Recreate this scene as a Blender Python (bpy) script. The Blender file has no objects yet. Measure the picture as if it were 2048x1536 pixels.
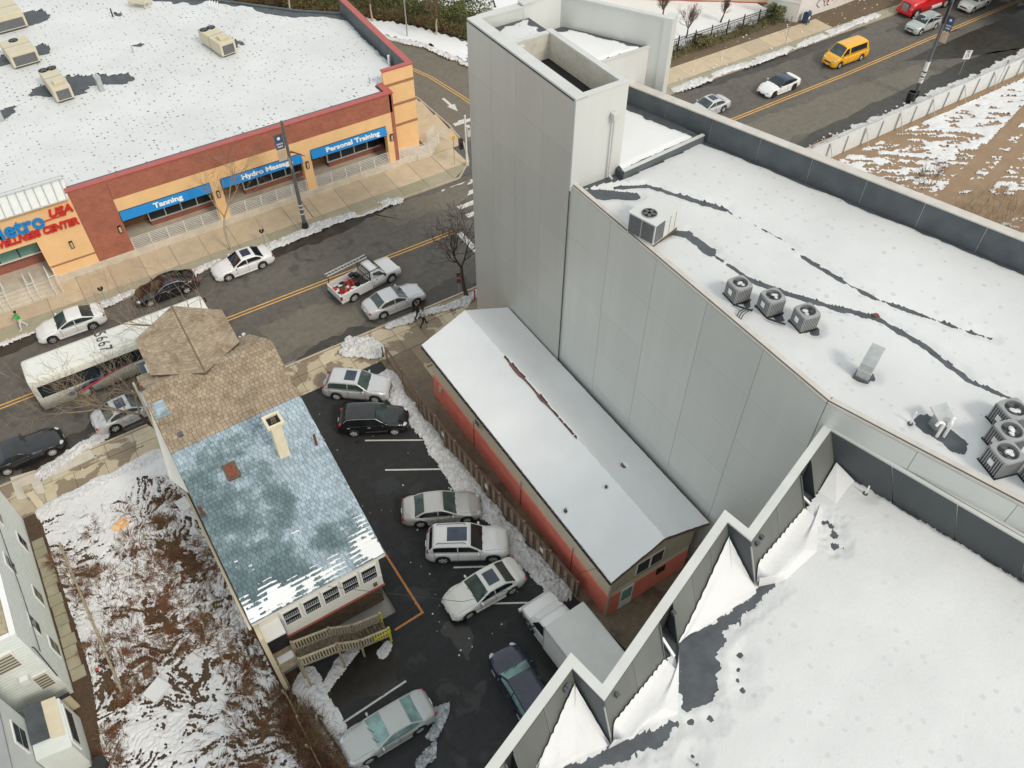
import bpy, math, random
import numpy as np
from mathutils import Matrix, Vector, noise as mnoise
random.seed(7)
rng = np.random.default_rng(11)
S = bpy.context.scene
COL = S.collection
R = math.radians
# ------------------------------------------------------------------ camera
CAM_H = 43.0
FPX = 1651.552984
PITCH, ROLL, YAW = R(48.15497), R(0.291524), R(32.996382)
_f = Vector((math.sin(YAW)*math.cos(PITCH), math.cos(YAW)*math.cos(PITCH), -math.sin(PITCH)))
_r = Vector((math.cos(YAW), -math.sin(YAW), 0)); _u = _r.cross(_f)
CR = _r*math.cos(ROLL) + _u*math.sin(ROLL); CU = CR.cross(_f); CF = _f
cam = bpy.data.objects.new('camera', bpy.data.cameras.new('camera'))
COL.objects.link(cam); S.camera = cam
cam.data.sensor_width = 36.0; cam.data.lens = FPX/2048*36.0
cam.data.clip_start = 0.5; cam.data.clip_end = 1500
cam.matrix_world = Matrix(((CR.x, CU.x, -CF.x, 0), (CR.y, CU.y, -CF.y, 0), (CR.z, CU.z, -CF.z, CAM_H), (0, 0, 0, 1)))
# ------------------------------------------------------------------ light
SUN_EL, SUN_AZ = R(42), math.atan2(-0.94, 0.30)          # direction towards the sun, from +X
wd = bpy.data.worlds.new("World"); S.world = wd; wd.use_nodes = True
nt = wd.node_tree; bg = nt.nodes['Background']
sky = nt.nodes.new('ShaderNodeTexSky'); sky.sky_type = 'NISHITA'; sky.sun_disc = False
sky.sun_elevation = SUN_EL; sky.sun_rotation = math.pi/2 - SUN_AZ
sky.air_density = 1.0; sky.dust_density = 3.0; sky.ozone_density = 0.6
veil = nt.nodes.new('ShaderNodeMix'); veil.data_type = 'RGBA'; veil.inputs[0].default_value = 0.74   # thin high overcast over the blue
veil.inputs[7].default_value = (5.0, 5.15, 4.95, 1)
nt.links.new(sky.outputs[0], veil.inputs[6]); nt.links.new(veil.outputs[2], bg.inputs[0]); bg.inputs[1].default_value = 0.15
sl = bpy.data.lights.new('sun', 'SUN'); sl.energy = 1.15; sl.angle = R(12); sl.color = (1.0, 0.93, 0.82)
so = bpy.data.objects.new('sun', sl); COL.objects.link(so)
sd = Vector((math.cos(SUN_EL)*math.cos(SUN_AZ), math.cos(SUN_EL)*math.sin(SUN_AZ), math.sin(SUN_EL)))
so.rotation_euler = sd.to_track_quat('Z', 'Y').to_euler(); so.location = (10, -30, 60)
S.view_settings.view_transform = 'Standard'; S.view_settings.look = 'None'
S.view_settings.exposure = 0.36; S.view_settings.gamma = 1.0
S.view_settings.use_curve_mapping = False
S.render.film_transparent = False

# ------------------------------------------------------------------ survey helpers: a sight line met with a level, or a wall plane
def ray(u, v): return CR*((u-1024)/FPX) - CU*((v-768)/FPX) + CF
def site(u, v, z=0.0):
    d = ray(u, v); t = (z-CAM_H)/d.z; return Vector((d.x*t, d.y*t, z))
def onY(u, v, Y):
    d = ray(u, v); t = Y/d.y; return Vector((d.x*t, Y, CAM_H+d.z*t))
def onX(u, v, X):
    d = ray(u, v); t = X/d.x; return Vector((X, d.y*t, CAM_H+d.z*t))

# ------------------------------------------------------------------ object helpers
def tag(o, label=None, cat=None, group=None, kind=None, category=None):
    cat = cat or category
    if label: o['label'] = label
    if cat: o['category'] = cat
    if group: o['group'] = group
    if kind: o['kind'] = kind
    return o
def thing(name, label, cat, loc=(0, 0, 0), rz=0.0, group=None):
    o = bpy.data.objects.new(name, None); COL.objects.link(o)
    o.location = loc; o.rotation_euler = (0, 0, rz); o.empty_display_size = 0.3
    return tag(o, label, cat, group)
def inv_of(p):
    if p is None: return None
    m = Matrix.Identity(4); q = p
    while q is not None:
        m = (Matrix.Translation(q.location) @ q.rotation_euler.to_matrix().to_4x4()) @ m; q = q.parent
    return m.inverted()
class MB:
    """collects geometry in world (or local) space and links it as one mesh object"""
    def __init__(s): s.v = []; s.f = []; s.m = []; s.sm = []
    def add(s, vs, fs, mi=0, smooth=False):
        b = len(s.v); s.v += [tuple(v) for v in vs]
        for f in fs: s.f.append(tuple(b+i for i in f)); s.m.append(mi); s.sm.append(smooth)
        return s
    def box(s, x0, x1, y0, y1, z0, z1, mi=0, T=None):
        vs = [Vector((x, y, z)) for z in (z0, z1) for y in (y0, y1) for x in (x0, x1)]
        if T is not None: vs = [T @ v for v in vs]
        return s.add(vs, [(0, 2, 3, 1), (4, 5, 7, 6), (0, 1, 5, 4), (1, 3, 7, 5), (3, 2, 6, 7), (2, 0, 4, 6)], mi)
    def beam(s, p, q, w, h, mi=0, up=(0, 0, 1)):
        """rectangular bar from p to q, width w across, height h along up"""
        p, q = Vector(p), Vector(q); d = (q-p); L = d.length; d.normalize()
        up = Vector(up); a = d.cross(up)
        if a.length < 1e-5: a = Vector((1, 0, 0))
        a.normalize(); b = a.cross(d).normalized()
        vs = [c + a*sx*w/2 + b*sz*h/2 for c in (p, q) for sx, sz in ((-1, -1), (1, -1), (1, 1), (-1, 1))]
        return s.add(vs, [(0, 1, 2, 3), (7, 6, 5, 4), (0, 4, 5, 1), (1, 5, 6, 2), (2, 6, 7, 3), (3, 7, 4, 0)], mi)
    def tube(s, p, q, r0, r1=None, n=8, mi=0, caps=True, smooth=True):
        p, q = Vector(p), Vector(q); r1 = r0 if r1 is None else r1
        d = (q-p).normalized(); a = d.orthogonal().normalized(); b = d.cross(a)
        vs = []
        for c, r in ((p, r0), (q, r1)):
            vs += [c + (a*math.cos(2*math.pi*k/n) + b*math.sin(2*math.pi*k/n))*r for k in range(n)]
        s.add(vs, [(k, (k+1) % n, n+(k+1) % n, n+k) for k in range(n)], mi, smooth)
        if caps: s.add(vs, [tuple(range(n))[::-1], tuple(range(n, 2*n))], mi)
        return s
    def path(s, pts, r, n=6, mi=0):
        for a, b in zip(pts[:-1], pts[1:]): s.tube(a, b, r, r, n, mi)
        return s
    def prism(s, poly, z0, z1, mi=0, top=None):
        """vertical prism over a 2D polygon; z0/z1 numbers or functions of x,y"""
        n = len(poly); f0 = z0 if callable(z0) else (lambda x, y: z0); f1 = z1 if callable(z1) else (lambda x, y: z1)
        vs = [(x, y, f0(x, y)) for x, y in poly] + [(x, y, f1(x, y)) for x, y in poly]
        ar = sum(poly[i][0]*poly[(i+1) % n][1]-poly[(i+1) % n][0]*poly[i][1] for i in range(n))
        fs = [(i, (i+1) % n, n+(i+1) % n, n+i) for i in range(n)]
        fs += [tuple(range(n))[::-1], tuple(range(n, 2*n))]
        if ar < 0: fs = [f[::-1] for f in fs]
        s.add(vs, fs[:-1], mi); s.add(vs, [fs[-1]], mi if top is None else top); return s
    def quad(s, a, b, c, d, mi=0): return s.add([a, b, c, d], [(0, 1, 2, 3)], mi)
    def slab(s, pts, t, mi=0):
        """thick plate: polygon pts (3D, planar) extruded down its normal by t"""
        P = [Vector(p) for p in pts]; n = (P[1]-P[0]).cross(P[2]-P[0]).normalized(); k = len(P)
        vs = P + [p-n*t for p in P]
        return s.add(vs, [tuple(range(k)), tuple(range(k, 2*k))[::-1]] + [(i, k+i, k+(i+1) % k, (i+1) % k) for i in range(k)], mi)
    def ell(s, c, rx, ry, rz, n=10, m=6, mi=0, T=None):
        vs = []; c = Vector(c)
        for j in range(m+1):
            th = math.pi*j/m
            for i in range(n):
                v = Vector((math.cos(2*math.pi*i/n)*math.sin(th)*rx, math.sin(2*math.pi*i/n)*math.sin(th)*ry, math.cos(th)*rz))
                vs.append((T @ v if T is not None else v)+c)
        s.add(vs, [(j*n+i, (j+1)*n+i, (j+1)*n+(i+1) % n, j*n+(i+1) % n) for j in range(m) for i in range(n)], mi, True); return s
    def build(s, name, mats, parent=None, world=True, bevel=0.0, **kw):
        me = bpy.data.meshes.new(name)
        vs = s.v
        if parent is not None and world:
            M = inv_of(parent); vs = [tuple(M @ Vector(v)) for v in vs]
        me.from_pydata(vs, [], s.f)
        if not isinstance(mats, (list, tuple)): mats = [mats]
        for m in mats: me.materials.append(m)
        me.polygons.foreach_set('material_index', s.m); me.polygons.foreach_set('use_smooth', s.sm); me.update()
        o = bpy.data.objects.new(name, me); COL.objects.link(o)
        if parent is not None: o.parent = parent
        if bevel:
            b = o.modifiers.new('bevel', 'BEVEL'); b.width = bevel; b.segments = 2; b.limit_method = 'ANGLE'; b.harden_normals = False
        return tag(o, **kw)
def share(src, name, parent, loc=(0, 0, 0), rot=(0, 0, 0), scale=(1, 1, 1)):
    """another object on the same mesh"""
    o = src.copy(); o.name = name; COL.objects.link(o); o.parent = parent
    o.location = loc; o.rotation_euler = rot; o.scale = scale; return o
def copy_tree(o, parent=None):
    c = o.copy(); COL.objects.link(c); c.parent = parent
    for ch in [x for x in o.children]: copy_tree(ch, c)
    return c
def text(txt, name, mat, parent, M, size=1.0, ext=0.03, shear=0.0, offset=0.0, align='CENTER', xs=1.0):
    cu = bpy.data.curves.new(name, 'FONT'); cu.body = txt; cu.size = size; cu.extrude = ext; cu.shear = shear; cu.offset = offset
    cu.align_x = align; cu.align_y = 'CENTER'; cu.resolution_u = 3; cu.materials.append(mat)
    t = bpy.data.objects.new(name, cu); COL.objects.link(t); bpy.context.view_layer.update()
    me = bpy.data.meshes.new_from_object(t.evaluated_get(bpy.context.evaluated_depsgraph_get())); bpy.data.objects.remove(t)
    o = bpy.data.objects.new(name, me); COL.objects.link(o)
    if parent is not None:
        o.parent = parent; M = inv_of(parent) @ M
    o.matrix_local = M @ Matrix.Diagonal((xs, 1, 1, 1)); return o
def frame3(o, x, y):
    """matrix with origin o, x axis along x, y axis along y"""
    x = Vector(x).normalized(); z = x.cross(Vector(y)).normalized(); y = z.cross(x)
    return Matrix(((x.x, y.x, z.x, o[0]), (x.y, y.y, z.y, o[1]), (x.z, y.z, z.z, o[2]), (0, 0, 0, 1)))

# ------------------------------------------------------------------ numpy noise (for real relief)
_tab = rng.random((256, 256))
def vnoise(x, y):
    xi = np.floor(x).astype(int); yi = np.floor(y).astype(int); fx = x-xi; fy = y-yi
    fx = fx*fx*(3-2*fx); fy = fy*fy*(3-2*fy)
    a = _tab[xi % 256, yi % 256]; b = _tab[(xi+1) % 256, yi % 256]; c = _tab[xi % 256, (yi+1) % 256]; d = _tab[(xi+1) % 256, (yi+1) % 256]
    return (a*(1-fx)+b*fx)*(1-fy)+(c*(1-fx)+d*fx)*fy
def fbm(x, y, o=4, g=0.5):
    t = 0; a = 1; n = 0
    for k in range(o):
        t = t+a*vnoise(x*2**k+17.3*k, y*2**k+9.1*k); n += a; a *= g
    return t/n
def segdist(X, Y, pts):
    d = np.full(X.shape, 1e9)
    for (x0, y0), (x1, y1) in zip(pts[:-1], pts[1:]):
        dx, dy = x1-x0, y1-y0; L = dx*dx+dy*dy+1e-9
        t = np.clip(((X-x0)*dx+(Y-y0)*dy)/L, 0, 1)
        d = np.minimum(d, np.hypot(X-x0-t*dx, Y-y0-t*dy))
    return d
def inpoly(X, Y, poly):
    ins = np.zeros(X.shape, bool); n = len(poly)
    for i in range(n):
        x0, y0 = poly[i]; x1, y1 = poly[(i+1) % n]
        c = ((y0 > Y) != (y1 > Y)) & (X < (x1-x0)*(Y-y0)/((y1-y0) if y1 != y0 else 1e-9)+x0)
        ins ^= c
    return ins
def sheet(name, box, res, zf, thick, mat, parent=None, poly=None, cut=-0.03, smooth=True, **kw):
    """relief sheet: surface zf plus thickness; cells whose thickness is under cut are left away, so melted edges are real edges"""
    x0, x1, y0, y1 = box; nx = int((x1-x0)/res)+1; ny = int((y1-y0)/res)+1
    X, Y = np.meshgrid(np.linspace(x0, x1, nx), np.linspace(y0, y1, ny))
    X = X + (vnoise(X*7.1, Y*6.7)-.5)*res*.5; Y = Y + (vnoise(X*6.3+50, Y*7.7)-.5)*res*.5
    T = thick(X, Y); Z = zf(X, Y)+T
    keep = T > cut
    if poly is not None: keep &= inpoly(X, Y, poly)
    idx = np.arange(nx*ny).reshape(ny, nx)
    q = keep[:-1, :-1] & keep[1:, :-1] & keep[:-1, 1:] & keep[1:, 1:]
    F = np.stack([idx[:-1, :-1][q], idx[:-1, 1:][q], idx[1:, 1:][q], idx[1:, :-1][q]], 1)
    used = np.unique(F); remap = np.zeros(nx*ny, int); remap[used] = np.arange(len(used))
    V = np.stack([X.ravel()[used], Y.ravel()[used], Z.ravel()[used]], 1); F = remap[F]
    if parent is not None:
        M = np.array(inv_of(parent)); V = V @ M[:3, :3].T + M[:3, 3]
    me = bpy.data.meshes.new(name); me.vertices.add(len(V)); me.vertices.foreach_set('co', V.ravel())
    me.loops.add(F.size); me.loops.foreach_set('vertex_index', F.ravel())
    me.polygons.add(len(F)); me.polygons.foreach_set('loop_start', np.arange(len(F))*4); me.polygons.foreach_set('loop_total', np.full(len(F), 4))
    me.update(calc_edges=True); me.validate(); me.polygons.foreach_set('use_smooth', np.full(len(me.polygons), smooth))
    me.materials.append(mat)
    o = bpy.data.objects.new(name, me); COL.objects.link(o); o.parent = parent
    return tag(o, **kw)
# ------------------------------------------------------------------ materials
class N:
    def __init__(s, name):
        s.m = bpy.data.materials.new(name); s.m.use_nodes = True; s.t = s.m.node_tree; s.b = s.t.nodes['Principled BSDF']
        s.co = None
    def n(s, typ, **kw):
        o = s.t.nodes.new(typ)
        for k, v in kw.items(): setattr(o, k, v)
        return o
    def l(s, a, b): s.t.links.new(a, b)
    def pos(s, sc=(1, 1, 1), rz=0.0, obj=False):
        tc = s.n('ShaderNodeTexCoord') if obj else s.n('ShaderNodeNewGeometry')
        mp = s.n('ShaderNodeMapping'); s.l(tc.outputs['Object' if obj else 'Position'], mp.inputs[0])
        mp.inputs['Scale'].default_value = sc; mp.inputs['Rotation'].default_value = (0, 0, rz); return mp.outputs[0]
    def noise(s, v, scale, det=4, rough=0.55, dist=0.0):
        o = s.n('ShaderNodeTexNoise'); s.l(v, o.inputs['Vector']); o.inputs['Scale'].default_value = scale
        o.inputs['Detail'].default_value = det; o.inputs['Roughness'].default_value = rough; o.inputs['Distortion'].default_value = dist
        return o.outputs['Fac']
    def ramp(s, f, stops, interp='LINEAR'):
        o = s.n('ShaderNodeValToRGB'); s.l(f, o.inputs[0]); e = o.color_ramp.elements; o.color_ramp.interpolation = interp
        while len(e) < len(stops): e.new(0.5)
        for k, (p, c) in enumerate(stops):
            if not hasattr(c, '__len__'): c = (c, c, c)
            e[k].position = p; e[k].color = tuple(c[:3])+(1,)
        return o.outputs[0]
    def mix(s, f, a, b, mode='MIX'):
        o = s.n('ShaderNodeMix', data_type='RGBA', blend_type=mode)
        for i, x in ((0, f), (6, a), (7, b)):
            if isinstance(x, (int, float)): o.inputs[i].default_value = x
            elif isinstance(x, tuple): o.inputs[i].default_value = x if len(x) == 4 else x+(1,)
            else: s.l(x, o.inputs[i])
        return o.outputs[2]
    def math(s, op, a, b=0.0, c=None):
        o = s.n('ShaderNodeMath', operation=op)
        for i, x in ((0, a), (1, b)):
            if isinstance(x, (int, float)): o.inputs[i].default_value = x
            else: s.l(x, o.inputs[i])
        return o.outputs[0]
    def bump(s, h, st=0.3, d=0.02):
        o = s.n('ShaderNodeBump'); s.l(h, o.inputs['Height']); o.inputs['Strength'].default_value = st; o.inputs['Distance'].default_value = d
        s.l(o.outputs[0], s.b.inputs['Normal']); return o
    def col(s, c):
        if isinstance(c, tuple): s.b.inputs['Base Color'].default_value = c if len(c) == 4 else c+(1,)
        else: s.l(c, s.b.inputs['Base Color'])
        return s
    def rough(s, r):
        if isinstance(r, (int, float)): s.b.inputs['Roughness'].default_value = r
        else: s.l(r, s.b.inputs['Roughness'])
        return s
def plain(name, c, r=0.7, var=0.12, sc=2.0, metal=0.0, bump=0.0, coat=0.0, spec=None):
    k = N(name); p = k.pos(); f = k.noise(p, sc, 5)
    lo = tuple(x*(1-var) for x in c); hi = tuple(min(1, x*(1+var)) for x in c)
    k.col(k.ramp(f, [(0.3, lo), (0.7, hi)])).rough(r); k.b.inputs['Metallic'].default_value = metal
    if bump: k.bump(k.noise(p, sc*20, 3), bump, 0.01)
    if coat: k.b.inputs['Coat Weight'].default_value = coat; k.b.inputs['Coat Roughness'].default_value = 0.04
    if spec is not None: k.b.inputs['Specular IOR Level'].default_value = spec
    return k.m
def dots(k, p, scale, r, rand=0.9, soft=0.25):
    """mask of small melted-through spots, 1 on a spot"""
    v = k.n('ShaderNodeTexVoronoi', feature='F1', voronoi_dimensions='2D'); k.l(p, v.inputs['Vector'])
    v.inputs['Scale'].default_value = scale; v.inputs['Randomness'].default_value = rand
    # each spot gets its own size from the cell colour
    sep = k.n('ShaderNodeSeparateColor'); k.l(v.outputs['Color'], sep.inputs[0])
    rr = k.math('MULTIPLY', k.math('POWER', sep.outputs[0], 1.6), r)
    d = k.math('SUBTRACT', rr, v.outputs['Distance'])
    return k.n_clamp(k.math('MULTIPLY', d, 1.0/(r*soft)))
def _clamp(k, x):
    o = k.n('ShaderNodeClamp'); k.l(x, o.inputs[0]); return o.outputs[0]
N.n_clamp = _clamp
def snow_mat(name, dot=None, dark=(0.10, 0.11, 0.12), tint=(0.69, 0.70, 0.695), grit=0.0, lump=0.25, dens=1.0):
    k = N(name); p = k.pos(); big = k.noise(p, 0.18, 4, 0.6)
    c = k.ramp(big, [(0.3, tuple(x*0.86 for x in tint)), (0.7, tint)])
    if grit:
        g = k.noise(p, 3.0, 8, 0.75); c = k.mix(k.ramp(g, [(0.5-grit*.3, 0.0), (0.62, grit)]), c, (0.25, 0.21, 0.17))
    if dot:
        warp = k.n('ShaderNodeVectorMath', operation='ADD'); nz = k.n('ShaderNodeTexNoise'); k.l(p, nz.inputs['Vector']); nz.inputs['Scale'].default_value = 6
        sc = k.n('ShaderNodeVectorMath', operation='SCALE'); k.l(nz.outputs['Color'], sc.inputs[0]); sc.inputs['Scale'].default_value = 0.10
        k.l(p, warp.inputs[0]); k.l(sc.outputs[0], warp.inputs[1])
        d = dots(k, warp.outputs[0], dot[0], dot[1], dot[2] if len(dot) > 2 else 0.9)
        amp = k.ramp(k.noise(p, 0.25, 3), [(0.35, dot[3] if len(dot) > 3 else 0.7), (0.6, 1.0)])
        c = k.mix(k.math('MULTIPLY', k.math('MULTIPLY', d, dens), amp), c, dark)
    k.col(c).rough(0.55); k.b.inputs['Subsurface Weight'].default_value = 0.0
    h = k.math('ADD', k.noise(p, 1.3, 6, 0.6), k.math('MULTIPLY', k.noise(p, 14, 3), 0.25))
    k.bump(h, lump, 0.12); return k.m
M = {}
M['snow_metro'] = snow_mat('snow_on_metro_roof', (2.2, 0.24, 1.0, 0.45), (0.09, 0.095, 0.10), lump=0.15, dens=1.0)
M['snow_gray'] = snow_mat('snow_on_grey_roof', (1.5, 0.20, 0.8, 0.3), (0.42, 0.43, 0.43), lump=0.2, dens=0.5)
M['snow_zig'] = snow_mat('snow_on_near_roof', (1.7, 0.22, 1.0, 0.3), (0.45, 0.47, 0.46), lump=0.3, dens=0.4)
M['snow'] = snow_mat('snow_clean', lump=0.15, tint=(0.84, 0.85, 0.85))
M['snow_cricket'] = snow_mat('snow_drift', lump=0.4, tint=(0.76, 0.76, 0.76))
M['snow_dirty'] = snow_mat('snow_ploughed', grit=0.40, lump=1.0, tint=(0.82, 0.82, 0.81))
M['snow_ground'] = snow_mat('snow_on_ground', grit=0.07, lump=0.5, tint=(0.80, 0.80, 0.80))
def asphalt(name, a, b, wet=0.25, wsc=0.22, patch=None):
    k = N(name); p = k.pos(); q = k.pos((0.35, 1.0, 1.0))
    big = k.noise(q, wsc, 5, 0.6); fine = k.noise(p, 60, 3, 0.7); mid = k.noise(p, 2.2, 6, 0.65)
    c = k.ramp(big, [(0.38, a), (0.62, b)])
    c = k.mix(0.5, c, k.ramp(mid, [(0.3, tuple(x*.75 for x in a)), (0.7, tuple(x*1.12 for x in b))]))
    w = k.ramp(k.noise(p, 0.5, 7, 0.62, 0.4), [(0.62-wet*.25, 0.0), (0.66-wet*.15, 1.0)])
    c = k.mix(k.math('MULTIPLY', w, 0.55), c, tuple(x*.38 for x in a))
    c = k.mix(0.35, c, k.ramp(fine, [(0.3, 0.55), (0.7, 1.35)]), 'MULTIPLY')
    cr = k.n('ShaderNodeTexVoronoi', feature='DISTANCE_TO_EDGE'); k.l(p, cr.inputs['Vector']); cr.inputs['Scale'].default_value = 0.24
    k.l(k.pos(), cr.inputs['Vector'])
    warp = k.n('ShaderNodeMix', data_type='VECTOR'); 
    ck = k.ramp(cr.outputs['Distance'], [(0.0, 1.0), (0.006, 0.0)])
    c = k.mix(k.math('MULTIPLY', ck, 0.35), c, tuple(x*.4 for x in a))
    k.col(c).rough(k.ramp(w, [(0.0, 0.85), (1.0, 0.38)])); k.bump(fine, 0.35, 0.008); return k.m
M['road'] = asphalt('road_asphalt', (0.105, 0.094, 0.080), (0.150, 0.136, 0.115), 0.22)
M['road_tan'] = asphalt('road_asphalt_weathered', (0.150, 0.135, 0.105), (0.185, 0.165, 0.130), 0.02)
M['lot'] = asphalt('lot_asphalt', (0.020, 0.0205, 0.021), (0.034, 0.034, 0.035), 0.25)
M['alley'] = asphalt('alley_paving', (0.16, 0.12, 0.08), (0.26, 0.205, 0.14), 0.5)
def concrete(name, a, b, wet=0.0, rnd=0.10, stain=0.3):
    k = N(name); p = k.pos(); oi = k.n('ShaderNodeObjectInfo')
    c = k.ramp(k.noise(p, 1.1, 7, 0.65), [(0.3, a), (0.7, b)])
    c = k.mix(1.0, c, k.ramp(oi.outputs['Random'], [(0.0, 1-rnd), (1.0, 1+rnd)]), 'MULTIPLY')
    c = k.mix(k.math('MULTIPLY', k.ramp(k.noise(p, 5, 6, 0.7), [(0.55, 0.0), (0.75, 1.0)]), stain), c, tuple(x*.45 for x in a))
    if wet:
        w = k.ramp(k.noise(p, 0.42, 6, 0.55, 0.6), [(0.60-wet*.2, 0.0), (0.615-wet*.2, 1.0)])
        c = k.mix(k.math('MULTIPLY', w, 0.72), c, (0.15, 0.098, 0.055)); k.rough(k.ramp(w, [(0, 0.85), (1, 0.45)]))
    else: k.rough(0.85)
    k.col(c); k.bump(k.noise(p, 35, 4), 0.2, 0.01); return k.m
M['slab'] = concrete('sidewalk_concrete', (0.47, 0.375, 0.255), (0.58, 0.465, 0.325), 0, 0.08, .2)
M['slab_green'] = concrete('verge_concrete', (0.31, 0.29, 0.20), (0.39, 0.355, 0.25), 0, 0.1)
M['slab_wet'] = concrete('stained_sidewalk_concrete', (0.45, 0.38, 0.26), (0.58, 0.49, 0.345), 0.55, 0.1)
M['plinth'] = concrete('plinth_concrete', (0.52, 0.46, 0.37), (0.68, 0.61, 0.50), 0, 0.0, 0.45)
M['kerb'] = concrete('kerb_stone', (0.38, 0.31, 0.23), (0.50, 0.42, 0.32), 0, 0.1, 0.5)
M['pitwall'] = concrete('weathered_render', (0.48, 0.45, 0.38), (0.66, 0.63, 0.56), 0, 0.0, 0.6)
def soil(name, a, b, c2):
    k = N(name); p = k.pos(); f = k.noise(p, 0.6, 8, 0.7); g = k.noise(p, 9, 6, 0.7)
    c = k.mix(0.5, k.ramp(f, [(0.3, a), (0.7, b)]), k.ramp(g, [(0.35, a), (0.65, c2)])); k.col(c).rough(0.95); k.bump(g, 0.9, 0.06); return k.m
M['soil'] = soil('brush_soil', (0.055, 0.032, 0.020), (0.12, 0.075, 0.05), (0.15, 0.10, 0.055))
M['dirt'] = soil('bare_dirt', (0.24, 0.16, 0.095), (0.40, 0.285, 0.18), (0.35, 0.245, 0.155))
M['verge'] = soil('verge_earth', (0.11, 0.08, 0.05), (0.19, 0.14, 0.085), (0.16, 0.12, 0.07))
M['ground'] = plain('far_ground', (0.36, 0.34, 0.31), 0.95, 0.3, 0.2)
def panel(name, a, var=0.032, rnd=0.03, r=0.42, metal=0.35):
    k = N(name); p = k.pos((1.1, 1.1, 0.10)); oi = k.n('ShaderNodeObjectInfo')
    c = k.ramp(k.noise(p, 0.8, 5), [(0.3, tuple(x*(1-var) for x in a)), (0.7, tuple(x*(1+var) for x in a))])
    c = k.mix(1.0, c, k.ramp(oi.outputs['Random'], [(0.0, 1-rnd), (1.0, 1+rnd)]), 'MULTIPLY')
    k.col(c).rough(r); k.b.inputs['Metallic'].default_value = metal; k.bump(k.noise(k.pos(), 40, 2), 0.03, 0.005); return k.m
M['panel'] = panel('grey_metal_panel', (0.65, 0.665, 0.635)); M['panel_tower'] = panel('grey_tower_panel', (0.53, 0.535, 0.50))
M['panel_light'] = panel('pale_metal_panel', (0.62, 0.63, 0.61), r=0.5, metal=0.1)
M['joint'] = plain('panel_joint', (0.10, 0.10, 0.095), 0.8)
M['coping'] = plain('pale_coping', (0.60, 0.605, 0.58), 0.5, 0.06, 1.0, 0.1)
M['coping_warm'] = plain('warm_coping', (0.56, 0.53, 0.48), 0.6, 0.1, 1.5)
M['membrane'] = plain('dark_roof_membrane', (0.075, 0.085, 0.095), 0.65, 0.25, 1.6, bump=0.2)
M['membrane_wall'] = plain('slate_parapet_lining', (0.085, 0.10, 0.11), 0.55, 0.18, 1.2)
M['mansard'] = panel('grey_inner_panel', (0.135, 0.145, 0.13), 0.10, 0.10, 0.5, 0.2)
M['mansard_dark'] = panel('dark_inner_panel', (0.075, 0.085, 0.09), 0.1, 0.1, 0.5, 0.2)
def brick(name, a, b, mort, sc=6.0, vert='XZ'):
    k = N(name); g = k.n('ShaderNodeNewGeometry'); sp = k.n('ShaderNodeSeparateXYZ'); k.l(g.outputs['Position'], sp.inputs[0])
    cb = k.n('ShaderNodeCombineXYZ'); k.l(k.math('ADD', sp.outputs[0], sp.outputs[1]), cb.inputs[0]); k.l(sp.outputs[2], cb.inputs[1])
    t = k.n('ShaderNodeTexBrick'); k.l(cb.outputs[0], t.inputs['Vector']); t.inputs['Scale'].default_value = sc
    t.inputs['Color1'].default_value = a+(1,); t.inputs['Color2'].default_value = b+(1,); t.inputs['Mortar'].default_value = mort+(1,)
    t.inputs['Brick Width'].default_value = 1.3; t.inputs['Row Height'].default_value = 0.45; t.inputs['Mortar Size'].default_value = 0.035
    c = k.mix(0.5, t.outputs['Color'], k.ramp(k.noise(k.pos(), 1.5, 6), [(0.3, 0.75), (0.7, 1.25)]), 'MULTIPLY')
    k.col(c).rough(0.85); k.bump(t.outputs['Fac'], -0.4, 0.01); return k.m
M['brick'] = brick('red_brick', (0.40, 0.125, 0.075), (0.32, 0.095, 0.06), (0.42, 0.22, 0.15))
M['brick_low'] = brick('dado_brick', (0.33, 0.11, 0.075), (0.27, 0.09, 0.06), (0.35, 0.2, 0.15))
M['stucco'] = plain('orange_stucco', (0.86, 0.55, 0.27), 0.85, 0.05, 1.0, bump=0.1)
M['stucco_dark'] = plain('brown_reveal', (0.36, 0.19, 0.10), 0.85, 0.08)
M['redcap'] = plain('red_coping', (0.42, 0.10, 0.085), 0.5, 0.08)
M['blue'] = plain('blue_sign', (0.010, 0.235, 0.60), 0.4, 0.05); M['white'] = plain('white_paint', (0.80, 0.80, 0.78), 0.5, 0.03)
M['signred'] = plain('sign_red', (0.60, 0.035, 0.03), 0.4, 0.05); M['black'] = plain('black_metal', (0.018, 0.018, 0.018), 0.4, 0.1)
M['seafoam'] = plain('seafoam_glass', (0.16, 0.34, 0.29), 0.15, 0.08, 1.0)
M['glass'] = plain('window_glass', (0.025, 0.033, 0.036), 0.08, 0.3, 0.8); M['railing'] = plain('pale_railing', (0.72, 0.72, 0.68), 0.5, 0.05)
M['hvac'] = plain('beige_hvac', (0.58, 0.52, 0.38), 0.55, 0.05); M['galv'] = plain('galvanised', (0.46, 0.49, 0.48), 0.4, 0.12, 3, 0.5)
M['cond'] = plain('condenser_grey', (0.31, 0.315, 0.315), 0.5, 0.08); M['cond_dark'] = plain('condenser_coil', (0.12, 0.125, 0.13), 0.6, 0.2, 6)
M['rubber'] = plain('tyre_rubber', (0.018, 0.018, 0.018), 0.85, 0.2); M['alloy'] = plain('alloy_rim', (0.62, 0.63, 0.64), 0.35, 0.08, 2, 0.25)
M['dark'] = plain('dark_void', (0.012, 0.012, 0.013), 0.8, 0.1); M['plastic'] = plain('dark_trim', (0.03, 0.03, 0.032), 0.6, 0.1)
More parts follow.
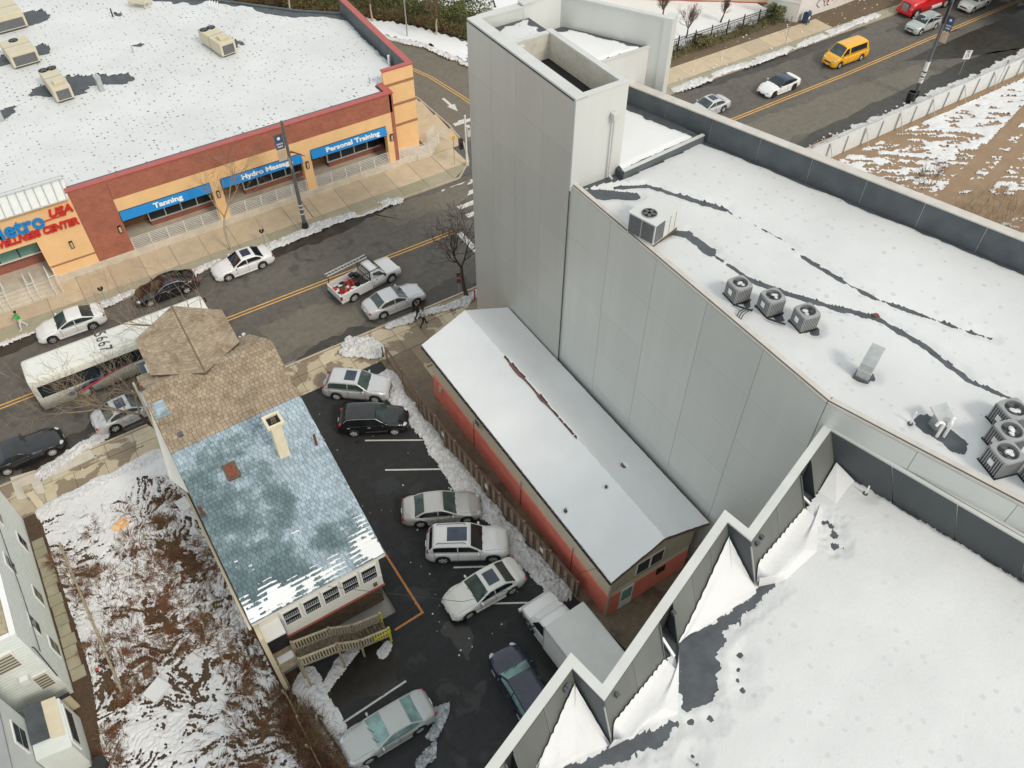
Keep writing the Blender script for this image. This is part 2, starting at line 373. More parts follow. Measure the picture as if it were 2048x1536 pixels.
def carglass(name, c):
    k = N(name); k.col(c).rough(0.06); k.b.inputs['Specular IOR Level'].default_value = 0.8
    f = k.noise(k.pos(), 1.2, 3); k.col(k.ramp(f, [(0.35, tuple(x*.6 for x in c)), (0.65, tuple(x*1.5 for x in c))])); return k.m
M['carglass'] = carglass('car_glass', (0.035, 0.058, 0.055)); M['carglass_dark'] = carglass('tinted_glass', (0.010, 0.014, 0.018))
M['carglass_pale'] = carglass('frosted_glass', (0.16, 0.27, 0.26)); M['sunroof'] = carglass('sunroof_glass', (0.02, 0.035, 0.065))
M['headlight'] = plain('headlight_lens', (0.55, 0.57, 0.58), 0.15, 0.1); M['taillight'] = plain('tail_lens', (0.42, 0.02, 0.02), 0.2, 0.1)
def paint(name, c, r=0.25, dirt=0.12, metal=0.0):
    k = N(name); p = k.pos(); d = k.ramp(k.noise(p, 2.5, 6, 0.65), [(0.45, 0.0), (0.8, dirt)])
    k.col(k.mix(d, c, (0.30, 0.27, 0.23))).rough(r); k.b.inputs['Metallic'].default_value = metal
    k.b.inputs['Coat Weight'].default_value = 0.6; k.b.inputs['Coat Roughness'].default_value = 0.06; return k.m
M['pwhite'] = paint('white_car_paint', (0.78, 0.78, 0.765)); M['pivory'] = paint('ivory_car_paint', (0.74, 0.74, 0.68)); M['pblack'] = paint('black_car_paint', (0.010, 0.011, 0.014), 0.18, 0.05)
M['psilver'] = paint('silver_car_paint', (0.60, 0.61, 0.62), 0.32, 0.10, 0.25); M['pgreige'] = paint('greige_car_paint', (0.50, 0.495, 0.475), 0.32, 0.12, 0.3)
M['pnavy'] = paint('navy_car_paint', (0.012, 0.018, 0.045), 0.2, 0.08); M['pyellow'] = paint('yellow_van_paint', (0.85, 0.42, 0.012), 0.3, 0.05)
M['pred'] = paint('red_truck_paint', (0.62, 0.010, 0.014), 0.25, 0.05); M['psteel'] = paint('frosted_silver_paint', (0.46, 0.49, 0.475), 0.4, 0.15, 0.15)
M['pcream'] = paint('bus_cream_paint', (0.74, 0.74, 0.66), 0.4, 0.12); M['pblue'] = plain('stripe_blue', (0.045, 0.11, 0.24), 0.35); M['pmag'] = plain('stripe_magenta', (0.55, 0.06, 0.12), 0.35)
M['yellowline'] = plain('yellow_road_paint', (0.72, 0.40, 0.10), 0.75, 0.12, 6); M['whiteline'] = plain('white_road_paint', (0.60, 0.60, 0.56), 0.75, 0.15, 6)
M['wood'] = plain('weathered_wood', (0.36, 0.30, 0.20), 0.85, 0.3, 4, bump=0.3); M['wood_dark'] = plain('dark_wood', (0.12, 0.085, 0.055), 0.85, 0.3, 4)
M['fenceboard'] = plain('fence_board', (0.30, 0.235, 0.17), 0.85, 0.25, 5); M['fence_dark'] = plain('fence_board_dark', (0.15, 0.095, 0.065), 0.85, 0.25, 5)
M['redwall'] = plain('red_painted_block', (0.85, 0.235, 0.17), 0.7, 0.10, 1.2); M['cream'] = plain('cream_siding', (0.68, 0.60, 0.45), 0.7, 0.05)
M['beige'] = plain('beige_siding', (0.46, 0.40, 0.29), 0.8, 0.07); M['brownmetal'] = plain('brown_roof_metal', (0.17, 0.085, 0.07), 0.5, 0.2)
M['siding_green'] = plain('pale_green_siding', (0.72, 0.76, 0.72), 0.7, 0.04); M['siding_white'] = plain('white_siding', (0.72, 0.70, 0.63), 0.7, 0.05)
M['tanroof'] = None
def shingle(name, stops, sc=1.2, grad=False):
    k = N(name); p = k.pos(); 
    at = k.n('ShaderNodeAttribute', attribute_name='tone'); 
    f = k.noise(p, sc, 5, 0.6)
    if grad:
        sp = k.n('ShaderNodeSeparateXYZ'); k.l(p, sp.inputs[0])
        f = k.math('ADD', f, k.math('ADD', k.math('MULTIPLY', k.math('SUBTRACT', sp.outputs[0], 3.2), 0.030), k.math('MULTIPLY', k.math('SUBTRACT', sp.outputs[1], 25.8), 0.016)))
    c = k.ramp(f, stops)
    c = k.mix(1.0, c, k.ramp(at.outputs['Fac'], [(0.0, 0.45), (1.0, 1.5)]), 'MULTIPLY')
    c = k.mix(0.4, c, k.ramp(k.noise(p, 40, 3), [(0.3, 0.7), (0.7, 1.3)]), 'MULTIPLY'); k.col(c).rough(0.9); return k.m
M['tanroof'] = shingle('tan_shingle', [(0.30, (0.25, 0.19, 0.125)), (0.5, (0.35, 0.275, 0.19)), (0.75, (0.40, 0.325, 0.23))])
M['blueroof'] = shingle('blue_shingle', [(0.36, (0.12, 0.175, 0.19)), (0.47, (0.20, 0.265, 0.285)), (0.51, (0.33, 0.41, 0.46)), (0.75, (0.42, 0.51, 0.57))], 0.42, True)
M['bark'] = plain('bark', (0.075, 0.055, 0.042), 0.9, 0.3, 6); M['bark_pale'] = plain('pale_bark', (0.42, 0.35, 0.26), 0.9, 0.2, 6); M['twig'] = plain('twig', (0.17, 0.10, 0.07), 0.9, 0.3, 6)
M['twig_tan'] = plain('tan_twig', (0.32, 0.24, 0.16), 0.9, 0.25, 6)
def multi(name, cols, sc=3.0):
    k = N(name); p = k.pos(); c = k.ramp(k.noise(p, sc, 5, 0.7), [((i+1)/(len(cols)+1)*0.6+0.2, c) for i, c in enumerate(cols)]); k.col(c).rough(0.9); return k.m
M['brush'] = multi('dry_brush', [(0.055, 0.038, 0.022), (0.14, 0.055, 0.028), (0.17, 0.12, 0.055), (0.26, 0.20, 0.12)], 0.9)
M['leaf'] = multi('evergreen_leaf', [(0.035, 0.05, 0.018), (0.08, 0.10, 0.03), (0.15, 0.165, 0.055), (0.11, 0.085, 0.04)], 0.8)
M['weed'] = multi('verge_weed', [(0.08, 0.06, 0.03), (0.14, 0.13, 0.04), (0.20, 0.16, 0.09)], 1.5)
M['skin'] = plain('skin', (0.36, 0.20, 0.13), 0.6, 0.05); M['hair'] = plain('dark_hair', (0.015, 0.012, 0.01), 0.7, 0.1)
M['greenshirt'] = plain('green_cloth', (0.02, 0.42, 0.10), 0.85, 0.1); M['whitecloth'] = plain('white_cloth', (0.70, 0.70, 0.68), 0.85, 0.08); M['blackcloth'] = plain('black_cloth', (0.015, 0.015, 0.017), 0.85, 0.2)
M['camo'] = multi('mottled_grey_cloth', [(0.20, 0.20, 0.20), (0.60, 0.60, 0.58), (0.35, 0.35, 0.34), (0.70, 0.70, 0.69)], 20)
M['fence_white'] = plain('white_board_fence', (0.66, 0.67, 0.66), 0.6, 0.05); M['wire'] = plain('cable', (0.05, 0.05, 0.05), 0.6); M['wire_pale'] = plain('pale_cable', (0.45, 0.44, 0.40), 0.6)
M['mailblue'] = plain('mailbox_blue', (0.03, 0.07, 0.14), 0.4); M['greensteel'] = plain('green_bridge_paint', (0.08, 0.34, 0.17), 0.5, 0.15)
M['graffiti'] = multi('graffiti_wall', [(0.62, 0.66, 0.56), (0.70, 0.70, 0.66), (0.72, 0.68, 0.64), (0.66, 0.45, 0.42)], 0.35)
M['beigewall'] = plain('tan_wall', (0.58, 0.49, 0.34), 0.85, 0.04); M['banner'] = plain('banner_navy', (0.05, 0.085, 0.17), 0.7); M['bannertan'] = plain('banner_tan', (0.55, 0.42, 0.30), 0.7)
M['rust'] = plain('rusty_metal', (0.17, 0.055, 0.030), 0.8, 0.4, 9); M['clear'] = plain('clear_plastic_sheet', (0.35, 0.37, 0.38), 0.15, 0.6, 5)
M['orange'] = plain('orange_paint', (0.50, 0.20, 0.055), 0.7, 0.15); M['yellow'] = plain('safety_yellow', (0.68, 0.60, 0.06), 0.6, 0.12); M['wet'] = plain('meltwater', (0.022, 0.019, 0.016), 0.22, 0.2)
M['conc_pale'] = plain('pale_chimney_render', (0.72, 0.64, 0.47), 0.8, 0.08)
M['wet_shade_road'] = plain('wet_shade_road_surface', (0.045, 0.038, 0.030), 0.35, 0.35, 1.5)
M['rail_wood'] = plain('pale_rail_wood', (0.47, 0.41, 0.29), 0.85, 0.2, 5)
M['tread_wood'] = plain('dark_tread', (0.16, 0.125, 0.08), 0.9, 0.5, 5)
M['rustbrush'] = multi('rust_stalks', [(0.10, 0.045, 0.022), (0.20, 0.08, 0.035), (0.15, 0.09, 0.045), (0.30, 0.19, 0.10)], 1.6)
# ================================================================== SETTING: ground, road, pavements, snow
def struct(mb, name, mat, **kw): return mb.build(name, mat, kind='structure', **kw)
RZ = -0.12                                                # road level; pavements at 0
NK, SK = 55.75, 42.40                                     # kerb faces
struct(MB().quad((-400, -300, -0.30), (500, -300, -0.30), (500, 600, -0.30), (-400, 600, -0.30)), 'ground', M['ground'])
# main street
struct(MB().add([(-90, SK, RZ), (200, SK+1.2, RZ), (200, NK+1.6, RZ), (44, NK+1.2, RZ), (30.5, NK, RZ), (-90, NK, RZ)], [(0, 1, 2, 3, 4, 5)]), 'road', M['road'])
# side street curving away behind the gym
SR_W = [(30.5, NK), (32.6, 57.6), (33.8, 60.5), (34.2, 64), (34.1, 70), (33.2, 74), (31.2, 78.2), (28, 82.4), (20, 91), (8, 104), (-10, 122)]
SR_E = [(44.5, NK+1.2), (43.2, 60), (42.4, 66), (41.7, 72.5), (39.9, 79), (36.7, 83.6), (32, 88.7), (28, 92), (22, 97.5), (10, 110), (-6, 127)]
struct(MB().add([(x, y, RZ+.004) for x, y in SR_W]+[(x, y, RZ+.004) for x, y in SR_E[::-1]], [(k, 21-k, 20-k, k+1) for k in range(10)]), 'side_road', M['road_tan'])
def kerb(name, pts, w=0.16, mat=None):
    b = MB()
    for (x0, y0), (x1, y1) in zip(pts[:-1], pts[1:]):
        d = Vector((x1-x0, y1-y0, 0)); n = max(1, int(d.length/3.0))
        for i in range(n):
            p = Vector((x0, y0, -0.10))+d*(i/n); q = Vector((x0, y0, -0.10))+d*((i+1)/n); g = d.normalized()*0.012
            b.beam(p+g, q-g, w, 0.24)
    return struct(b, name, mat or M['kerb'])
kerb('kerb', [(-60, NK+.08), (30.5, NK+.08)]+[(x-.08, y) for x, y in SR_W[1:9]])
kerb('kerb', [(-60, SK-.08), (60, SK-.02), (150, SK+.7)])
kerb('kerb', [(150, NK+1.55), (44.5, NK+1.28)]+[(x+.08, y) for x, y in SR_E[1:9]])
# pavements: slab by slab; alike slabs share a mesh
def slabs(parent, x0, x1, y0, y1, L, mat, z=0.0, gap=0.014, jit=0.0):
    n = max(1, round((x1-x0)/L)); L = (x1-x0)/n; src = None
    for i in range(n):
        if src is None:
            b = MB().box(gap, L-gap, gap, (y1-y0)-gap, -0.10, 0.0); src = b.build('slab', mat, parent, world=False, bevel=0.0); src.location = (x0, y0, z)
        else: share(src, 'slab', parent, (x0+i*L, y0, z+random.uniform(-.004, .004)))
pv = MB().box(-60, 36, NK+.16, 60.6, -0.28, -0.035)
sw_n = struct(pv, 'sidewalk', M['joint'])
slabs(sw_n, -24, 30.0, 57.35, 60.36, 2.45, M['slab']); slabs(sw_n, -24, 30.0, NK+.17, 57.34, 2.45, M['slab_green'])
# the corner by the ramp
slabs(sw_n, 30.02, 32.4, 57.5, 60.36, 2.4, M['slab']); 
cor = MB().box(29, 34.0, 60.36, 72, -0.28, -0.035); struct(cor, 'sidewalk', M['joint'])
for i, (a, b_) in enumerate(((60.4, 63.4), (63.42, 66.4), (66.42, 69.4), (69.42, 72.4))):
    MB().prism([(30.4, a), (33.75 if i else 33.5, a), (34.0, b_), (30.4, b_)], -0.1, 0.0).build('slab', M['slab'], sw_n)
MB().prism([(30.02, 55.95), (31.2, 56.6), (32.35, 57.48), (30.02, 57.48)], -.1, 0.0).build('slab', M['slab_green'], sw_n)
sw_s = struct(MB().box(-60, 27, 34.5, SK-.17, -0.28, -0.035), 'sidewalk', M['joint'])
slabs(sw_s, -22, -0.9, 41.0, SK-.18, 1.7, M['slab_wet']); slabs(sw_s, -22, -0.9, 39.1, 40.98, 1.95, M['slab_wet'])
slabs(sw_s, -0.88, 24.0, 41.0, SK-.18, 1.9, M['slab_wet']); slabs(sw_s, -0.88, 24.0, 39.2, 40.98, 1.9, M['slab_wet'])
slabs(sw_s, 16.6, 22.2, 34.6, 39.18, 1.9, M['slab_wet'])
for k, (u, v) in enumerate([((70, 975), None)]): pass
for c in (((100, 925), (175, 890), (190, 915), (110, 950)), ((20, 955), (70, 940), (92, 985), (35, 1000))):   # pale replaced squares
    P = [site(u, v, 0.012) for u, v in c]
    MB().prism([(p.x, p.y) for p in P], -0.05, 0.012).build('slab', M['plinth'], sw_s)
sw_e = struct(MB().box(44.5, 150, NK+1.38, 61.4, -0.28, -0.035), 'sidewalk', M['joint'])
slabs(sw_e, 45, 81.5, 58.6, 61.2, 3.0, M['slab']); slabs(sw_e, 45, 95, NK+1.4, 58.58, 3.0, M['slab_green'])
sw_r = struct(MB().box(27, 150, 40.3, SK-.15, -0.28, -0.02), 'sidewalk', M['slab_green'])
# earth strips and yards
struct(MB().box(44.5, 150, 61.2, 63.7, -0.28, 0.02), 'verge', M['verge']); struct(MB().box(81.5, 150, 58.6, 61.2, -0.28, 0.01), 'verge', M['verge'])
struct(MB().box(27, 160, -40, 40.3, -0.28, -0.01), 'dirt_lot', M['dirt'])
struct(MB().box(-14, -0.6, 2, 39.1, -0.28, -0.03), 'yard_soil', M['soil'])
struct(MB().prism([(6.3, 39.18), (14.25, 39.18), (14.25, 30), (15.2, 16.6), (16.2, 9), (14, 2), (0.2, 2), (0.2, 21.4), (6.3, 21.4)], -0.28, 0.0), 'parking_lot', M['lot'])
struct(MB().box(-0.6, 0.2, 2, 21.4, -0.28, -0.01), 'lot_edge', M['soil'])
struct(MB().prism([(14.25, 39.18), (16.6, 39.18), (16.6, 34.5), (23, 34.5), (23, 12), (16.2, 9), (15.2, 16.6), (14.25, 30)], -0.28, -0.004), 'alley', M['alley'])
# parking bay lines and the orange box line
def line(name, pts, w, mat, z):
    b = MB()
    for p, q in zip(pts[:-1], pts[1:]):
        p = Vector((p[0], p[1], 0)); q = Vector((q[0], q[1], 0)); d = (q-p).normalized(); n = Vector((-d.y, d.x, 0))*w/2
        b.add([p-n+Vector((0, 0, z)), q-n+Vector((0, 0, z)), q+n+Vector((0, 0, z)), p+n+Vector((0, 0, z))], [(0, 1, 2, 3)])
    return struct(b, name, mat)
for p, q in (((730, 881), (852, 880)), ((770, 940), (897, 938)), ((907, 1135), (975, 1133)), ((985, 1207), (1072, 1205)), ((672, 1455), (812, 1362))):
    a, c = site(*p), site(*q); line('bay_line', [(a.x, a.y), (c.x, c.y)], 0.11, M['whiteline'], 0.004)
a, c, e = site(735, 1060), site(845, 1225), site(790, 1260)
line('box_line', [(a.x+.1, a.y+2), (c.x, c.y)], 0.13, M['orange'], 0.004); line('box_line', [(c.x+.06, c.y), (e.x, e.y)], 0.13, M['orange'], 0.008)
# yellow centre lines
for dy in (-0.16, 0.16):
    line('centre_line', [(-60, 49.35+dy), (26.2, 49.45+dy)], 0.11, M['yellowline'], RZ+.004)
    line('centre_line', [(42, 49.75+dy), (75, 50.35+dy), (140, 53.0+dy)], 0.12, M['yellowline'], RZ+.004)
    line('centre_line', [(38.3+dy, 63.5), (38.0+dy, 68), (37.2+dy, 73.5), (35.9+dy, 77.6), (33.8+dy, 81.2), (28+dy, 87.5)], 0.10, M['yellowline'], RZ+.008)
line('stop_line', [(26.5, 49.1), (26.5, 45.6)], 0.5, M['whiteline'], RZ+.004)
line('stop_line', [(34.6, 63.9), (37.6, 63.9)], 0.5, M['whiteline'], RZ+.008)
for y in (54.9, 53.5, 52.1, 50.7, 48, 46.6, 45.2): line('crosswalk_bar', [(28.2, y), (31.4, y)], 0.55, M['whiteline'], RZ+.004)
ar = MB(); z = RZ+.008
ar.add([(36.05, 68.9, z), (36.35, 68.9, z), (36.35, 67.3, z), (36.05, 67.3, z), (35.75, 67.3, z), (36.65, 67.3, z), (36.2, 65.9, z)], [(0, 3, 2, 1), (4, 6, 5)]); struct(ar, 'lane_arrow', M['whiteline'])
# dark meltwater along the kerbs and beside the lot, and painted bridge shade
def blobsheet(name, pts, mat, z, amp=0.35, n=90, **kw):
    """flat patch: closed polyline resampled with an irregular shore"""
    P = [Vector((x, y, 0)) for x, y in pts]; out = []
    L = [(P[(i+1) % len(P)]-P[i]).length for i in range(len(P))]; tot = sum(L)
    for k in range(n):
        s = tot*k/n; i = 0
        while s > L[i]: s -= L[i]; i += 1
        p = P[i].lerp(P[(i+1) % len(P)], s/L[i]); d = (P[(i+1) % len(P)]-P[i]).normalized(); w = (mnoise.fractal(p*0.9+Vector((0, 0, z*50)), 1.0, 2.0, 4))*amp
        out.append((p.x-d.y*w, p.y+d.x*w, z))
    b = MB(); b.add(out, [tuple(range(n))]); return b.build(name, mat, **kw)
for pts in ([(-9.5, 42.5), (-9, 43.6), (-4.5, 44.6), (-3.6, 44.4), (-3, 42.5)], [(9, 42.5), (11, 43.3), (14, 43.6), (15.5, 42.5)], [(18.5, 42.5), (19.5, 43.6), (22.5, 44.6), (24, 44.4), (24, 42.5)],
            [(-12, 55.7), (-11, 54.7), (-8.5, 54.2), (-6, 54.7), (-5, 55.6)], [(9, 55.7), (12, 54.4), (16, 54.2), (19, 54.6), (23, 55.2), (24, 55.7)], [(58, 42.7), (62, 44.2), (70, 44.5), (78, 45), (90, 45.5), (96, 44), (96, 42.8), (75, 42.6)],
            [(58, 56.8), (62, 56), (75, 55.6), (85, 56.6), (84, 57)], [(82, 49), (96, 49.6), (130, 50), (130, 44.5), (97, 43.5), (88, 46)]):  # last sheet paints the bridge's shade into the road colour
    blobsheet('wet_shade_patch', pts, M['wet_shade_road'], RZ+.012, kind='structure')
for pts in ([(1.0, 18.6), (2, 20.4), (4.5, 20.6), (5.4, 19.4), (4.2, 17.8), (1.4, 17.9)], [(8.2, 16.8), (9.2, 18.2), (9.0, 19.6), (7.8, 19.0)]):
    blobsheet('wet_shade_patch', pts, M['wet'], 0.006, kind='structure')

# paler stretches of asphalt
for pts in ([(548, 712), (520, 655), (610, 622), (700, 592), (770, 612), (752, 632), (640, 690)], [(1290, 335), (1440, 265), (1640, 195), (1830, 130), (1900, 150), (1760, 215), (1560, 290), (1400, 360)], [(700, 420), (860, 392), (940, 360), (940, 400), (800, 450)]):
    P = [site(u, v, RZ) for u, v in pts]; blobsheet('pale_patch', [(q.x, q.y) for q in P], M['road_tan'], RZ+.008, amp=.5, n=120, kind='structure')
# ------------------------------------------------------------------ snow on the ground (real relief)
flat0 = lambda X, Y: np.zeros(X.shape)
def brushsnow(X, Y):
    # flattened dry stalks comb the snow into streaks that run in a few directions
    wx, wy = X+1.1*(fbm(X*.5, Y*.5, 3)-.5)*2, Y+1.1*(fbm(X*.5+30, Y*.5, 3)-.5)*2
    s = 0; W = 0
    for i, a in enumerate((0.35, 1.25, 2.2, 2.75)):
        u = wx*math.cos(a)+wy*math.sin(a); v = -wx*math.sin(a)+wy*math.cos(a)
        w = np.clip(fbm(X*.33+17*i, Y*.33+5*i, 2)-.36, .001, 1)**3; s = s+w*fbm(u*2.0+9*i, v*6.8, 5, .72); W = W+w
    s = s/W; c = fbm(X*.35+9, Y*.35, 3)
    return (s-0.435+0.30*(c-.5)+0.022*np.abs(Y-26)/5+.006)*0.8
yard_poly = [(-9.2, 39.0), (-9.05, 27), (-9.8, 21), (-10.5, 8), (-0.9, 8), (-0.85, 21.2), (-1.2, 39.1)]
def yard_t(X, Y):
    t = np.minimum(brushsnow(X, Y), 0.10)
    # whole quilt of snow towards the street and along the wall of the house
    t = np.maximum(t, np.where(Y > 37.9+.5*np.sin(X*1.3), 0.04+.12*(fbm(X*2, Y*2, 3)-.25), -1))
    bare = np.minimum(segdist(X, Y, [(-3.4, 33.0), (-2.2, 29.5)])-.55, segdist(X, Y, [(-5.2, 29.5), (-4.6, 27)])-.45)
    bare = np.minimum(bare, segdist(X, Y, [(-8.6, 27.5), (-8.2, 24.5)])-.5)
    return np.where(bare < (fbm(X*2.2, Y*2.2, 5, .7)-.62)*2.4, -1.0, t)
sheet('snow_cover', (-10.6, -0.8, 8, 39.2), 0.05, flat0, yard_t, M['snow_ground'], poly=yard_poly, kind='stuff', label='patchy snow lying among flattened dry brush in the yard', category='snow')
def dirt_t(X, Y):
    a = -0.55; u = X*math.cos(a)+Y*math.sin(a); v = -X*math.sin(a)+Y*math.cos(a)
    s = fbm(u*.6, v*2.6, 6, .72); c = fbm(X*.09, Y*.09, 2)
    t = (s-.495+.40*(c-.5))*.7 + np.where(Y > 34, .05, 0)+np.clip((X-74)*.008, -.05, .2)
    tr = np.minimum(np.abs(segdist(X, Y, [(60, 28), (75, 32), (90, 36), (110, 37)])-1.0)-.35, segdist(X, Y, [(58, 33), (70, 26), (90, 20)])-2.2+2*fbm(X*.5, Y*.5, 2))
    return np.minimum(np.where(tr < .15, -1, t), .12)
sheet('snow_cover', (50, 112, 14, 40.0), 0.13, flat0, dirt_t, M['snow_ground'], poly=[(50, 14), (112, 14), (112, 39.7), (50, 39.5)], kind='stuff', label='snow streaked by tyre tracks on the brown dirt lot', category='snow')
def bank(name, label, pts, w, h, lump=4.6, res=0.06, z0=0.0, mat=None, seed=0.0, gap=0.45):
    xs = [p[0] for p in pts]; ys = [p[1] for p in pts]
    def t(X, Y):
        d = segdist(X, Y, pts); wv = w*(0.45+1.1*fbm(X*.9+seed, Y*.9, 3)); b = 1-(d/wv)**2
        l = np.abs(fbm(X*lump+seed, Y*lump, 5, .66)-.5)*3.0+.35*(fbm(X*11, Y*11, 3)-.5)
        return np.where(b > 0, h*np.sqrt(np.clip(b, 0, 1))*(0.35+l)*np.clip((fbm(X*.5+seed+4, Y*.5, 3)-gap+.25)*4, -.4, 1), -.2)-.02
    return sheet(name, (min(xs)-w*1.6, max(xs)+w*1.6, min(ys)-w*1.6, max(ys)+w*1.6), res, lambda X, Y: np.full(X.shape, z0), t, mat or M['snow_dirty'], cut=-.06, kind='stuff', label=label, category='snow bank')
bank('snow_bank', 'lumpy snow ridge between parked cars and the timber fence', [(13.75, 37.4), (13.75, 33), (13.9, 29), (14.1, 24), (14.5, 19), (14.7, 17.3)], 0.72, 0.34, seed=1, gap=.3, lump=4.0, res=.075)
bank('snow_bank', 'ploughed snow heaped along the kerb in front of the fitness building', [(9.0, 55.75), (12, 55.9), (16, 56.0), (20, 56.1), (24.2, 55.8)], 0.6, 0.30, seed=5, z0=-.07, gap=.47, res=.075, lump=4.2)
bank('snow_bank', 'broken snow left on the verge between the white and black parked cars', [(-1.2, 55.9), (0.8, 56.1), (2.2, 56.0), (6.2, 55.9), (8.2, 56.1)], 0.5, 0.3, seed=8, z0=-.02, gap=.4)
bank('snow_bank', 'thin icy ridge along the kerb below the person in green', [(-12, 55.7), (-9, 55.75), (-5.4, 55.75)], 0.28, 0.16, seed=9, z0=-.06, gap=.3)
bank('snow_bank', 'snow ridge beside the two walkers on the near sidewalk', [(16.4, 42.0), (18.5, 41.9), (20.5, 41.6), (22.5, 41.4), (24.5, 41.9)], 0.42, 0.30, seed=12, gap=.25)
bank('snow_bank', 'snow ploughed up between the black coupe and the silver sedan', [(-8.3, 42.0), (-6.8, 42.4), (-5.4, 42.9), (-4.4, 43.0)], 0.62, 0.3, seed=13, z0=-.08, gap=.25)
bank('snow_heap', 'round white heap of snow on the wet lot entrance', [(13.2, 41.6), (13.8, 41.2), (14.2, 40.7)], 1.0, 0.5, seed=15, gap=.0, lump=2.4)
bank('snow_bank', 'long snow bank along the far right verge beside the white fence', [(59, 41.4), (66, 41.8), (72, 41.6), (80, 41.9), (88, 42.1), (97, 42.8)], 1.0, 0.20, seed=18, res=.12, gap=.52)
bank('snow_bank', 'snow chunks along the far kerb behind the yellow van', [(57, 57.3), (64, 57.5), (70, 57.4), (78, 57.6), (88, 58.0)], 0.6, 0.24, seed=21, res=.11, gap=.5)
bank('snow_bank', 'snow strip beside the yard at the corner of the lot', [(0.5, 20.0), (0.3, 17.5), (0.6, 15.2), (0.5, 12), (-0.2, 9)], 0.85, 0.2, seed=24, gap=.1, mat=M['snow_ground'])
bank('snow_bank', 'snow lying under the wooden stairs beside the lot', [(0.8, 19.4), (2.2, 20.2), (3.3, 20.6)], 0.35, 0.15, seed=26, gap=.2)
bank('snow_heap', 'small scattered lumps of ice on the asphalt below the stairs', [(4.5, 19.6), (5.0, 19.9)], 0.3, 0.15, seed=28, gap=.3)
bank('snow_bank', 'crumbling snow edge where the yard meets the sidewalk', [(-8.8, 38.9), (-6.5, 39.1), (-4.2, 39.2), (-1.3, 39.4)], 0.55, 0.25, seed=30, gap=.1, mat=M['snow_ground'])
bank('snow_bank', 'snow and rubble edge of the side street behind the brick parapet', [(36.9, 84.2), (39.9, 79.6), (41.9, 73)], 0.5, 0.3, seed=33, res=.13, gap=.4)
def lumps(name, label, box, n, r, mat, z=0.0, poly=None):
    b = MB()
    for _ in range(n):
        x = random.uniform(box[0], box[1]); y = random.uniform(box[2], box[3]); s = r*random.uniform(.4, 1.4)
        b.ell((x, y, z+s*.3), s*random.uniform(.7, 1.3), s, s*.6, 5, 3, 0, Matrix.Rotation(random.uniform(0, 3), 3, 'Z'))
    b.sm = [False]*len(b.sm)
    return b.build(name, mat, kind='stuff', label=label, category='snow lumps')
lumps('snow_crumbs', 'crumbs of ice strewn over the parking lot asphalt', (7, 14, 17, 38), 55, 0.045, M['snow_dirty'])
lumps('snow_crumbs', 'crumbs of snow strewn along the far dirt verge', (48, 95, 57.2, 63.4), 170, 0.11, M['snow_dirty'])
lumps('snow_crumbs', 'crumbs of snow strewn on the near sidewalk slabs', (-8, -1, 39.6, 42.2), 60, 0.05, M['snow_dirty'])
lumps('snow_crumbs', 'crumbs of snow strewn on the right hand verge', (59, 96, 40.8, 43), 240, 0.12, M['snow_dirty'])
# snow fields north of the side street and behind the iron fence
def field(name, label, poly, z=0.06, res=0.5):
    xs = [p[0] for p in poly]; ys = [p[1] for p in poly]
    return sheet(name, (min(xs), max(xs), min(ys), max(ys)), res, lambda X, Y: np.full(X.shape, z), lambda X, Y: fbm(X*.4, Y*.4, 3)*.15, M['snow'], poly=poly, kind='structure')
field('snow_field', '', [(41.9, 73), (44.7, 77.4), (42.6, 82), (40, 86.5), (36, 91), (31.6, 95.5), (24, 103), (10, 118), (4, 118), (10, 110.2), (22, 97.8), (28, 92.3), (32, 89), (36.8, 84), (40, 79.4)])
field('snow_field', '', [(45, 63.6), (78.5, 63.6), (84, 90), (60, 140), (10, 150), (20, 110), (36, 95), (43, 84), (45.5, 76)], z=0.02, res=.8)

# ------------------------------------------------------------------ dry brush and weeds (nobody could count them)
def blades(name, label, n, place, L, w, mat, lift=0.12, cat='brush'):
    V = np.zeros((n, 6, 3)); P, A = place(n); Ls = L*rng.uniform(.5, 1.5, n); Wd = w*rng.uniform(.5, 1.4, n); H = lift*rng.uniform(.2, 1.6, n)
    bend = rng.normal(0, .35, n); dx, dy = np.cos(A), np.sin(A); ex, ey = np.cos(A+bend), np.sin(A+bend)
    m = P+np.stack([dx*Ls*.5, dy*Ls*.5], 1); e = m+np.stack([ex*Ls*.5, ey*Ls*.5], 1); nx, ny = -dy*Wd/2, dx*Wd/2
    for k, (c, s, h) in enumerate(((P, 1.0, 0*H), (m, .8, H), (e, .25, H*rng.uniform(.3, 1.4, n)))):
        V[:, 2*k, 0] = c[:, 0]-nx*s; V[:, 2*k, 1] = c[:, 1]-ny*s; V[:, 2*k, 2] = h+.01
        V[:, 2*k+1, 0] = c[:, 0]+nx*s; V[:, 2*k+1, 1] = c[:, 1]+ny*s; V[:, 2*k+1, 2] = h+.012
    b = np.arange(n)[:, None]*6; F = np.concatenate([b+np.array([[0, 1, 3, 2]]), b+np.array([[2, 3, 5, 4]])], 1).reshape(-1, 4)
    me = bpy.data.meshes.new(name); me.vertices.add(n*6); me.vertices.foreach_set('co', V.ravel()); me.loops.add(F.size); me.loops.foreach_set('vertex_index', F.ravel())
    me.polygons.add(len(F)); me.polygons.foreach_set('loop_start', np.arange(len(F))*4); me.polygons.foreach_set('loop_total', np.full(len(F), 4)); me.update(calc_edges=True)
    me.materials.append(mat); o = bpy.data.objects.new(name, me); COL.objects.link(o)
    return tag(o, label, cat, None, 'stuff')
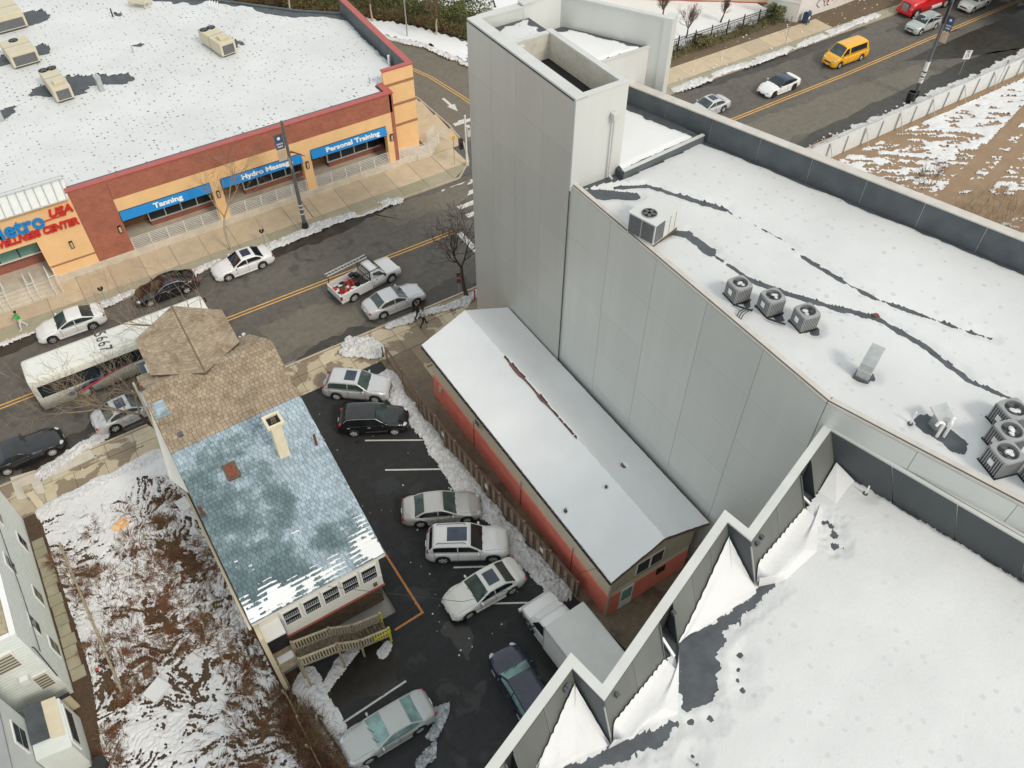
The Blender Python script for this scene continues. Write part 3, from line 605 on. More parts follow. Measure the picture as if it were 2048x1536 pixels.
def yard_place(n):
    P = np.zeros((0, 2))
    while len(P) < n:
        q = np.stack([rng.uniform(-10.2, -0.9, n*2), rng.uniform(8, 37.5, n*2)], 1)
        d = fbm(q[:, 0]*.45+3, q[:, 1]*.3, 3); k = (d+rng.uniform(-.13, .13, len(q)) > .53+np.clip(q[:, 1]-33, 0, 9)*.02) & inpoly(q[:, 0], q[:, 1], yard_poly); P = np.concatenate([P, q[k]])
    P = P[:n]; a = 2.3+1.3*np.sin(P[:, 0]*0.45+1)+1.6*(fbm(P[:, 0]*.18, P[:, 1]*.18, 2)-.5)*3
    return P, a+rng.normal(0, .45, n)+np.where(rng.random(n) > .5, math.pi, 0)
blades('dry_brush', 'tangle of flattened rust brown stalks across the snowy yard', 13000, yard_place, 0.5, 0.026, M['brush'], .10)
def tuft_place(n):
    m = 150; c = yard_place(m)[0]; i = rng.integers(0, m, n); a = rng.uniform(0, 6.28, n); lean = rng.uniform(0, 6.28, m)[i]
    a = np.where(rng.random(n) < .6, lean+rng.normal(0, .7, n), a); r_ = rng.uniform(0, .30, n); return c[i]+np.stack([np.cos(a)*r_, np.sin(a)*r_], 1), a+rng.normal(0, .2, n)
blades('dry_tussocks', 'rust brown tussocks of dead stalks fanning out over the yard snow', 15000, tuft_place, .50, .024, M['rustbrush'], .14)
def box_place(x0, x1, y0, y1):
    return lambda n: (np.stack([rng.uniform(x0, x1, n), rng.uniform(y0, y1, n)], 1), rng.uniform(0, 6.28, n))
blades('dry_weeds', 'dry weeds on the earth strip below the black iron fence', 3500, box_place(46, 80, 62.4, 64.6), 0.5, 0.05, M['weed'], .35)
blades('dry_weeds', 'thin reddish saplings and weeds on the near edge of the dirt lot', 1400, box_place(56, 70, 20, 29), 0.9, 0.03, M['twig_tan'], .9)
blades('dry_weeds', 'weeds along the boundary between yard and parking lot', 3000, box_place(-1.5, -.6, 9, 21), 0.4, 0.02, M['brush'], .5)
# board, box and debris lying in the yard
def debris(name, label, cat, u, v, sx, sy, h, rz, mat, z=0.05):
    p = site(u, v, z); T = Matrix.Translation(p) @ Matrix.Rotation(rz, 4, 'Z')
    o = MB().box(-sx/2, sx/2, -sy/2, sy/2, 0, h, T=T).build(name, mat, bevel=.02); return tag(o, label, cat)
debris('board', 'square snow covered board lying in the yard near the sidewalk', 'board', 170, 1050, 1.0, 1.0, .12, .1, M['snow'])
debris('snowy_crate', 'snow topped crate half buried in brush in the lower yard', 'crate', 316, 1383, 1.1, .9, .3, .5, M['snow_ground'])
debris('board', 'snow covered sheet against the blue roofed house wall', 'board', 368, 1010, .7, 1.0, .12, .2, M['snow'])
debris('plank', 'grey plank lying in the brush in the middle of the yard', 'plank', 298, 1176, .7, .12, .06, -.3, M['wood'], .15)
debris('red_cup', 'small bright red scrap beside the garden edging', 'litter', 194, 1340, .16, .14, .1, 0, M['signred'], .1)
bx = MB(); p = site(246, 1050, .05); T = Matrix.Translation(p) @ Matrix.Rotation(.5, 4, 'Z')
bx.box(-.3, .3, -.25, .25, 0, .03, T=T); bx.box(-.3, -.27, -.25, .25, .03, .3, T=T); bx.box(.27, .3, -.25, .25, .03, .3, T=T); bx.box(-.27, .27, -.25, -.22, .03, .3, T=T); bx.box(-.27, .27, .22, .25, .03, .3, T=T); bx.box(-.6, -.3, -.25, .25, .27, .3, T=T)
tag(bx.build('cardboard_box', M['stucco']), 'open brown cardboard box in the snowy yard', 'box')
M_edge = MB()
for i in range(22):
    y = 36.0-i*.5; M_edge.beam((-8.55+.03*i, y, .1), (-8.54+.03*i, y-.48, .1), .12, .22)
tag(M_edge.build('garden_edging', M['wood'], kind='stuff'), 'mossy timber edging beside the pale green house', 'edging')
for i in range(14): struct(MB().box(-9.95+random.uniform(-.03, .03), -9.3+random.uniform(-.05, .1), 36.4-i*.72, 36.4-i*.72+.68, -.05, .03), 'path_slab', M['slab_green'])
# crumpled clear plastic by the frosted sedan
def crumple(X, Y): return .04+.28*np.abs(fbm(X*3.2, Y*3.2, 4, .65)-.5)*2
for nm, c, rr in (('plastic_sheet', [(4.6, 13.9), (5.9, 14.8), (6.3, 15.4), (5.4, 15.6), (5.0, 14.9), (4.2, 14.5)], 0), ('plastic_sheet', [(3.0, 13.1), (4.3, 13.3), (4.9, 14.2), (4.0, 14.0), (3.3, 13.8)], 0)):
    o = sheet(nm, (2.8, 6.6, 12.8, 15.8), .06, flat0, crumple, M['clear'], poly=c, smooth=False)
    tag(o, 'crumpled clear plastic sheet on the asphalt ' + ('behind the tail of the frosted sedan' if rr == 0 and c[0][0] > 4 else 'beside the front wheels of the frosted sedan'), 'plastic sheet')
# ================================================================== FITNESS BUILDING across the street
gym = thing('fitness_building', 'low brick and orange stucco fitness building with blue awning signs and a snowy flat roof', 'building', (10, 60.4, 0))
YF = 60.4; ZP = 0.62; ZTOP = 7.2; RZF = 6.9                # face, plinth top, parapet top, roof level
WX0, WX1 = -24.0, 26.9
b = MB(); b.box(WX0, 28.6, YF-.12, YF+3.4, 0, ZP); gym_plinth = b.build('plinth', M['plinth'], gym, bevel=.02)
# brick band, brick pier, stucco band, columns
ft = .35
MB().box(2.95, 26.75, YF, YF+ft, 5.42, ZTOP-.1).build('brick_band', M['brick'], gym)
MB().box(0.22, 2.93, YF-.02, YF+.6, ZP+.002, ZTOP-.1).build('brick_pier', M['brick'], gym)
MB().box(2.93, 26.75, YF+.01, YF+ft, 4.28, 5.418).build('stucco_band', M['stucco'], gym)
for x0, x1 in ((10.15, 10.98), (18.02, 18.80), (25.95, 26.75)):
    MB().box(x0, x1, YF+.012, YF+.6, ZP+.002, 4.278).build('column', M['stucco'], gym)
MB().box(0.1, 26.98, YF-.07, YF+.5, ZTOP-.098, ZTOP).build('parapet_cap', M['redcap'], gym)
MB().box(0.2, 26.7, YF+.36, YF+.9, RZF-.3, ZTOP-.14).build('parapet_lining', M['membrane_wall'], gym)
# recess behind the openings: dado, windows, soffit
bays = [(2.95, 10.13), (11.0, 18.0), (18.82, 25.93)]
for (x0, x1), wx in zip(bays, (5.1, 13.2, 21.0)):
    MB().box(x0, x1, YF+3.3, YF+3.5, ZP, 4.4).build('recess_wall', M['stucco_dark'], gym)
    MB().box(wx, x1+.6, YF+2.3, YF+3.29, ZP, 1.05).build('dado', M['brick_low'], gym)
    n = 4; w = (x1+.3-wx)/n
    for i in range(n):
        g = MB().box(wx+i*w+.05, wx+(i+1)*w-.05, YF+2.42, YF+2.5, 1.14, 4.2).build('window', M['glass'], gym)
        f = MB().box(wx+i*w-.04, wx+i*w+.04, YF+2.36, YF+2.56, 1.06, 4.25).build('mullion', M['railing'], g)
    MB().box(wx-.05, x1+.3, YF+2.34, YF+2.58, 1.05, 1.13).build('sill', M['railing'], gym)
    MB().box(x0+.3, wx-.4, YF+3.2, YF+3.29, 1.2, 3.6).build('door', M['glass'], gym)
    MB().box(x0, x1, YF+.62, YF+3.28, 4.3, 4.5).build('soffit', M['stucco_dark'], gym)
for (x0, x1), s in zip(bays, ('Tanning', 'Hydro Massage', 'Personal Training')):
    a = MB(); a.slab([(x0+.02, YF-.25, 3.56), (x1-.02, YF-.25, 3.56), (x1-.02, YF-.02, 4.27), (x0+.02, YF-.02, 4.27)], .06)
    aw = a.build('awning', M['blue'], gym)
    MB().box(x0+.02, x1-.02, YF-.02, YF+.08, 4.272, 4.32).build('awning_rail', M['black'], gym)
    mid = (x0+x1)/2+(.3 if s == 'Personal Training' else (.1 if s == 'Tanning' else .4))
    text(s, 'lettering', M['white'], gym, frame3((mid, YF-.155, 3.93), (1, 0, 0), (0, .31, .95)), .52, .02, 0, .02, xs=1.38)
# railings with horizontal rails between the columns
def railing(x0, x1, y, z, n=5, h=1.02, posts=6):
    r = MB()
    for k in range(n+2): r.beam((x0, y, z+.1+k*(h-.1)/(n+1)), (x1, y, z+.1+k*(h-.1)/(n+1)), .035, .035)
    ra = r.build('rail', M['railing'], gym)
    for k in range(posts): MB().box(x0+(x1-x0)*k/(posts-1)-.03, x0+(x1-x0)*k/(posts-1)+.03, y-.03, y+.03, z, z+h+.03).build('post', M['railing'], ra)
for x0, x1 in bays: railing(x0+.05, x1-.05, YF+.1, ZP)
# wall lanterns
for x, z in ((-1.1, 2.9), (2.55, 2.85), (18.35, 3.1), (26.35, 3.1), (10.55, 3.1)):
    l = MB().box(x-.13, x+.13, YF-.14, YF-.03, z-.32, z+.32).build('wall_lantern', M['black'], gym); MB().box(x-.08, x+.08, YF-.17, YF-.142, z-.24, z+.24).build('lamp_glass', M['bannertan'], l)
# entrance block with the name
MB().box(-3.2, .2, YF+.0, YF+.5, ZP, 7.0).build('entrance_wall', M['stucco'], gym)
MB().box(WX0, -3.2, YF+.0, YF+.5, 4.0, 7.0).build('entrance_wall', M['stucco'], gym)
MB().box(-3.22, .21, YF-.02, YF, 1.45, 1.6).build('reveal_band', M['stucco_dark'], gym)
MB().box(WX0, -3.3, YF+2.4, YF+2.6, ZP, 4.0).build('entrance_back_wall', M['brick_low'], gym)
for i in range(8):
    x1 = -3.35-i*1.45
    if x1 < -14: break
    g = MB().box(x1-1.4, x1, YF+1.9, YF+1.98, 2.0, 3.85).build('window', M['seafoam'], gym); MB().box(x1-.03, x1+.04, YF+1.84, YF+1.9, 1.95, 3.9).build('mullion', M['black'], g)
MB().box(-14, -3.3, YF+1.8, YF+2.0, 1.85, 1.95).build('sill', M['railing'], gym)
text('Metro', 'lettering', M['blue'], gym, frame3((-2.05, YF-.12, 5.62), (1, 0, 0), (0, 0, 1)), 1.75, .08, 0, .04, 'RIGHT', .9)
text('USA', 'lettering', M['signred'], gym, frame3((-1.65, YF-.12, 5.92), (1, 0, 0), (0, 0, 1)), .88, .06, .25, .035, 'LEFT', 1.05)
text('WELLNESS CENTER', 'lettering', M['signred'], gym, frame3((.05, YF-.12, 4.72), (1, 0, 0), (0, 0, 1)), .80, .06, .18, .035, 'RIGHT', .86)
MB().tube((-2.4, YF-.1, 5.5), (-.5, YF-.1, 5.5), .05).build('sign_bar', M['signred'], gym)
# steps with handrails at the entrance
for i in range(4): MB().box(-14, -3.4, YF-.12-(i+1)*.32, YF-.12-i*.32, 0, ZP-.15*(i+1)+.03).build('step', M['plinth'], gym)
for x in (-7.3, -5.2, -3.6):
    r = MB(); r.path([(x, YF-1.5, .02), (x, YF-1.5, .95), (x, YF+.3, 1.6), (x, YF+.3, ZP)], .035); r.path([(x+.5, YF-1.5, .02), (x+.5, YF-1.5, .95), (x+.5, YF+.3, 1.6), (x+.5, YF+.3, ZP)], .035); r.path([(x, YF-.7, 1.25), (x+.5, YF-.7, 1.25)], .03)
    r.build('handrail', M['railing'], gym)
# white standing seam canopy over the entrance
cn = MB(); cn.slab([(-14, YF-.5, 6.95), (.1, YF-.5, 6.95), (.45, YF+1.55, 7.45), (-14, YF+1.55, 7.45)], .12); can = cn.build('canopy', M['railing'], gym)
for i in range(24):
    x = -13.8+i*.6
    MB().beam((x, YF-.5, 6.99), (x+(.015 if x < -1 else .1), YF+1.5, 7.5), .05, .07).build('seam', M['galv'], can)
for y in (YF+1.6, YF+1.2): MB().tube((-14, y, 7.62), (.45, y, 7.62), .035).build('canopy_rail', M['galv'], can)
# orange corner block with brown bands, then the long red capped parapet
YB = 61.9
cb = MB(); cb.prism([(26.9, YB), (29.75, YB), (30.3, YB+15.2), (29.95, YB+15.2), (29.4, YB+.35), (26.9, YB+.35)], 0.0, 8.3); cb.build('corner_wall', M['stucco'], gym)
MB().prism([(26.95, YB+.352), (29.39, YB+.352), (29.93, YB+15.2), (29.85, YB+15.2), (29.3, YB+.45), (26.95, YB+.45)], RZF-.2, 8.28).build('parapet_lining', M['membrane_wall'], gym)
for z in (2.95, 4.95, 6.9): MB().box(26.9, 29.78, YB-.03, YB-.001, z, z+.24).build('reveal_band', M['stucco_dark'], gym)
MB().prism([(26.85, YB-.06), (29.83, YB-.06), (30.38, YB+15.25), (29.8, YB+15.25), (29.3, YB+.42), (26.85, YB+.42)], 8.302, 8.4).build('parapet_cap', M['redcap'], gym)
MB().box(26.55, 26.9, YF, YB+.5, 0.6, ZTOP-.1).build('return_wall', M['brick'], gym)
MB().box(26.35, 26.98, YF+.5, YB+.45, ZTOP-.098, ZTOP).build('parapet_cap', M['redcap'], gym)
MB().box(26.30, 26.54, YF+.5, YB+.4, RZF-.2, ZTOP-.14).build('parapet_lining', M['membrane_wall'], gym)
# ramp with rails at the corner
rp = MB(); rp.prism([(28.62, YF-.14), (30.2, YF-.14), (31.5, YF+1.2), (31.5, YF+1.45), (28.62, YF+1.45)], 0, lambda x, y: max(.1, .62-.11*(x-26.8))); rp.build('ramp', M['plinth'], gym)
r = MB()
for k in range(7):
    z = .12+k*.15; r.beam((26.9, YF, .62+z), (30.0, YF, .30+z), .03, .03); r.beam((30.0, YF, .30+z), (31.6, YF+1.1, .15+z), .03, .03)
ra = r.build('rail', M['railing'], gym)
for x, y, z in ((26.95, YF, .62), (28.5, YF, .46), (30.0, YF, .3), (31.6, YF+1.1, .15)): MB().box(x-.03, x+.03, y-.03, y+.03, z-.1, z+1.1).build('post', M['railing'], ra)
r = MB()
for k in range(7): r.beam((30.6, YB+.1, .25+k*.17), (31.9, YB+1.0, .2+k*.17), .03, .03); r.beam((31.9, YB+1.0, .2+k*.17), (32.6, YB-.2, .15+k*.17), .03, .03)
r.build('rail', M['railing'], gym)
# roof: dark membrane, back edge, and the snow on it
roofpoly = [(WX0, YF+.5), (26.4, YF+.5), (26.4, YB+.4), (29.4, YB+.45), (29.9, 76.9), (26.4, 79.9), (20, 87.0), (10.9, 94.6), (3.5, 99.4), (-8, 106), (WX0, 108)]
struct_roof = MB().prism(roofpoly, RZF-.25, RZF).build('roof_membrane', M['membrane'], gym)
body = MB().prism([(WX0, YF+3.5), (26.5, YF+3.5), (29.9, YB+15), (26.3, 79.6), (19.9, 86.7), (10.8, 94.3), (3.4, 99.1), (-8, 105.8), (WX0, 107.8)], 0, RZF-.26).build('rear_wall', M['brick_low'], gym)
eb = MB()
bk = [(29.9, 76.9), (26.4, 79.9), (20, 87.0), (10.9, 94.6), (3.5, 99.4), (-8, 106), (WX0, 108)]
for p, q in zip(bk[:-1], bk[1:]): eb.beam((p[0], p[1], RZF+.05), (q[0], q[1], RZF+.05), .35, .12)
eb.build('roof_edge', M['membrane'], gym)
melts = [((2.2, 77.2), (4.4, 75.9), 1.05), ((4.0, 77.6), (8.2, 75.6), .95), ((17.9, 76.2), (18.6, 76.5), .85), ((0.4, 84.6), (3.4, 84.8), 1.0), ((0.8, 92.5), (4.2, 92.2), 1.6), ((-1.8, 74.6), (-1.2, 75.2), .7), ((11.2, 81.2), (11.3, 81.1), .3), ((11.3, 88.6), (11.4, 88.5), .3)]
def metro_t(X, Y):
    t = .09+.05*fbm(X*.35, Y*.35, 3)
    for p, q, w in melts:
        d = segdist(X, Y, [p, q])-w-(fbm(X*2.1, Y*2.1, 3)-.5)*1.0; t = np.minimum(t, d*.35)
    e = segdist(X, Y, bk)-.55-(fbm(X*.5, Y*.5, 3)-.4)*2.6; t = np.minimum(t, e*.3)
    t = np.minimum(t, (segdist(X, Y, [(29.4, YB+.45), (29.9, 76.9)])-.25-(fbm(X*1.5, Y*1.5, 3)-.5)*.5)*.4)
    return t
sheet('roof_snow', (-24, 30, YF+.5, 108), .17, lambda X, Y: np.full(X.shape, RZF), metro_t, M['snow_metro'], parent=gym, poly=[(WX0, YF+.5), (26.3, YF+.5), (26.3, YB+.42), (29.3, YB+.5), (29.8, 76.6), (26.3, 79.6), (19.9, 86.7), (10.8, 94.3), (3.4, 99.1), (-8, 105.8), (WX0, 107.8)], kind='stuff')
# ------------------------------------------------------------------ machines on that roof
def rooftop(name, label, x, y, z, rz, L=3.4, Wd=2.1, H=1.15, fans=2, hatch=True):
    t = thing(name, label, 'air conditioner', (x, y, z), rz, 'rooftop units on the fitness building')
    def B(nm, mb, mat, par=None, **k): return mb.build(nm, mat, par or t, world=False, **k)
    B('curb_frame', MB().box(-L/2+.15, L/2-.15, -Wd/2+.15, Wd/2-.15, 0, .3), M['membrane'])
    cb = B('cabinet', MB().box(-L/2, L/2, -Wd/2, Wd/2, .3, .3+H), M['hvac'], bevel=.03)
    for k in range(fans):
        fy = (k-(fans-1)/2)*Wd*.46
        B('fan_guard', MB().tube((L/2-.5, fy, .3+H), (L/2-.5, fy, .34+H), .40, n=16), M['dark'])
        f = MB()
        for a in range(4):
            c, s = math.cos(a*1.57+.4), math.sin(a*1.57+.4); f.box(-.36*abs(c)-.05, .36*abs(c)+.05, -.36*abs(s)-.05, .36*abs(s)+.05, .345+H, .352+H) if a < 1 else f.beam((L/2-.5, fy, .356+H), (L/2-.5+.36*c, fy+.36*s, .356+H), .1, .01)
        f2 = MB()
        for a in range(5): c, s = math.cos(a*1.256), math.sin(a*1.256); f2.beam((L/2-.5, fy, .356+H), (L/2-.5+.36*c, fy+.36*s, .356+H), .1, .01)
        B('fan_blade', f2, M['cond_dark'])
    if hatch: B('intake_hood', MB().box(-L/2+.5, -L/2+1.2, -.45, .35, .3+H, .55+H), M['hvac'], bevel=.03)
    B('side_grille', MB().box(-L/2-.015, -L/2, -Wd/2+.2, Wd/2-.2, .4, 1.2), M['cond_dark'])
    B('pipe', MB().path([(L/2-.6, -Wd/2-.3, .02), (L/2-.6, -Wd/2-.3, .6), (L/2-.6, -Wd/2, .6)], .05), M['railing'])
    B('panel_seam', MB().box(-.02, .02, -Wd/2-.006, Wd/2+.006, .32, .306+H), M['membrane'])
    return t
rooftop('rooftop_air_conditioner', 'beige rooftop air conditioner with two fans standing in the long dark melted patch', 3.15, 76.0, RZF, R(94), 4.2, 1.45)
rooftop('rooftop_air_conditioner', 'beige rooftop air conditioner with two fans standing alone nearest the brick parapet', 17.3, 76.2, RZF, R(100), 4.0, 1.5)
rooftop('rooftop_air_conditioner', 'wide beige rooftop air conditioner with a single fan at the left roof side', 1.75, 83.6, RZF, R(95), 3.2, 2.3, fans=1, hatch=False)
rooftop('rooftop_air_conditioner', 'large beige rooftop unit in the upper left corner of the roof', 1.9, 91.6, RZF, R(95), 3.6, 3.0, 1.4, fans=0, hatch=False)
def duct(name, label, u, v, z, h, rz, w=.45):
    p = site(u, v, z); t = thing(name, label, 'vent', p, rz)
    MB().box(-w/2, w/2, -w/2, w/2, 0, h).build('shaft', M['galv'], t, world=False, bevel=.02); MB().slab([(-w*.6, -w*.6, h+.02), (w*.6, -w*.6, h+.02), (w*.6, w*.6, h+.2), (-w*.6, w*.6, h+.2)], .05).build('cap', M['galv'], t, world=False); return t
duct('roof_duct', 'slim galvanised duct standing right of the double fan unit', 205, 184, RZF, 1.3, .2, .4)
duct('roof_duct', 'pale duct at the left edge of the picture on the gym roof', 3, 243, RZF, 1.6, .1, .5)
def stack(name, label, u, v, z, h, r, mat, flash=.16):
    p = site(u, v, z); t = thing(name, label, 'vent pipe', p)
    MB().tube((0, 0, 0), (0, 0, h), r, r, 10).build('pipe', mat, t, world=False); MB().tube((0, 0, 0), (0, 0, .05), flash, flash*.8, 12).build('flashing', M['membrane'], t, world=False); return t
stack('vent_pipe', 'thin vent pipe with a crossed top near the middle of the gym roof', 268, 108, RZF, .8, .06, M['galv'])
stack('vent_pipe', 'short dark vent pipe at the top of the gym roof', 227, 36, RZF, .9, .07, M['black'])
stack('vent_pipe', 'white vent pipe against the slate parapet of the gym roof', 779, 130, RZF, .9, .12, M['white'])
stack('vent_pipe', 'small post beside the corner of the gym parapet', 740, 170, RZF, .7, .05, M['galv'])
p = site(283, 14, RZF); pf = thing('service_platform', 'beige steel service platform with legs at the far roof edge', 'platform', p, R(-48))
MB().box(-.9, .9, -.6, .6, .55, .65).build('deck', M['hvac'], pf, world=False)
for x in (-.85, .85):
    for y in (-.55, .55): MB().box(x-.04, x+.04, y-.04, y+.04, 0, 1.3).build('leg', M['hvac'], pf, world=False)
for y in (-.55, .55): MB().box(-.85, .85, y-.03, y+.03, 1.2, 1.28).build('rail', M['hvac'], pf, world=False)
p = site(430, 22, RZF); pf = thing('pipe_rack', 'row of short white pipes on the far roof edge', 'pipes', p, R(-48))
for i in range(4): MB().path([(i*.28-.4, 0, 0), (i*.28-.4, 0, .8), (i*.28-.4, .2, .9)], .05).build('pipe', M['white'], pf, world=False)
# ================================================================== GREY PANELLED BUILDING with the hollow tower
gb = thing('grey_building', 'tall windowless grey panelled building with a hollow corner tower and a snowy roof', 'building', (27, 20, 0))
GX = 22.25; ZR = 17.75; ZC = 18.05
SKD = Vector((2.3, -7.4, 0)).normalized()                       # skewed walls run this way
SW0 = (GX, 11.15)                                               # where the west wall turns
SW1 = (SW0[0]+SKD.x*26, SW0[1]+SKD.y*26)
E0 = (29.9, 32.6); E1 = (E0[0]+SKD.x*52, E0[1]+SKD.y*52)
core = MB().prism([(GX+.03, SW0[1]), (SW1[0]+.03, SW1[1]), (E1[0]-.3, E1[1]), (E0[0]-.3, E0[1]), (30.7, 33.2), (28.0, 38.3), (GX+.03, 38.6)], 0, ZR-.2); core.build('core_wall', M['joint'], gb)
MB().prism([(GX+.03, SW0[1]), (SW1[0]+.03, SW1[1]), (E1[0]-.05, E1[1]), (E0[0]-.05, E0[1]), (E0[0]-.05, 29), (GX+.03, 29)], ZR-.19, ZR).build('roof_membrane', M['membrane'], gb)
def panels(ax, ay, dx, dy, L, z0, z1, mat, w=3.68, h=2.95, t=.05, gap=(.009, .003), name='panel'):
    """wall cladding: one object per panel, joints open between them"""
    n = max(1, round(L/w)); w = L/n; m = max(1, round((z1-z0)/h)); h = (z1-z0)/m; ang = math.atan2(dy, dx)
    src = None
    for i in range(n):
        for j in range(m):
            loc = Vector((ax+dx*w*i, ay+dy*w*i, z0+h*j))-gb.location
            if src is None:
                src = MB().box(gap[0], w-gap[0], -t, 0, gap[1], h-gap[1]).build(name, mat, gb, world=False); o = src
            else: o = share(src, name, gb)
            o.location = loc; o.rotation_euler = (0, 0, ang)
# west wall below the main roof (outer side faces -X): run from south to north reversed so that -t points outwards
panels(GX, 28.78, 0, -1, 28.78-SW0[1], 0, ZC-.1, M['panel'])
panels(SW0[0], SW0[1], SKD.x, SKD.y, 26, 0, ZC-.1, M['panel'])
TZ = 22.9
panels(GX-.13, 38.7, 0, -1, 38.7-28.72, 0, TZ-.15, M['panel_tower'], w=2.5, gap=(.005, .003))
MB().box(GX-.10, GX+.02, 28.75, 38.7, 0, TZ-.16).build('tower_core', M['joint'], gb)
# copings of the low roof
def coping(pts, z, w, h, mat, name='coping', par=None):
    b = MB()
    for p, q in zip(pts[:-1], pts[1:]): b.beam((p[0], p[1], z), (q[0], q[1], z), w, h)
    return b.build(name, mat, par or gb)
coping([(GX+.14, 28.6), (GX+.14, SW0[1]+.03), (SW1[0]+.16, SW1[1])], ZC-.03, .36, .12, M['coping_warm'])
coping([(GX+.03, 28.6), (GX+.03, SW0[1]), (SW1[0]+.03, SW1[1])], ZC+.045, .06, .03, M['joint'], 'drip_edge')
# far parapet, slate lined
pp = MB(); n_ = Vector((-SKD.y, SKD.x, 0))
def along(s, off=0.0): return (E0[0]+SKD.x*s+n_.x*off, E0[1]+SKD.y*s+n_.y*off)
MB().prism([along(-1.6), along(52), along(52, .35), along(-1.6, .35)], 0, 19.25).build('parapet_wall', M['panel'], gb)
for i in range(18):
    a, c = -1.3+i*2.95, -1.3+(i+1)*2.95-.03
    MB().prism([along(a, -.03), along(c, -.03), along(c, -.002), along(a, -.002)], ZR, 19.2).build('lining_panel', M['membrane_wall'], gb)
MB().prism([along(-1.7, -.1), along(52, -.1), along(52, .45), along(-1.7, .45)], 19.255, 19.33).build('coping', M['coping_warm'], gb)
# tower: four walls round an open pit
MB().box(GX-.03, GX+.45, 28.75, 38.7, ZR-.1, TZ-.02).build('tower_wall', M['pitwall'], gb)
MB().box(24.95, 25.2, 28.75, 35.2, ZR-.1, TZ-.02).build('tower_wall', M['pitwall'], gb)
MB().box(GX+.45, 24.95, 28.75, 28.92, ZR-.1, TZ-.02).build('tower_wall', M['pitwall'], gb)
MB().box(GX-.14, 25.28, 28.60, 28.745, ZR, TZ-.03).build('tower_face', M['panel_light'], gb)
MB().box(25.205, 25.29, 28.745, 35.2, ZR, TZ-.03).build('tower_face', M['panel_light'], gb)
MB().box(GX+.45, 24.95, 34.95, 35.2, ZR-.1, TZ-.02).build('tower_wall', M['pitwall'], gb)
MB().box(GX+.45, 24.95, 28.92, 34.95, 21.35, 21.5).build('pit_floor', M['dark'], gb)
sheet('pit_snow', (GX+.5, 24.9, 29.0, 34.9), .08, lambda X, Y: np.full(X.shape, 21.5), lambda X, Y: .16-(X-GX)*.14+.12*(fbm(X*2, Y*2, 3)-.5), M['snow'], parent=gb, kind='stuff')
coping([(GX+.17, 28.6), (GX+.17, 38.7)], TZ, .66, .10, M['coping']); coping([(GX+.5, 28.76), (25.3, 28.76)], TZ, .36, .102, M['coping']); coping([(25.12, 28.94), (25.12, 35.25)], TZ, .36, .10, M['coping'])
coping([(GX+.5, 35.08), (24.93, 35.08)], TZ-.02, .3, .10, M['coping'])
MB().box(GX+.45, 25.9, 35.2, 38.7, ZR-.1, 22.15).build('tower_block', M['panel'], gb)
MB().box(GX+.45, 25.88, 35.22, 38.3, 22.151, 22.2).build('roof_membrane', M['membrane'], gb)
MB().box(GX+.5, 26.4, 38.32, 38.7, 22.15, TZ-.04).build('tower_wall', M['panel'], gb); coping([(GX+.45, 38.52), (26.2, 38.52)], TZ+.001, .5, .10, M['coping'])
sheet('roof_snow', (GX+.5, 25.8, 35.3, 38.25), .08, lambda X, Y: np.full(X.shape, 22.2), lambda X, Y: np.minimum(.07, (np.minimum(np.minimum(X-GX-.6, 25.7-X), np.minimum(Y-35.4, 38.2-Y))-.25-(fbm(X*2, Y*2, 3)-.5)*.9)*.5), M['snow_metro'], parent=gb, kind='stuff')
# white wall between the tower and the eastern block
MB().box(25.55, 28.9, 38.3, 38.7, ZR, TZ+.1).build('screen_wall', M['panel_light'], gb); coping([(25.4, 38.5), (28.9, 38.5)], TZ+.15, .5, .1, M['coping'])
# eastern block with its own roof
BXZ = 21.2
MB().prism([(25.3, 33.5), (30.85, 33.5), (28.5, 38.2), (25.3, 38.2)], ZR-.1, BXZ-.02).build('east_block', M['panel_light'], gb)
MB().prism([(25.32, 33.53), (30.82, 33.53), (28.5, 38.15), (25.32, 38.15)], BXZ-.018, BXZ).build('roof_membrane', M['membrane'], gb)
coping([(25.3, 33.52), (30.8, 33.52)], BXZ+.03, .16, .1, M['coping'])
def bx_t(X, Y): return np.minimum(.09, (np.minimum(np.minimum(X-25.5, 30.45-X-(Y-33.6)*.55), np.minimum(Y-33.55, 37.7-Y))-.10-(fbm(X*2.4, Y*2.4, 3)-.5)*.45)*.5)
sheet('roof_snow', (25.4, 30.8, 33.6, 38.1), .08, lambda X, Y: np.full(X.shape, BXZ), bx_t, M['snow'], parent=gb, kind='stuff')
# long high fin wall closing it on the east, thick at its near end
FA, FB = (28.12, 38.2), (31.35, 32.5)
fd = Vector((FB[0]-FA[0], FB[1]-FA[1], 0)).normalized(); fn = Vector((-fd.y, fd.x, 0))
def fin(s, o): return (FA[0]+fd.x*s+fn.x*o, FA[1]+fd.y*s+fn.y*o)
FL = (Vector(FB)-Vector(FA)).length
MB().prism([fin(-.6, 0), fin(FL-.5, 0), fin(FL-.5, .25), fin(-1.0, .25)], 0, TZ).build('fin_wall', M['panel'], gb)
MB().prism([fin(FL-.5, -.05), fin(FL, -.05), fin(FL, .75), fin(FL-.5, .75)], 0, TZ+.1).build('fin_pier', M['panel_light'], gb)
MB().prism([fin(-1.0, .25), fin(FL-.5, .25), fin(FL-.5, .75), fin(-1.0, .75)], 0, TZ-.3).build('fin_outer_wall', M['panel'], gb)
coping([fin(-1.0, .12), fin(FL-.5, .12)], TZ+.05, .34, .1, M['coping']); coping([fin(-1, .62), fin(FL-.5, .62)], TZ-.2, .3, .1, M['coping'])
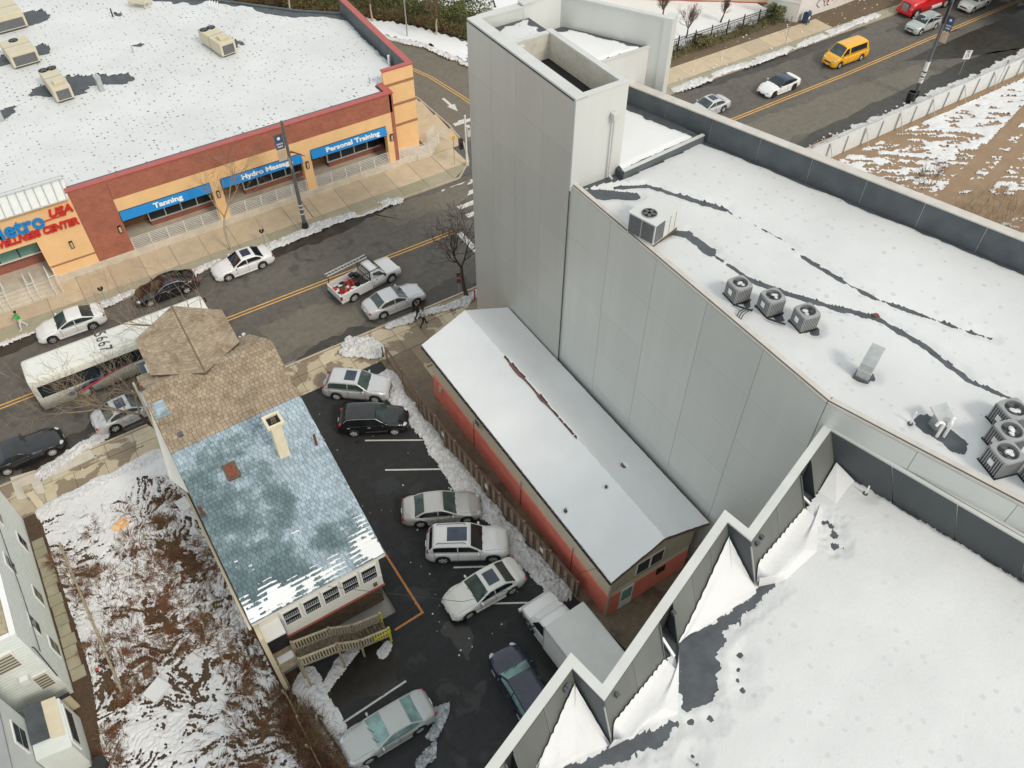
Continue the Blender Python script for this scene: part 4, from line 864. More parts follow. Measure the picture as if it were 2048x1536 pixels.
# low snowy terrace between the tower and the ridge upstand
def main_t(X, Y):
    t = .10+.05*fbm(X*.3, Y*.3, 3)
    def crease(pts, w, k=1.0):
        nonlocal t
        d = segdist(X, Y, pts)-w*(.34+.62*fbm(X*.9, Y*.9, 3))-(fbm(X*3, Y*3, 3)-.5)*.22; t = np.minimum(t, d*.35*k)
    crease([(24.3, 27.6), (25.8, 26.8), (27.8, 23.1)], .24); crease([(27.8, 23.1), (28.5, 19.9), (28.4, 18.3)], .05)
    crease([(28.4, 18.3), (28.5, 17.3), (28.7, 15.7), (29.0, 14.4)], .20); crease([(29.0, 14.4), (30.4, 11.5), (31.2, 10.0)], .13)
    crease([(24.0, 23.4), (24.9, 22.6), (24.9, 21.0)], .38); crease([(24.9, 21.0), (25.1, 18.4)], .10); crease([(25.1, 18.4), (25.7, 17.2), (26.7, 15.4), (28.0, 13.6)], .25); crease([(28.0, 13.6), (28.4, 11.3), (28.3, 8.9), (28.9, 7.4)], .20)
    crease([(22.8, 27.9), (24.6, 26.5)], .62); crease([(22.9, 23.6), (24.2, 23.3)], .55); crease([(24.6, 11.5), (25.0, 11.3)], .32)
    crease([(24.9, 8.3), (25.1, 7.1)], .75); crease([(24.28, 8.72), (24.3, 8.7)], .10)
    for c in ((23.6, 17.6), (24.2, 16.2), (24.8, 14.7)): crease([(c[0]+.2, c[1]-.3), (c[0]+.4, c[1]-.1)], .28)
    par = np.abs((X-E0[0])*SKD.y-(Y-E0[1])*SKD.x)-.22-(fbm(X*1.1, Y*1.1, 3)-.5)*.35; t = np.minimum(t, par*.6)
    return t
snowpoly = [(GX+.33, 28.5), (GX+.33, SW0[1]), (SW1[0]+.36, SW1[1]), along(51.5, -.12), along(0, -.12), (29.8, 28.2), (25.1, 27.9)]
sheet('roof_snow', (22.3, 48, -14, 33), .105, lambda X, Y: np.full(X.shape, ZR), main_t, M['snow_gray'], parent=gb, poly=snowpoly, kind='stuff')
UP = [(25.0, 27.95), (30.9, 28.35)]
coping(UP, ZR+.28, .16, .56, M['membrane_wall'], 'ridge_upstand'); coping(UP, ZR+.58, .2, .05, M['coping'], 'ridge_cap')
MB().prism([(25.0, 28.0), (30.9, 28.4), (30.2, 32.6), (30.2, 33.5), (25.3, 33.5)], ZR, ZR+.42).build('terrace_membrane', M['membrane'], gb)
def ter_t(X, Y): return np.minimum(.10, np.minimum((Y-28.2-(X-25)*.07-.1-(fbm(X*1.5, Y*1.5, 3)-.5)*.25), (30.95-X-(Y-28.2)*.27-.5-(fbm(X*1.5, Y*1.5, 3)-.5)*.8))*.4)
sheet('terrace_snow', (25.2, 31, 28.0, 34.3), .09, lambda X, Y: np.full(X.shape, ZR+.42), lambda X, Y: np.minimum(ter_t(X, Y), (34.0-Y-.6*(X-26)/3-(fbm(X*3, Y*3, 3)-.5)*1.2)*.3), M['snow'], parent=gb, kind='stuff')
# conductor heads and downpipes
def hopper(x, y, z, dz, nx, ny, name='downpipe'):
    o = MB(); o.path([(x, y, z), (x, y, z-dz), (x+.3*nx, y+.3*ny, z-dz-.05)], .06); d = o.build(name, M['coping'], gb)
    h = MB(); h.box(x-.18, x+.18, y-.15, y+.15, z-.15, z+.2); h.build('hopper_head', M['coping'], d, bevel=.03)
hopper(24.45, 28.42, 21.4, 3.4, 0, -1); hopper(GX+.75, 34.75, TZ-.3, 1.0, 0, -1)
# ------------------------------------------------------------------ plant on the grey roof
def condenser(label, c, rz, grp='condensers', s=0.86, h=.92):
    t = thing('condenser', label, 'air conditioner', (c[0], c[1], ZR+.08), rz, grp)
    def B(nm, mb, mat, par=None, **k): return mb.build(nm, mat, par or t, world=False, **k)
    B('base_pan', MB().box(-s/2-.03, s/2+.03, -s/2-.03, s/2+.03, 0, .09), M['black'])
    B('coil', MB().box(-s/2+.05, s/2-.05, -s/2+.05, s/2-.05, .09, h-.12), M['cond_dark'])
    lv = MB()
    for k in range(9):
        o = -s/2+.06+k*(s-.12)/8
        for x0, x1, y0, y1 in ((o-.02, o+.02, -s/2, -s/2+.04), (o-.02, o+.02, s/2-.04, s/2), (-s/2, -s/2+.04, o-.02, o+.02), (s/2-.04, s/2, o-.02, o+.02)): lv.box(x0, x1, y0, y1, .1, h-.12)
    B('louvre', lv, M['cond'])
    tp = MB(); n = 24; r = s*.40
    ring = [(r*math.cos(2*math.pi*k/n), r*math.sin(2*math.pi*k/n)) for k in range(n)]
    outer = []
    for k in range(n):
        a = 2*math.pi*k/n; m = max(abs(math.cos(a)), abs(math.sin(a))); q = min(1.0/m, 1.28); outer.append((s/2*q*math.cos(a), s/2*q*math.sin(a)))
    vs = [(x, y, h) for x, y in ring]+[(x, y, h-.02) for x, y in outer]+[(x, y, h-.13) for x, y in outer]+[(x, y, h-.16) for x, y in ring]
    tp.add(vs, [(k, n+k, n+(k+1) % n, (k+1) % n) for k in range(n)]+[(n+k, 2*n+k, 2*n+(k+1) % n, n+(k+1) % n) for k in range(n)]+[(3*n+k, k, (k+1) % n, 3*n+(k+1) % n) for k in range(n)])
    B('top_cover', tp, M['cond']); B('fan_well', MB().tube((0, 0, h-.2), (0, 0, h-.17), r, n=20), M['dark'])
    f = MB()
    for k in range(4):
        a = k*1.57+.5; f.beam((0, 0, h-.10), (r*.85*math.cos(a), r*.85*math.sin(a), h-.10), .16, .015)
    f.tube((0, 0, h-.13), (0, 0, h-.07), .08, n=8); B('fan', f, M['black'])
    g = MB()
    for rr in (.3, .6, .9): g.path([(r*rr*math.cos(2*math.pi*k/16), r*rr*math.sin(2*math.pi*k/16), h-.01) for k in range(17)], .006, 3)
    B('guard', g, M['cond_dark'])
    random.seed(int(abs(c[0]*13+c[1]*7)))
    sn = MB(); sn.ell((random.uniform(-.1, .1), random.uniform(-.1, .1), h-.09), r*.5, r*.32, .035, 9, 5, 0, Matrix.Rotation(random.uniform(0, 3), 3, 'Z')); sn.ell((random.uniform(-.12, .12), -.1, h-.09), r*.28, r*.34, .03, 7, 4)
    B('snow_patch', sn, M['snow'])
    B('label_plate', MB().box(-s/2-.012, -s/2-.002, -.1, .14, .35, .62), M['white'])
    return t
condenser('first condenser of the three in a row, nearest the packaged unit', (23.65, 17.85), R(-8), 'three condensers in a row')
condenser('middle condenser of the three in a row', (24.3, 16.45), R(-10), 'three condensers in a row')
condenser('last condenser of the three in a row, nearest the hooded vent', (24.85, 14.95), R(-12), 'three condensers in a row')
cr = 4.95
CB = [((25.35, 5.55), 'near left condenser of the cluster at the right edge, beside the coping'), ((26.35, 6.1), 'middle condenser of the cluster at the right edge of the roof'), ((27.4, 6.7), 'furthest condenser of the cluster at the right edge of the roof')]
for c, l in CB: condenser(l, c, R(-17), 'condenser cluster at the right edge', .98, 1.0)
condenser('half hidden condenser behind the cluster at the picture edge', (26.0, 4.3), R(-17), 'condenser cluster at the right edge', .98, 1.0)
ls = MB()
for a, c in (((23.5, 17.3), (23.9, 16.7)), ((24.1, 15.9), (24.5, 15.3))): ls.path([(a[0]-.4, a[1]+.1, ZR+.25), ((a[0]+c[0])/2-.45, (a[1]+c[1])/2, ZR+.3), (c[0]-.4, c[1], ZR+.25)], .045, 6)
for k in range(3): ls.path([(23.45+k*.06, 16.75, ZR+.28), (23.2+k*.05, 16.9-k*.1, ZR+.4), (22.95, 16.95-k*.12, ZR+.3), (22.78, 16.9-k*.13, ZR+.15)], .022, 5)
tag(ls.build('refrigerant_lines', M['black']), 'black insulated refrigerant lines running between the three condensers', 'pipes')
# packaged unit
pu = thing('packaged_unit', 'large square packaged air conditioner by the parapet below the tower', 'air conditioner', (23.35, 23.55, ZR+.05), R(14))
def B(nm, mb, mat, par=None, **k): return mb.build(nm, mat, par or pu, world=False, **k)
B('skid', MB().box(-.85, 1.1, -.75, .75, 0, .25), M['wood_dark']); B('cabinet', MB().box(-.95, 1.15, -.78, .78, .25, 1.4), M['panel_light'], bevel=.02)
B('top_cover', MB().box(-1.0, 1.2, -.82, .82, 1.4, 1.46), M['panel_light'], bevel=.01)
for y0, y1 in ((-.72, -.03), (.03, .72)): B('coil_panel', MB().box(-.975, -.951, y0, y1, .35, 1.33), M['cond_dark'])
for x0, x1 in ((-.88, -.2),): B('coil_panel', MB().box(x0, x1, -.81, -.782, .35, 1.33), M['cond_dark'])
B('fan_guard', MB().tube((-.42, 0, 1.46), (-.42, 0, 1.49), .40, n=20), M['cond']); B('fan_well', MB().tube((-.42, 0, 1.49), (-.42, 0, 1.495), .35, n=20), M['dark'])
f = MB()
for k in range(5): f.beam((-.42, 0, 1.50), (-.42+.30*math.cos(k*1.256), .30*math.sin(k*1.256), 1.50), .13, .01)
B('fan', f, M['cond_dark']); B('door_seam', MB().box(.28, .30, -.79, -.783, .3, 1.35), M['joint']); B('door_seam', MB().box(.72, .74, -.79, -.783, .3, 1.35), M['joint'])
# hooded vent, gooseneck pipes and stacks
hv = thing('hooded_vent', 'tall curved galvanised exhaust hood standing on the snowy roof', 'vent', (24.75, 11.45, ZR+.02), R(20))
def B(nm, mb, mat, par=None, **k): return mb.build(nm, mat, par or hv, world=False, **k)
B('curb_frame', MB().box(-.33, .33, -.33, .33, 0, .1), M['membrane']); B('shaft', MB().box(-.25, .25, -.27, .27, .1, .55), M['galv'], bevel=.01)
hd = MB(); pr = [(-.27, .55), (-.20, .85), (-.02, 1.1), (.25, 1.28), (.62, 1.36), (.66, 1.27), (.35, 1.1), (.27, .55)]
vs = [(x, y, z) for y in (-.27, .27) for x, z in pr]; k = len(pr); hd.add(vs, [tuple(range(k)), tuple(range(k, 2*k))[::-1]]+[(i, k+i, k+(i+1) % k, (i+1) % k) for i in range(k)]); B('hood', hd, M['galv'])
B('seam', MB().box(-.28, .28, -.285, .285, .53, .56), M['coping'])
gv = thing('hooded_vent', 'square grey vent hood behind two white gooseneck pipes in a melted patch', 'vent', (25.2, 8.1, ZR), R(-15))
MB().box(-.25, .25, -.2, .2, 0, .6).build('shaft', M['galv'], gv, world=False); MB().slab([(-.36, -.3, .62), (.36, -.3, .62), (.36, .4, .85), (-.36, .4, .85)], .06).build('hood', M['galv'], gv, world=False)
for i, (x, y) in enumerate(((24.75, 7.75), (24.98, 7.6))):
    g = MB(); s = -1 if i == 0 else 1; g.path([(x, y, ZR), (x, y, ZR+.75)], .06, 8); g.path([(x, y, ZR+.75), (x+s*.1, y+.08, ZR+.86), (x+s*.25, y+.12, ZR+.86), (x+s*.33, y+.12, ZR+.75)], .06, 8)
    tag(g.build('gooseneck_pipe', M['white']), ('left' if i == 0 else 'right')+' one of two white gooseneck pipes in front of the square vent hood', 'vent pipe', 'white gooseneck pipes')
stack('vent_pipe', 'thin white vent pipe standing near the gooseneck pipes', 1820, 848, ZR, .72, .035, M['white'], .13)
stack('roof_drain', 'round rusty roof drain in the dark melted valley', 1751, 633, ZR, .10, .13, M['rust'], .2)
# ================================================================== shingled roofs: real tabs, joined (too many and too small to pick singly)
def shingles(name, corners, mat, parent, row=.205, tab=.24, th=.03, holes=()):
    """corners: eave-left, eave-right, ridge-right, ridge-left (3D). tabs laid course by course up the slope"""
    A, B_, C, D = [Vector(c) for c in corners]; V = []; F = []; tone = []
    n = (B_-A).cross(D-A).normalized()
    if n.z < 0: n = -n
    Lv = ((D-A).length+(C-B_).length)/2; rows = int(Lv/row); rnd = random.Random(5)
    for j in range(rows):
        t0 = j/rows; t1 = min(1, (j+1.12)/rows); p0, q0 = A.lerp(D, t0), B_.lerp(C, t0); p1, q1 = A.lerp(D, t1), B_.lerp(C, t1)
        W = (q0-p0).length; m = max(1, int(W/tab)); off = rnd.random()
        cuts = [0]+[min(1, max(0, (k+off+rnd.uniform(-.12, .12))/m)) for k in range(m)]+[1]
        rt = rnd.uniform(-.08, .08)
        for k in range(len(cuts)-1):
            s0, s1 = cuts[k]+.0038, cuts[k+1]
            if s1-s0 < .006: continue
            h = th*rnd.uniform(.6, 1.5); b = len(V)
            pts = [p0.lerp(q0, s0), p0.lerp(q0, s1), p1.lerp(q1, s1), p1.lerp(q1, s0)]
            V += [pts[0]+n*h, pts[1]+n*h, pts[2]+n*.003, pts[3]+n*.003, pts[0], pts[1]]
            F += [(b, b+1, b+2, b+3), (b+4, b+5, b+1, b)]
            x = .5+rt*.6+rnd.choice((-.14, -.03, 0, .04, .14)); tone += [x]*6
    M_ = inv_of(parent); me = bpy.data.meshes.new(name); me.from_pydata([tuple(M_ @ v) for v in V+[A+n*.002, B_+n*.002, C+n*.002, D+n*.002]], [], F+[(len(V), len(V)+1, len(V)+2, len(V)+3)]); me.materials.append(mat); tone += [.02]*4
    at = me.attributes.new('tone', 'FLOAT', 'POINT'); at.data.foreach_set('value', tone)
    o = bpy.data.objects.new(name, me); COL.objects.link(o); o.parent = parent; return tag(o, kind='stuff')
# ================================================================== HOUSE with tan and blue roof
hs = thing('shingled_house', 'old house with tan and weathered blue shingle roof and a leaning pale chimney', 'house', (2.7, 30, 0))
ey, ez, ry, rz_ = 21.05, 6.9, 34.6, 10.3
zr = lambda y: ez+(y-ey)*(rz_-ez)/(ry-ey)
XL, XR = -0.74, 6.28
MB().prism([(-.45, 21.7), (5.95, 21.7), (6.05, 36.8), (-.45, 36.8)], 3.1, lambda x, y: (zr(y)-.12 if y < 30 else 8.9)).build('wall', M['siding_white'], hs)
deck = MB(); deck.slab([(XL, ey, ez), (XR-.08, ey, ez), (XR+.12, ry, rz_), (XL, ry, rz_)], .16); deck.build('roof_deck', M['wood_dark'], hs)
BY = 30.75
shingles('shingles', [(XL-.03, ey-.03, zr(ey)), (XR-.06, ey-.03, zr(ey)), (XR+.04, BY, zr(BY)), (XL-.03, BY-.1, zr(BY-.1))], M['blueroof'], hs)
shingles('shingles', [(XL-.03, BY-.1, zr(BY-.1)+.006), (XR+.04, BY, zr(BY)+.006), (XR+.14, ry, rz_+.006), (XL-.03, ry, rz_+.006)], M['tanroof'], hs)
pb = [onX(0, 0, 1)]*0
p1 = (-.42, 33.4); shingles('shingles', [(-.66, 32.7, zr(32.7)+.03), (.05, 32.7, zr(32.7)+.03), (.0, 33.7, zr(33.7)+.03), (-.6, 33.7, zr(33.7)+.03)], M['blueroof'], hs)
MB().slab([(XL, ry, rz_), (XR+.12, ry, rz_), (XR+.0, 35.3, rz_-.35), (5.75, 36.9, 9.1), (XL, 37.2, 9.0)], .14).build('roof_deck', M['wood_dark'], hs)
shingles('shingles', [(XL, 37.2, 9.02), (5.77, 36.9, 9.12), (XR+.1, ry, rz_+.01), (XL, ry, rz_+.01)], M['tanroof'], hs)
# snow left on the lower courses, combed by the tabs
def hsn(X, Y):
    base = np.minimum((22.9-Y)*.30, .42)+(fbm(X*1.0+3, Y*.7, 4)-.5)*2.6-.34+.25*np.exp(-((X-5.4)/.9)**2)-.5*np.exp(-((X-1.85)/.35)**2)-.35*np.exp(-((Y-21.05)/.16)**2)
    st = (fbm(X*3.1, Y*1.1, 2)-.5)*.9+.6*np.sin((Y-ey)/.2444*2*np.pi)
    return np.minimum((base+st*.55)*.16, .05)
sheet('roof_snow', (XL, XR-.1, ey, 24.2), .045, lambda X, Y: zr(Y)+.02, hsn, M['snow'], parent=hs, cut=-.005, kind='stuff')
# steep clad cheek with the attic window on the left
ch = [(-.98, 33.9, 8.9), (-.93, 29.0, 7.9)]
a_, b_, c_, d_ = (XL, 34.0, zr(34.0)), (XL+.05, 33.2, zr(33.2)+.02), (-.30, 30.9, zr(30.9)+.03), (-.42, 29.6, zr(29.6)+.03)
e_ = (XL, 28.2, zr(28.2)+.02)
MB().add([a_, b_, c_, d_, e_, (-1.35, 30.6, 7.6)], [(0, 5, 1), (1, 5, 2), (2, 5, 3), (3, 5, 4)]).build('gable_cheek', M['siding_white'], hs)
w_ = [onX(332, 874, -.80), onX(352, 903, -.72)]
q0, q1, q2, q3 = [Vector(v) for v in ((-.92, 31.6, 8.45), (-.80, 30.5, 8.25), (-.56, 30.6, 8.85), (-.67, 31.7, 9.08))]
fr = MB().slab([q0, q1, q2, q3], .05).build('window_frame', M['white'], hs); cc = (q0+q1+q2+q3)/4
MB().slab([cc+(q-cc)*.78+Vector((-.03, 0, .02)) for q in (q0, q1, q2, q3)], .03).build('pane', M['glass'], fr)
gu = MB(); gu.beam((-.86, 20.9, 6.72), (-1.0, 37.3, 8.6), .12, .12); gu.build('side_gutter', M['beigewall'], hs)
# cross gable over the front
dz, de = 10.45, 9.2
R0, R1 = site(411, 746, 10.42), site(343, 612, 10.75); L0 = site(302, 751, 9.95); L1 = L0+(R1-R0)*.52; G0 = site(479, 684, 9.95); G1 = G0+(R1-R0)*.50
MB().slab([L1, L0, R0, R1], .14).build('roof_deck', M['wood_dark'], hs); MB().slab([R1, R0, G0, G1], .14).build('roof_deck', M['wood_dark'], hs)
shingles('shingles', [L1, L0, R0, R1], M['tanroof'], hs); shingles('shingles', [G0, G1, R1, R0], M['tanroof'], hs)
MB().beam(R0, R1, .09, .03).build('ridge_cap', M['tanroof'], hs)
MB().prism([(.15, 35.8), (4.75, 35.8), (4.7, 38.2), (2.6, 39.3), (.15, 38.2)], 0, 9.75).build('front_bay', M['siding_white'], hs)
MB().box(-.42, .16, 35.9, 38.2, 8.9, 9.0).build('side_roof', M['membrane'], hs); MB().box(-.10, .10, 35.8, 37.8, 9.0, 9.12).build('snow_patch', M['snow'], hs)
MB().box(4.8, 5.4, 36.2, 37.6, 8.9, 9.0).build('side_roof', M['membrane'], hs)
MB().beam((5.2, 37.1, 9.0), (5.6, 37.6, 8.7), .12, .12).build('snow_patch', M['snow'], hs)
# chimney, leaning slightly
chm = MB()
c0 = Vector((4.15, 28.1, 7.9)); c1 = Vector((4.2, 28.25, 11.1))
chm.beam(c0, c1, .55, .55, up=(0, 1, 0)); cm = chm.build('chimney', M['conc_pale'], hs, bevel=.02)
MB().beam(c0-Vector((0, 0, .1)), c0+(c1-c0)*.16, .70, .70, up=(0, 1, 0)).build('chimney_base', M['membrane'], cm)
cp = MB()
for dx, dy, lx, ly in ((-.38, 0, .14, .9), (.38, 0, .14, .9), (0, -.38, .62, .14), (0, .38, .62, .14)): cp.box(c1.x+dx-lx/2, c1.x+dx+lx/2, c1.y+dy-ly/2, c1.y+dy+ly/2, 11.08, 11.24)
cp.build('chimney_cap', M['conc_pale'], cm); MB().box(c1.x-.3, c1.x+.3, c1.y-.3, c1.y+.3, 11.06, 11.12).build('flue', M['dark'], cm)
fl = MB()
for k in range(3): fl.beam((c1.x-.12+k*.1, c1.y-.15, 11.12), (c1.x-.05+k*.08, c1.y+.15, 11.22), .07, .05)
fl.build('brick', M['wood_dark'], cm)
# roof pipes and the rusty hatch
def rpipe(u, v, y, l, r=.07):
    p = site(u, v, zr(y)); o = MB(); o.tube(p, p+Vector((0, 0, l)), r, r, 10); q = o.build('roof_pipe', M['rust'], hs); MB().tube(p, p+Vector((0, 0, .05)), .15, .13, 10).build('flashing', M['membrane'], q)
rpipe(407, 1030, 27.2, .75); rpipe(634, 892, 27.4, .95); rpipe(286, 780, 34.4, .35, .05)
p = site(595, 868, 9.0)
o = MB(); q = site(362, 870, zr(31.6)); o.box(q.x-.12, q.x+.12, q.y-.12, q.y+.12, zr(31.6), zr(31.6)+.14); o.build('roof_vent', M['membrane'], hs)
hx, hy = 1.48, 28.35; hz = zr(hy)
MB().prism([(hx-.33, hy-.45), (hx+.33, hy-.45), (hx+.33, hy+.45), (hx-.33, hy+.45)], hz-.2, lambda x, y: zr(y)+.13).build('hatch_frame', M['wood_dark'], hs)
MB().prism([(hx-.25, hy-.36), (hx+.25, hy-.36), (hx+.25, hy+.36), (hx-.25, hy+.36)], hz, lambda x, y: zr(y)+.15).build('roof_hatch', M['rust'], hs)
# rear wall: windows in pairs, cream apron, red sill, dark undercroft
MB().box(-.74, 6.2, 21.02, 21.16, 6.68, 6.82).build('rear_gutter', M['siding_white'], hs)
MB().box(.55, 5.95, 21.58, 21.7, 3.25, 6.7).build('apron', M['siding_white'], hs); MB().box(.5, 6.0, 21.54, 21.72, 3.1, 3.2).build('sill_board', M['redcap'], hs)
MB().box(-.4, 6.0, 22.4, 36.7, 0, 3.098).build('undercroft_wall', M['wood_dark'], hs)
xs_ = [.62, 1.68, 2.72, 3.78, 4.83]
for x in xs_:
    f = MB().box(x, x+.95, 21.50, 21.578, 4.30, 5.62).build('window_frame', M['white'], hs)
    for z0, z1 in ((4.4, 4.9), (4.97, 5.52)):
        MB().box(x+.09, x+.86, 21.485, 21.499, z0, z1).build('pane', M['glass'], f)
        bl = MB()
        for k in range(7): bl.box(x+.13+k*.105, x+.18+k*.105, 21.478, 21.484, z0+.04, z1-.22)
        bl.build('curtain', M['cond'], f)
MB().box(.55, 5.95, 21.53, 21.579, 4.12, 4.24).build('sill_board', M['siding_white'], hs)
for x in (5.4,): MB().box(x, x+.2, 21.5, 21.58, 3.5, 3.8).build('junction_box', M['wood_dark'], hs)
# rear porch with white flat roof
MB().slab([(-.55, 20.85, 5.0), (.5, 20.85, 5.0), (.52, 22.0, 5.1), (-.5, 22.0, 5.1)], .12).build('porch_roof', M['snow'], hs)
MB().box(-.72, -.5, 20.4, 21.7, 0.2, 6.3).build('porch_post_wall', M['beigewall'], hs)
MB().box(-.5, .48, 20.55, 21.68, 2.0, 2.75).build('porch_box', M['wood'], hs); MB().box(-.4, .4, 20.62, 21.0, 2.76, 2.82).build('snow_patch', M['snow'], hs)
MB().box(-.5, .48, 21.3, 21.5, 2.8, 4.9).build('porch_back', M['dark'], hs)
for x in (-.45, .42): MB().beam((x, 20.62, 0), (x, 20.62, 2.1), .1, .1, up=(0, 1, 0)).build('porch_leg', M['wood'], hs)
# ---- wooden stairs
MB().add([(-.44, 36.9, 9.0), (-.44, 36.9, 0), (-.44, 39, 0), (-.44, 39, 8.6)], [(0, 1, 2, 3)]).build('wall', M['siding_white'], hs)
st = thing('wooden_stairs', 'weathered wooden stairs with two railings, ends painted safety yellow', 'stairs', (3, 20.4, 0))
prof = [(.5, 2.55), (2.45, 1.95), (3.6, 1.0), (5.25, .55)]                # tread line: landing, flight, landing
def pz(x):
    for (x0, z0), (x1, z1) in zip(prof[:-1], prof[1:]):
        if x <= x1: return z0+(x-x0)/(x1-x0)*(z1-z0)
    return prof[-1][1]
for i in range(22):
    x = .55+i*.215; z = pz(x); MB().box(x, x+.165, 20.02, 20.98, z-.04, z).build('tread', M['tread_wood'], st)
for y in (20.0, 21.0):
    r = MB()
    for (x0, z0), (x1, z1) in zip(prof[:-1], prof[1:]):
        r.beam((x0, y, z0+.95), (x1, y, z1+.95), .11, .06); r.beam((x0, y, z0+.12), (x1, y, z1+.12), .06, .08)
    rl = r.build('handrail', M['rail_wood'], st)
    for i in range(31):
        x = .62+i*.15; MB().box(x-.035, x+.035, y-.03, y+.03, pz(x)+.1, pz(x)+.93).build('baluster', M['yellow' if (x > 4.35 and y < 20.5) else 'rail_wood'], rl)
    for x in (.52, 2.45, 3.6, 5.22): MB().box(x-.055, x+.055, y-.055, y+.055, 0, pz(x)+1.08).build('post', M['yellow' if x > 5 else 'wood'], st)
MB().box(4.4, 5.3, 19.93, 19.96, 1.2, 1.35).build('kick_board', M['yellow'], st)
# ================================================================== RED AND CREAM BUILDING with the snowy gable roof
rb = thing('red_garage_building', 'long low building with red and cream walls under a smooth snow covered gable roof', 'building', (18.7, 24.5, 0))
Y0, Y1 = 14.85, 34.3; X0, X1 = 15.93, 21.6; RX = 18.7
MB().prism([(X0, Y0), (X1, Y0), (X1, Y1), (X0, Y1)], 0, 2.05).build('lower_wall', M['redwall'], rb)
gw = MB(); vs = [(x, y, z) for y in (Y0+.03, Y1-.03) for x, z in ((X0+.03, 2.05), (X1-.03, 2.05), (X1-.03, 4.85), (RX, 6.1), (X0+.03, 4.85))]
gw.add(vs, [(0, 1, 2, 3, 4), (9, 8, 7, 6, 5), (0, 5, 6, 1), (1, 6, 7, 2), (4, 9, 5, 0)]); gw.build('upper_wall', M['cream'], rb)
MB().box(X0-.05, X0+.02, Y0, Y1, 2.02, 2.12).build('belt_course', M['redwall'], rb)
MB().box(X0+.02, X1-.02, Y0-.02, Y0+.028, 2.62, 4.8).build('gable_siding', M['beige'], rb)
EX0, EX1 = 15.43, 21.98; EY0, EY1 = 14.38, 34.45
zl = lambda x: 5.0+(x-EX0)*(6.38-5.0)/(RX-EX0); zrr = lambda x: 5.0+(EX1-x)*(6.38-5.0)/(EX1-RX)
for sgn, e in ((0, EX0), (1, EX1)):
    pts = [(EX0, EY0, 5.0), (RX, EY0, 6.38), (RX, EY1, 6.38), (EX0, EY1, 5.0)] if not sgn else [(RX, EY0, 6.38), (EX1, EY0, 5.0), (EX1, EY1, 5.0), (RX, EY1, 6.38)]
    MB().slab(pts, .14).build('roof', M['brownmetal'], rb)
for x in (EX0-.04, EX1+.02): MB().box(x-.05, x+.06, EY0, EY1, 4.83, 4.95).build('gutter', M['black'], rb)
br = MB()
for k in range(28): br.box(EX0-.1, EX0+.0, EY0+.3+k*.71, EY0+.36+k*.71, 4.8, 4.98)
br.build('gutter_bracket', M['brownmetal'], rb)
def rs(x0, x1, zf, nm, hole):
    def t(X, Y):
        v = .085+.02*fbm(X*.6, Y*.25, 2)
        d = np.abs(X-RX)-np.where((Y > 22.0) & (Y < 29.6), .035+.11*np.exp(-((Y-28.2)/.9)**2)+.08*np.exp(-((Y-25.6)/.7)**2), -1)
        v = np.minimum(v, np.where(np.abs(X-RX) < .6, d*1.2, 1))
        for cx, cy, r in hole: v = np.minimum(v, (np.hypot(X-cx, Y-cy)-r-(fbm(X*5, Y*5, 2)-.5)*.15)*.6)
        return v
    return sheet(nm, (x0, x1, EY0+.0, EY1-.02), .075, zf, t, M['snow'], parent=rb, kind='stuff')
hl = [(site(1211, 981, 5.9).x, site(1211, 981, 5.9).y, .07), (site(1131, 1018, 5.4).x, site(1131, 1018, 5.4).y, .07)]
rs(EX0-.02, RX, lambda X, Y: 5.0+(X-EX0)*(6.38-5.0)/(RX-EX0)+.01, 'roof_snow', hl)
h2 = site(1247, 931, 5.9); rs(RX, EX1+.02, lambda X, Y: 5.0+(EX1-X)*(6.38-5.0)/(EX1-RX)+.01, 'roof_snow', [(h2.x, h2.y, .14)])
sk = MB(); sk.box(EX0-.015, EX0-.002, EY0, EY1-.02, 4.98, 5.07); sk.build('snow_lip', M['snow'], rb)
for x, y, r in hl: MB().tube((x, y, 5.2), (x, y, zl(x)+.17), .07, .07, 10).build('roof_vent', M['membrane'], rb)
MB().slab([(EX0, EY0-.03, 4.86), (RX, EY0-.03, 6.24), (RX, EY0-.005, 6.36), (EX0, EY0-.005, 4.98)], .02).build('fascia', M['brownmetal'], rb)
MB().slab([(RX, EY0-.03, 6.24), (EX1, EY0-.03, 4.86), (EX1, EY0-.005, 4.98), (RX, EY0-.005, 6.36)], .02).build('fascia', M['brownmetal'], rb)
def win(x0, x1, z0, z1, y, par, fr=.07, mat='white', pane='glass'):
    f = MB().box(x0, x1, y-.05, y, z0, z1).build('window_frame', M[mat], par); MB().box(x0+fr, x1-fr, y-.06, y-.051, z0+fr, z1-fr).build('pane', M[pane], f); return f
win(17.55, 18.5, 3.05, 4.25, Y0-.02, rb); win(18.52, 19.45, 3.05, 4.25, Y0-.02, rb)
d = MB().box(16.75, 17.65, Y0-.06, Y0-.002, .05, 2.15).build('door', M['white'], rb); MB().box(16.86, 17.54, Y0-.07, Y0-.061, .9, 2.0).build('pane', M['seafoam'], d)
MB().box(19.3, 19.9, Y0-.05, Y0-.002, 1.4, 2.0).build('wall_opening', M['dark'], rb)
MB().box(X0-.004, X0+.1, Y0-.035, Y0+.1, 0, 4.9).build('corner_board', M['beige'], rb)
for (u0, v0), (u1, v1) in (((1056, 970), (1072, 990)),):
    a = onX(u0, v0, X0+.02); c = onX(u1, v1, X0+.02); f = MB().box(X0-.03, X0+.025, c.y, a.y, 3.6, 4.5).build('window_frame', M['black'], rb); MB().box(X0-.04, X0-.031, c.y+.06, a.y-.06, 3.67, 4.43).build('pane', M['glass'], f)
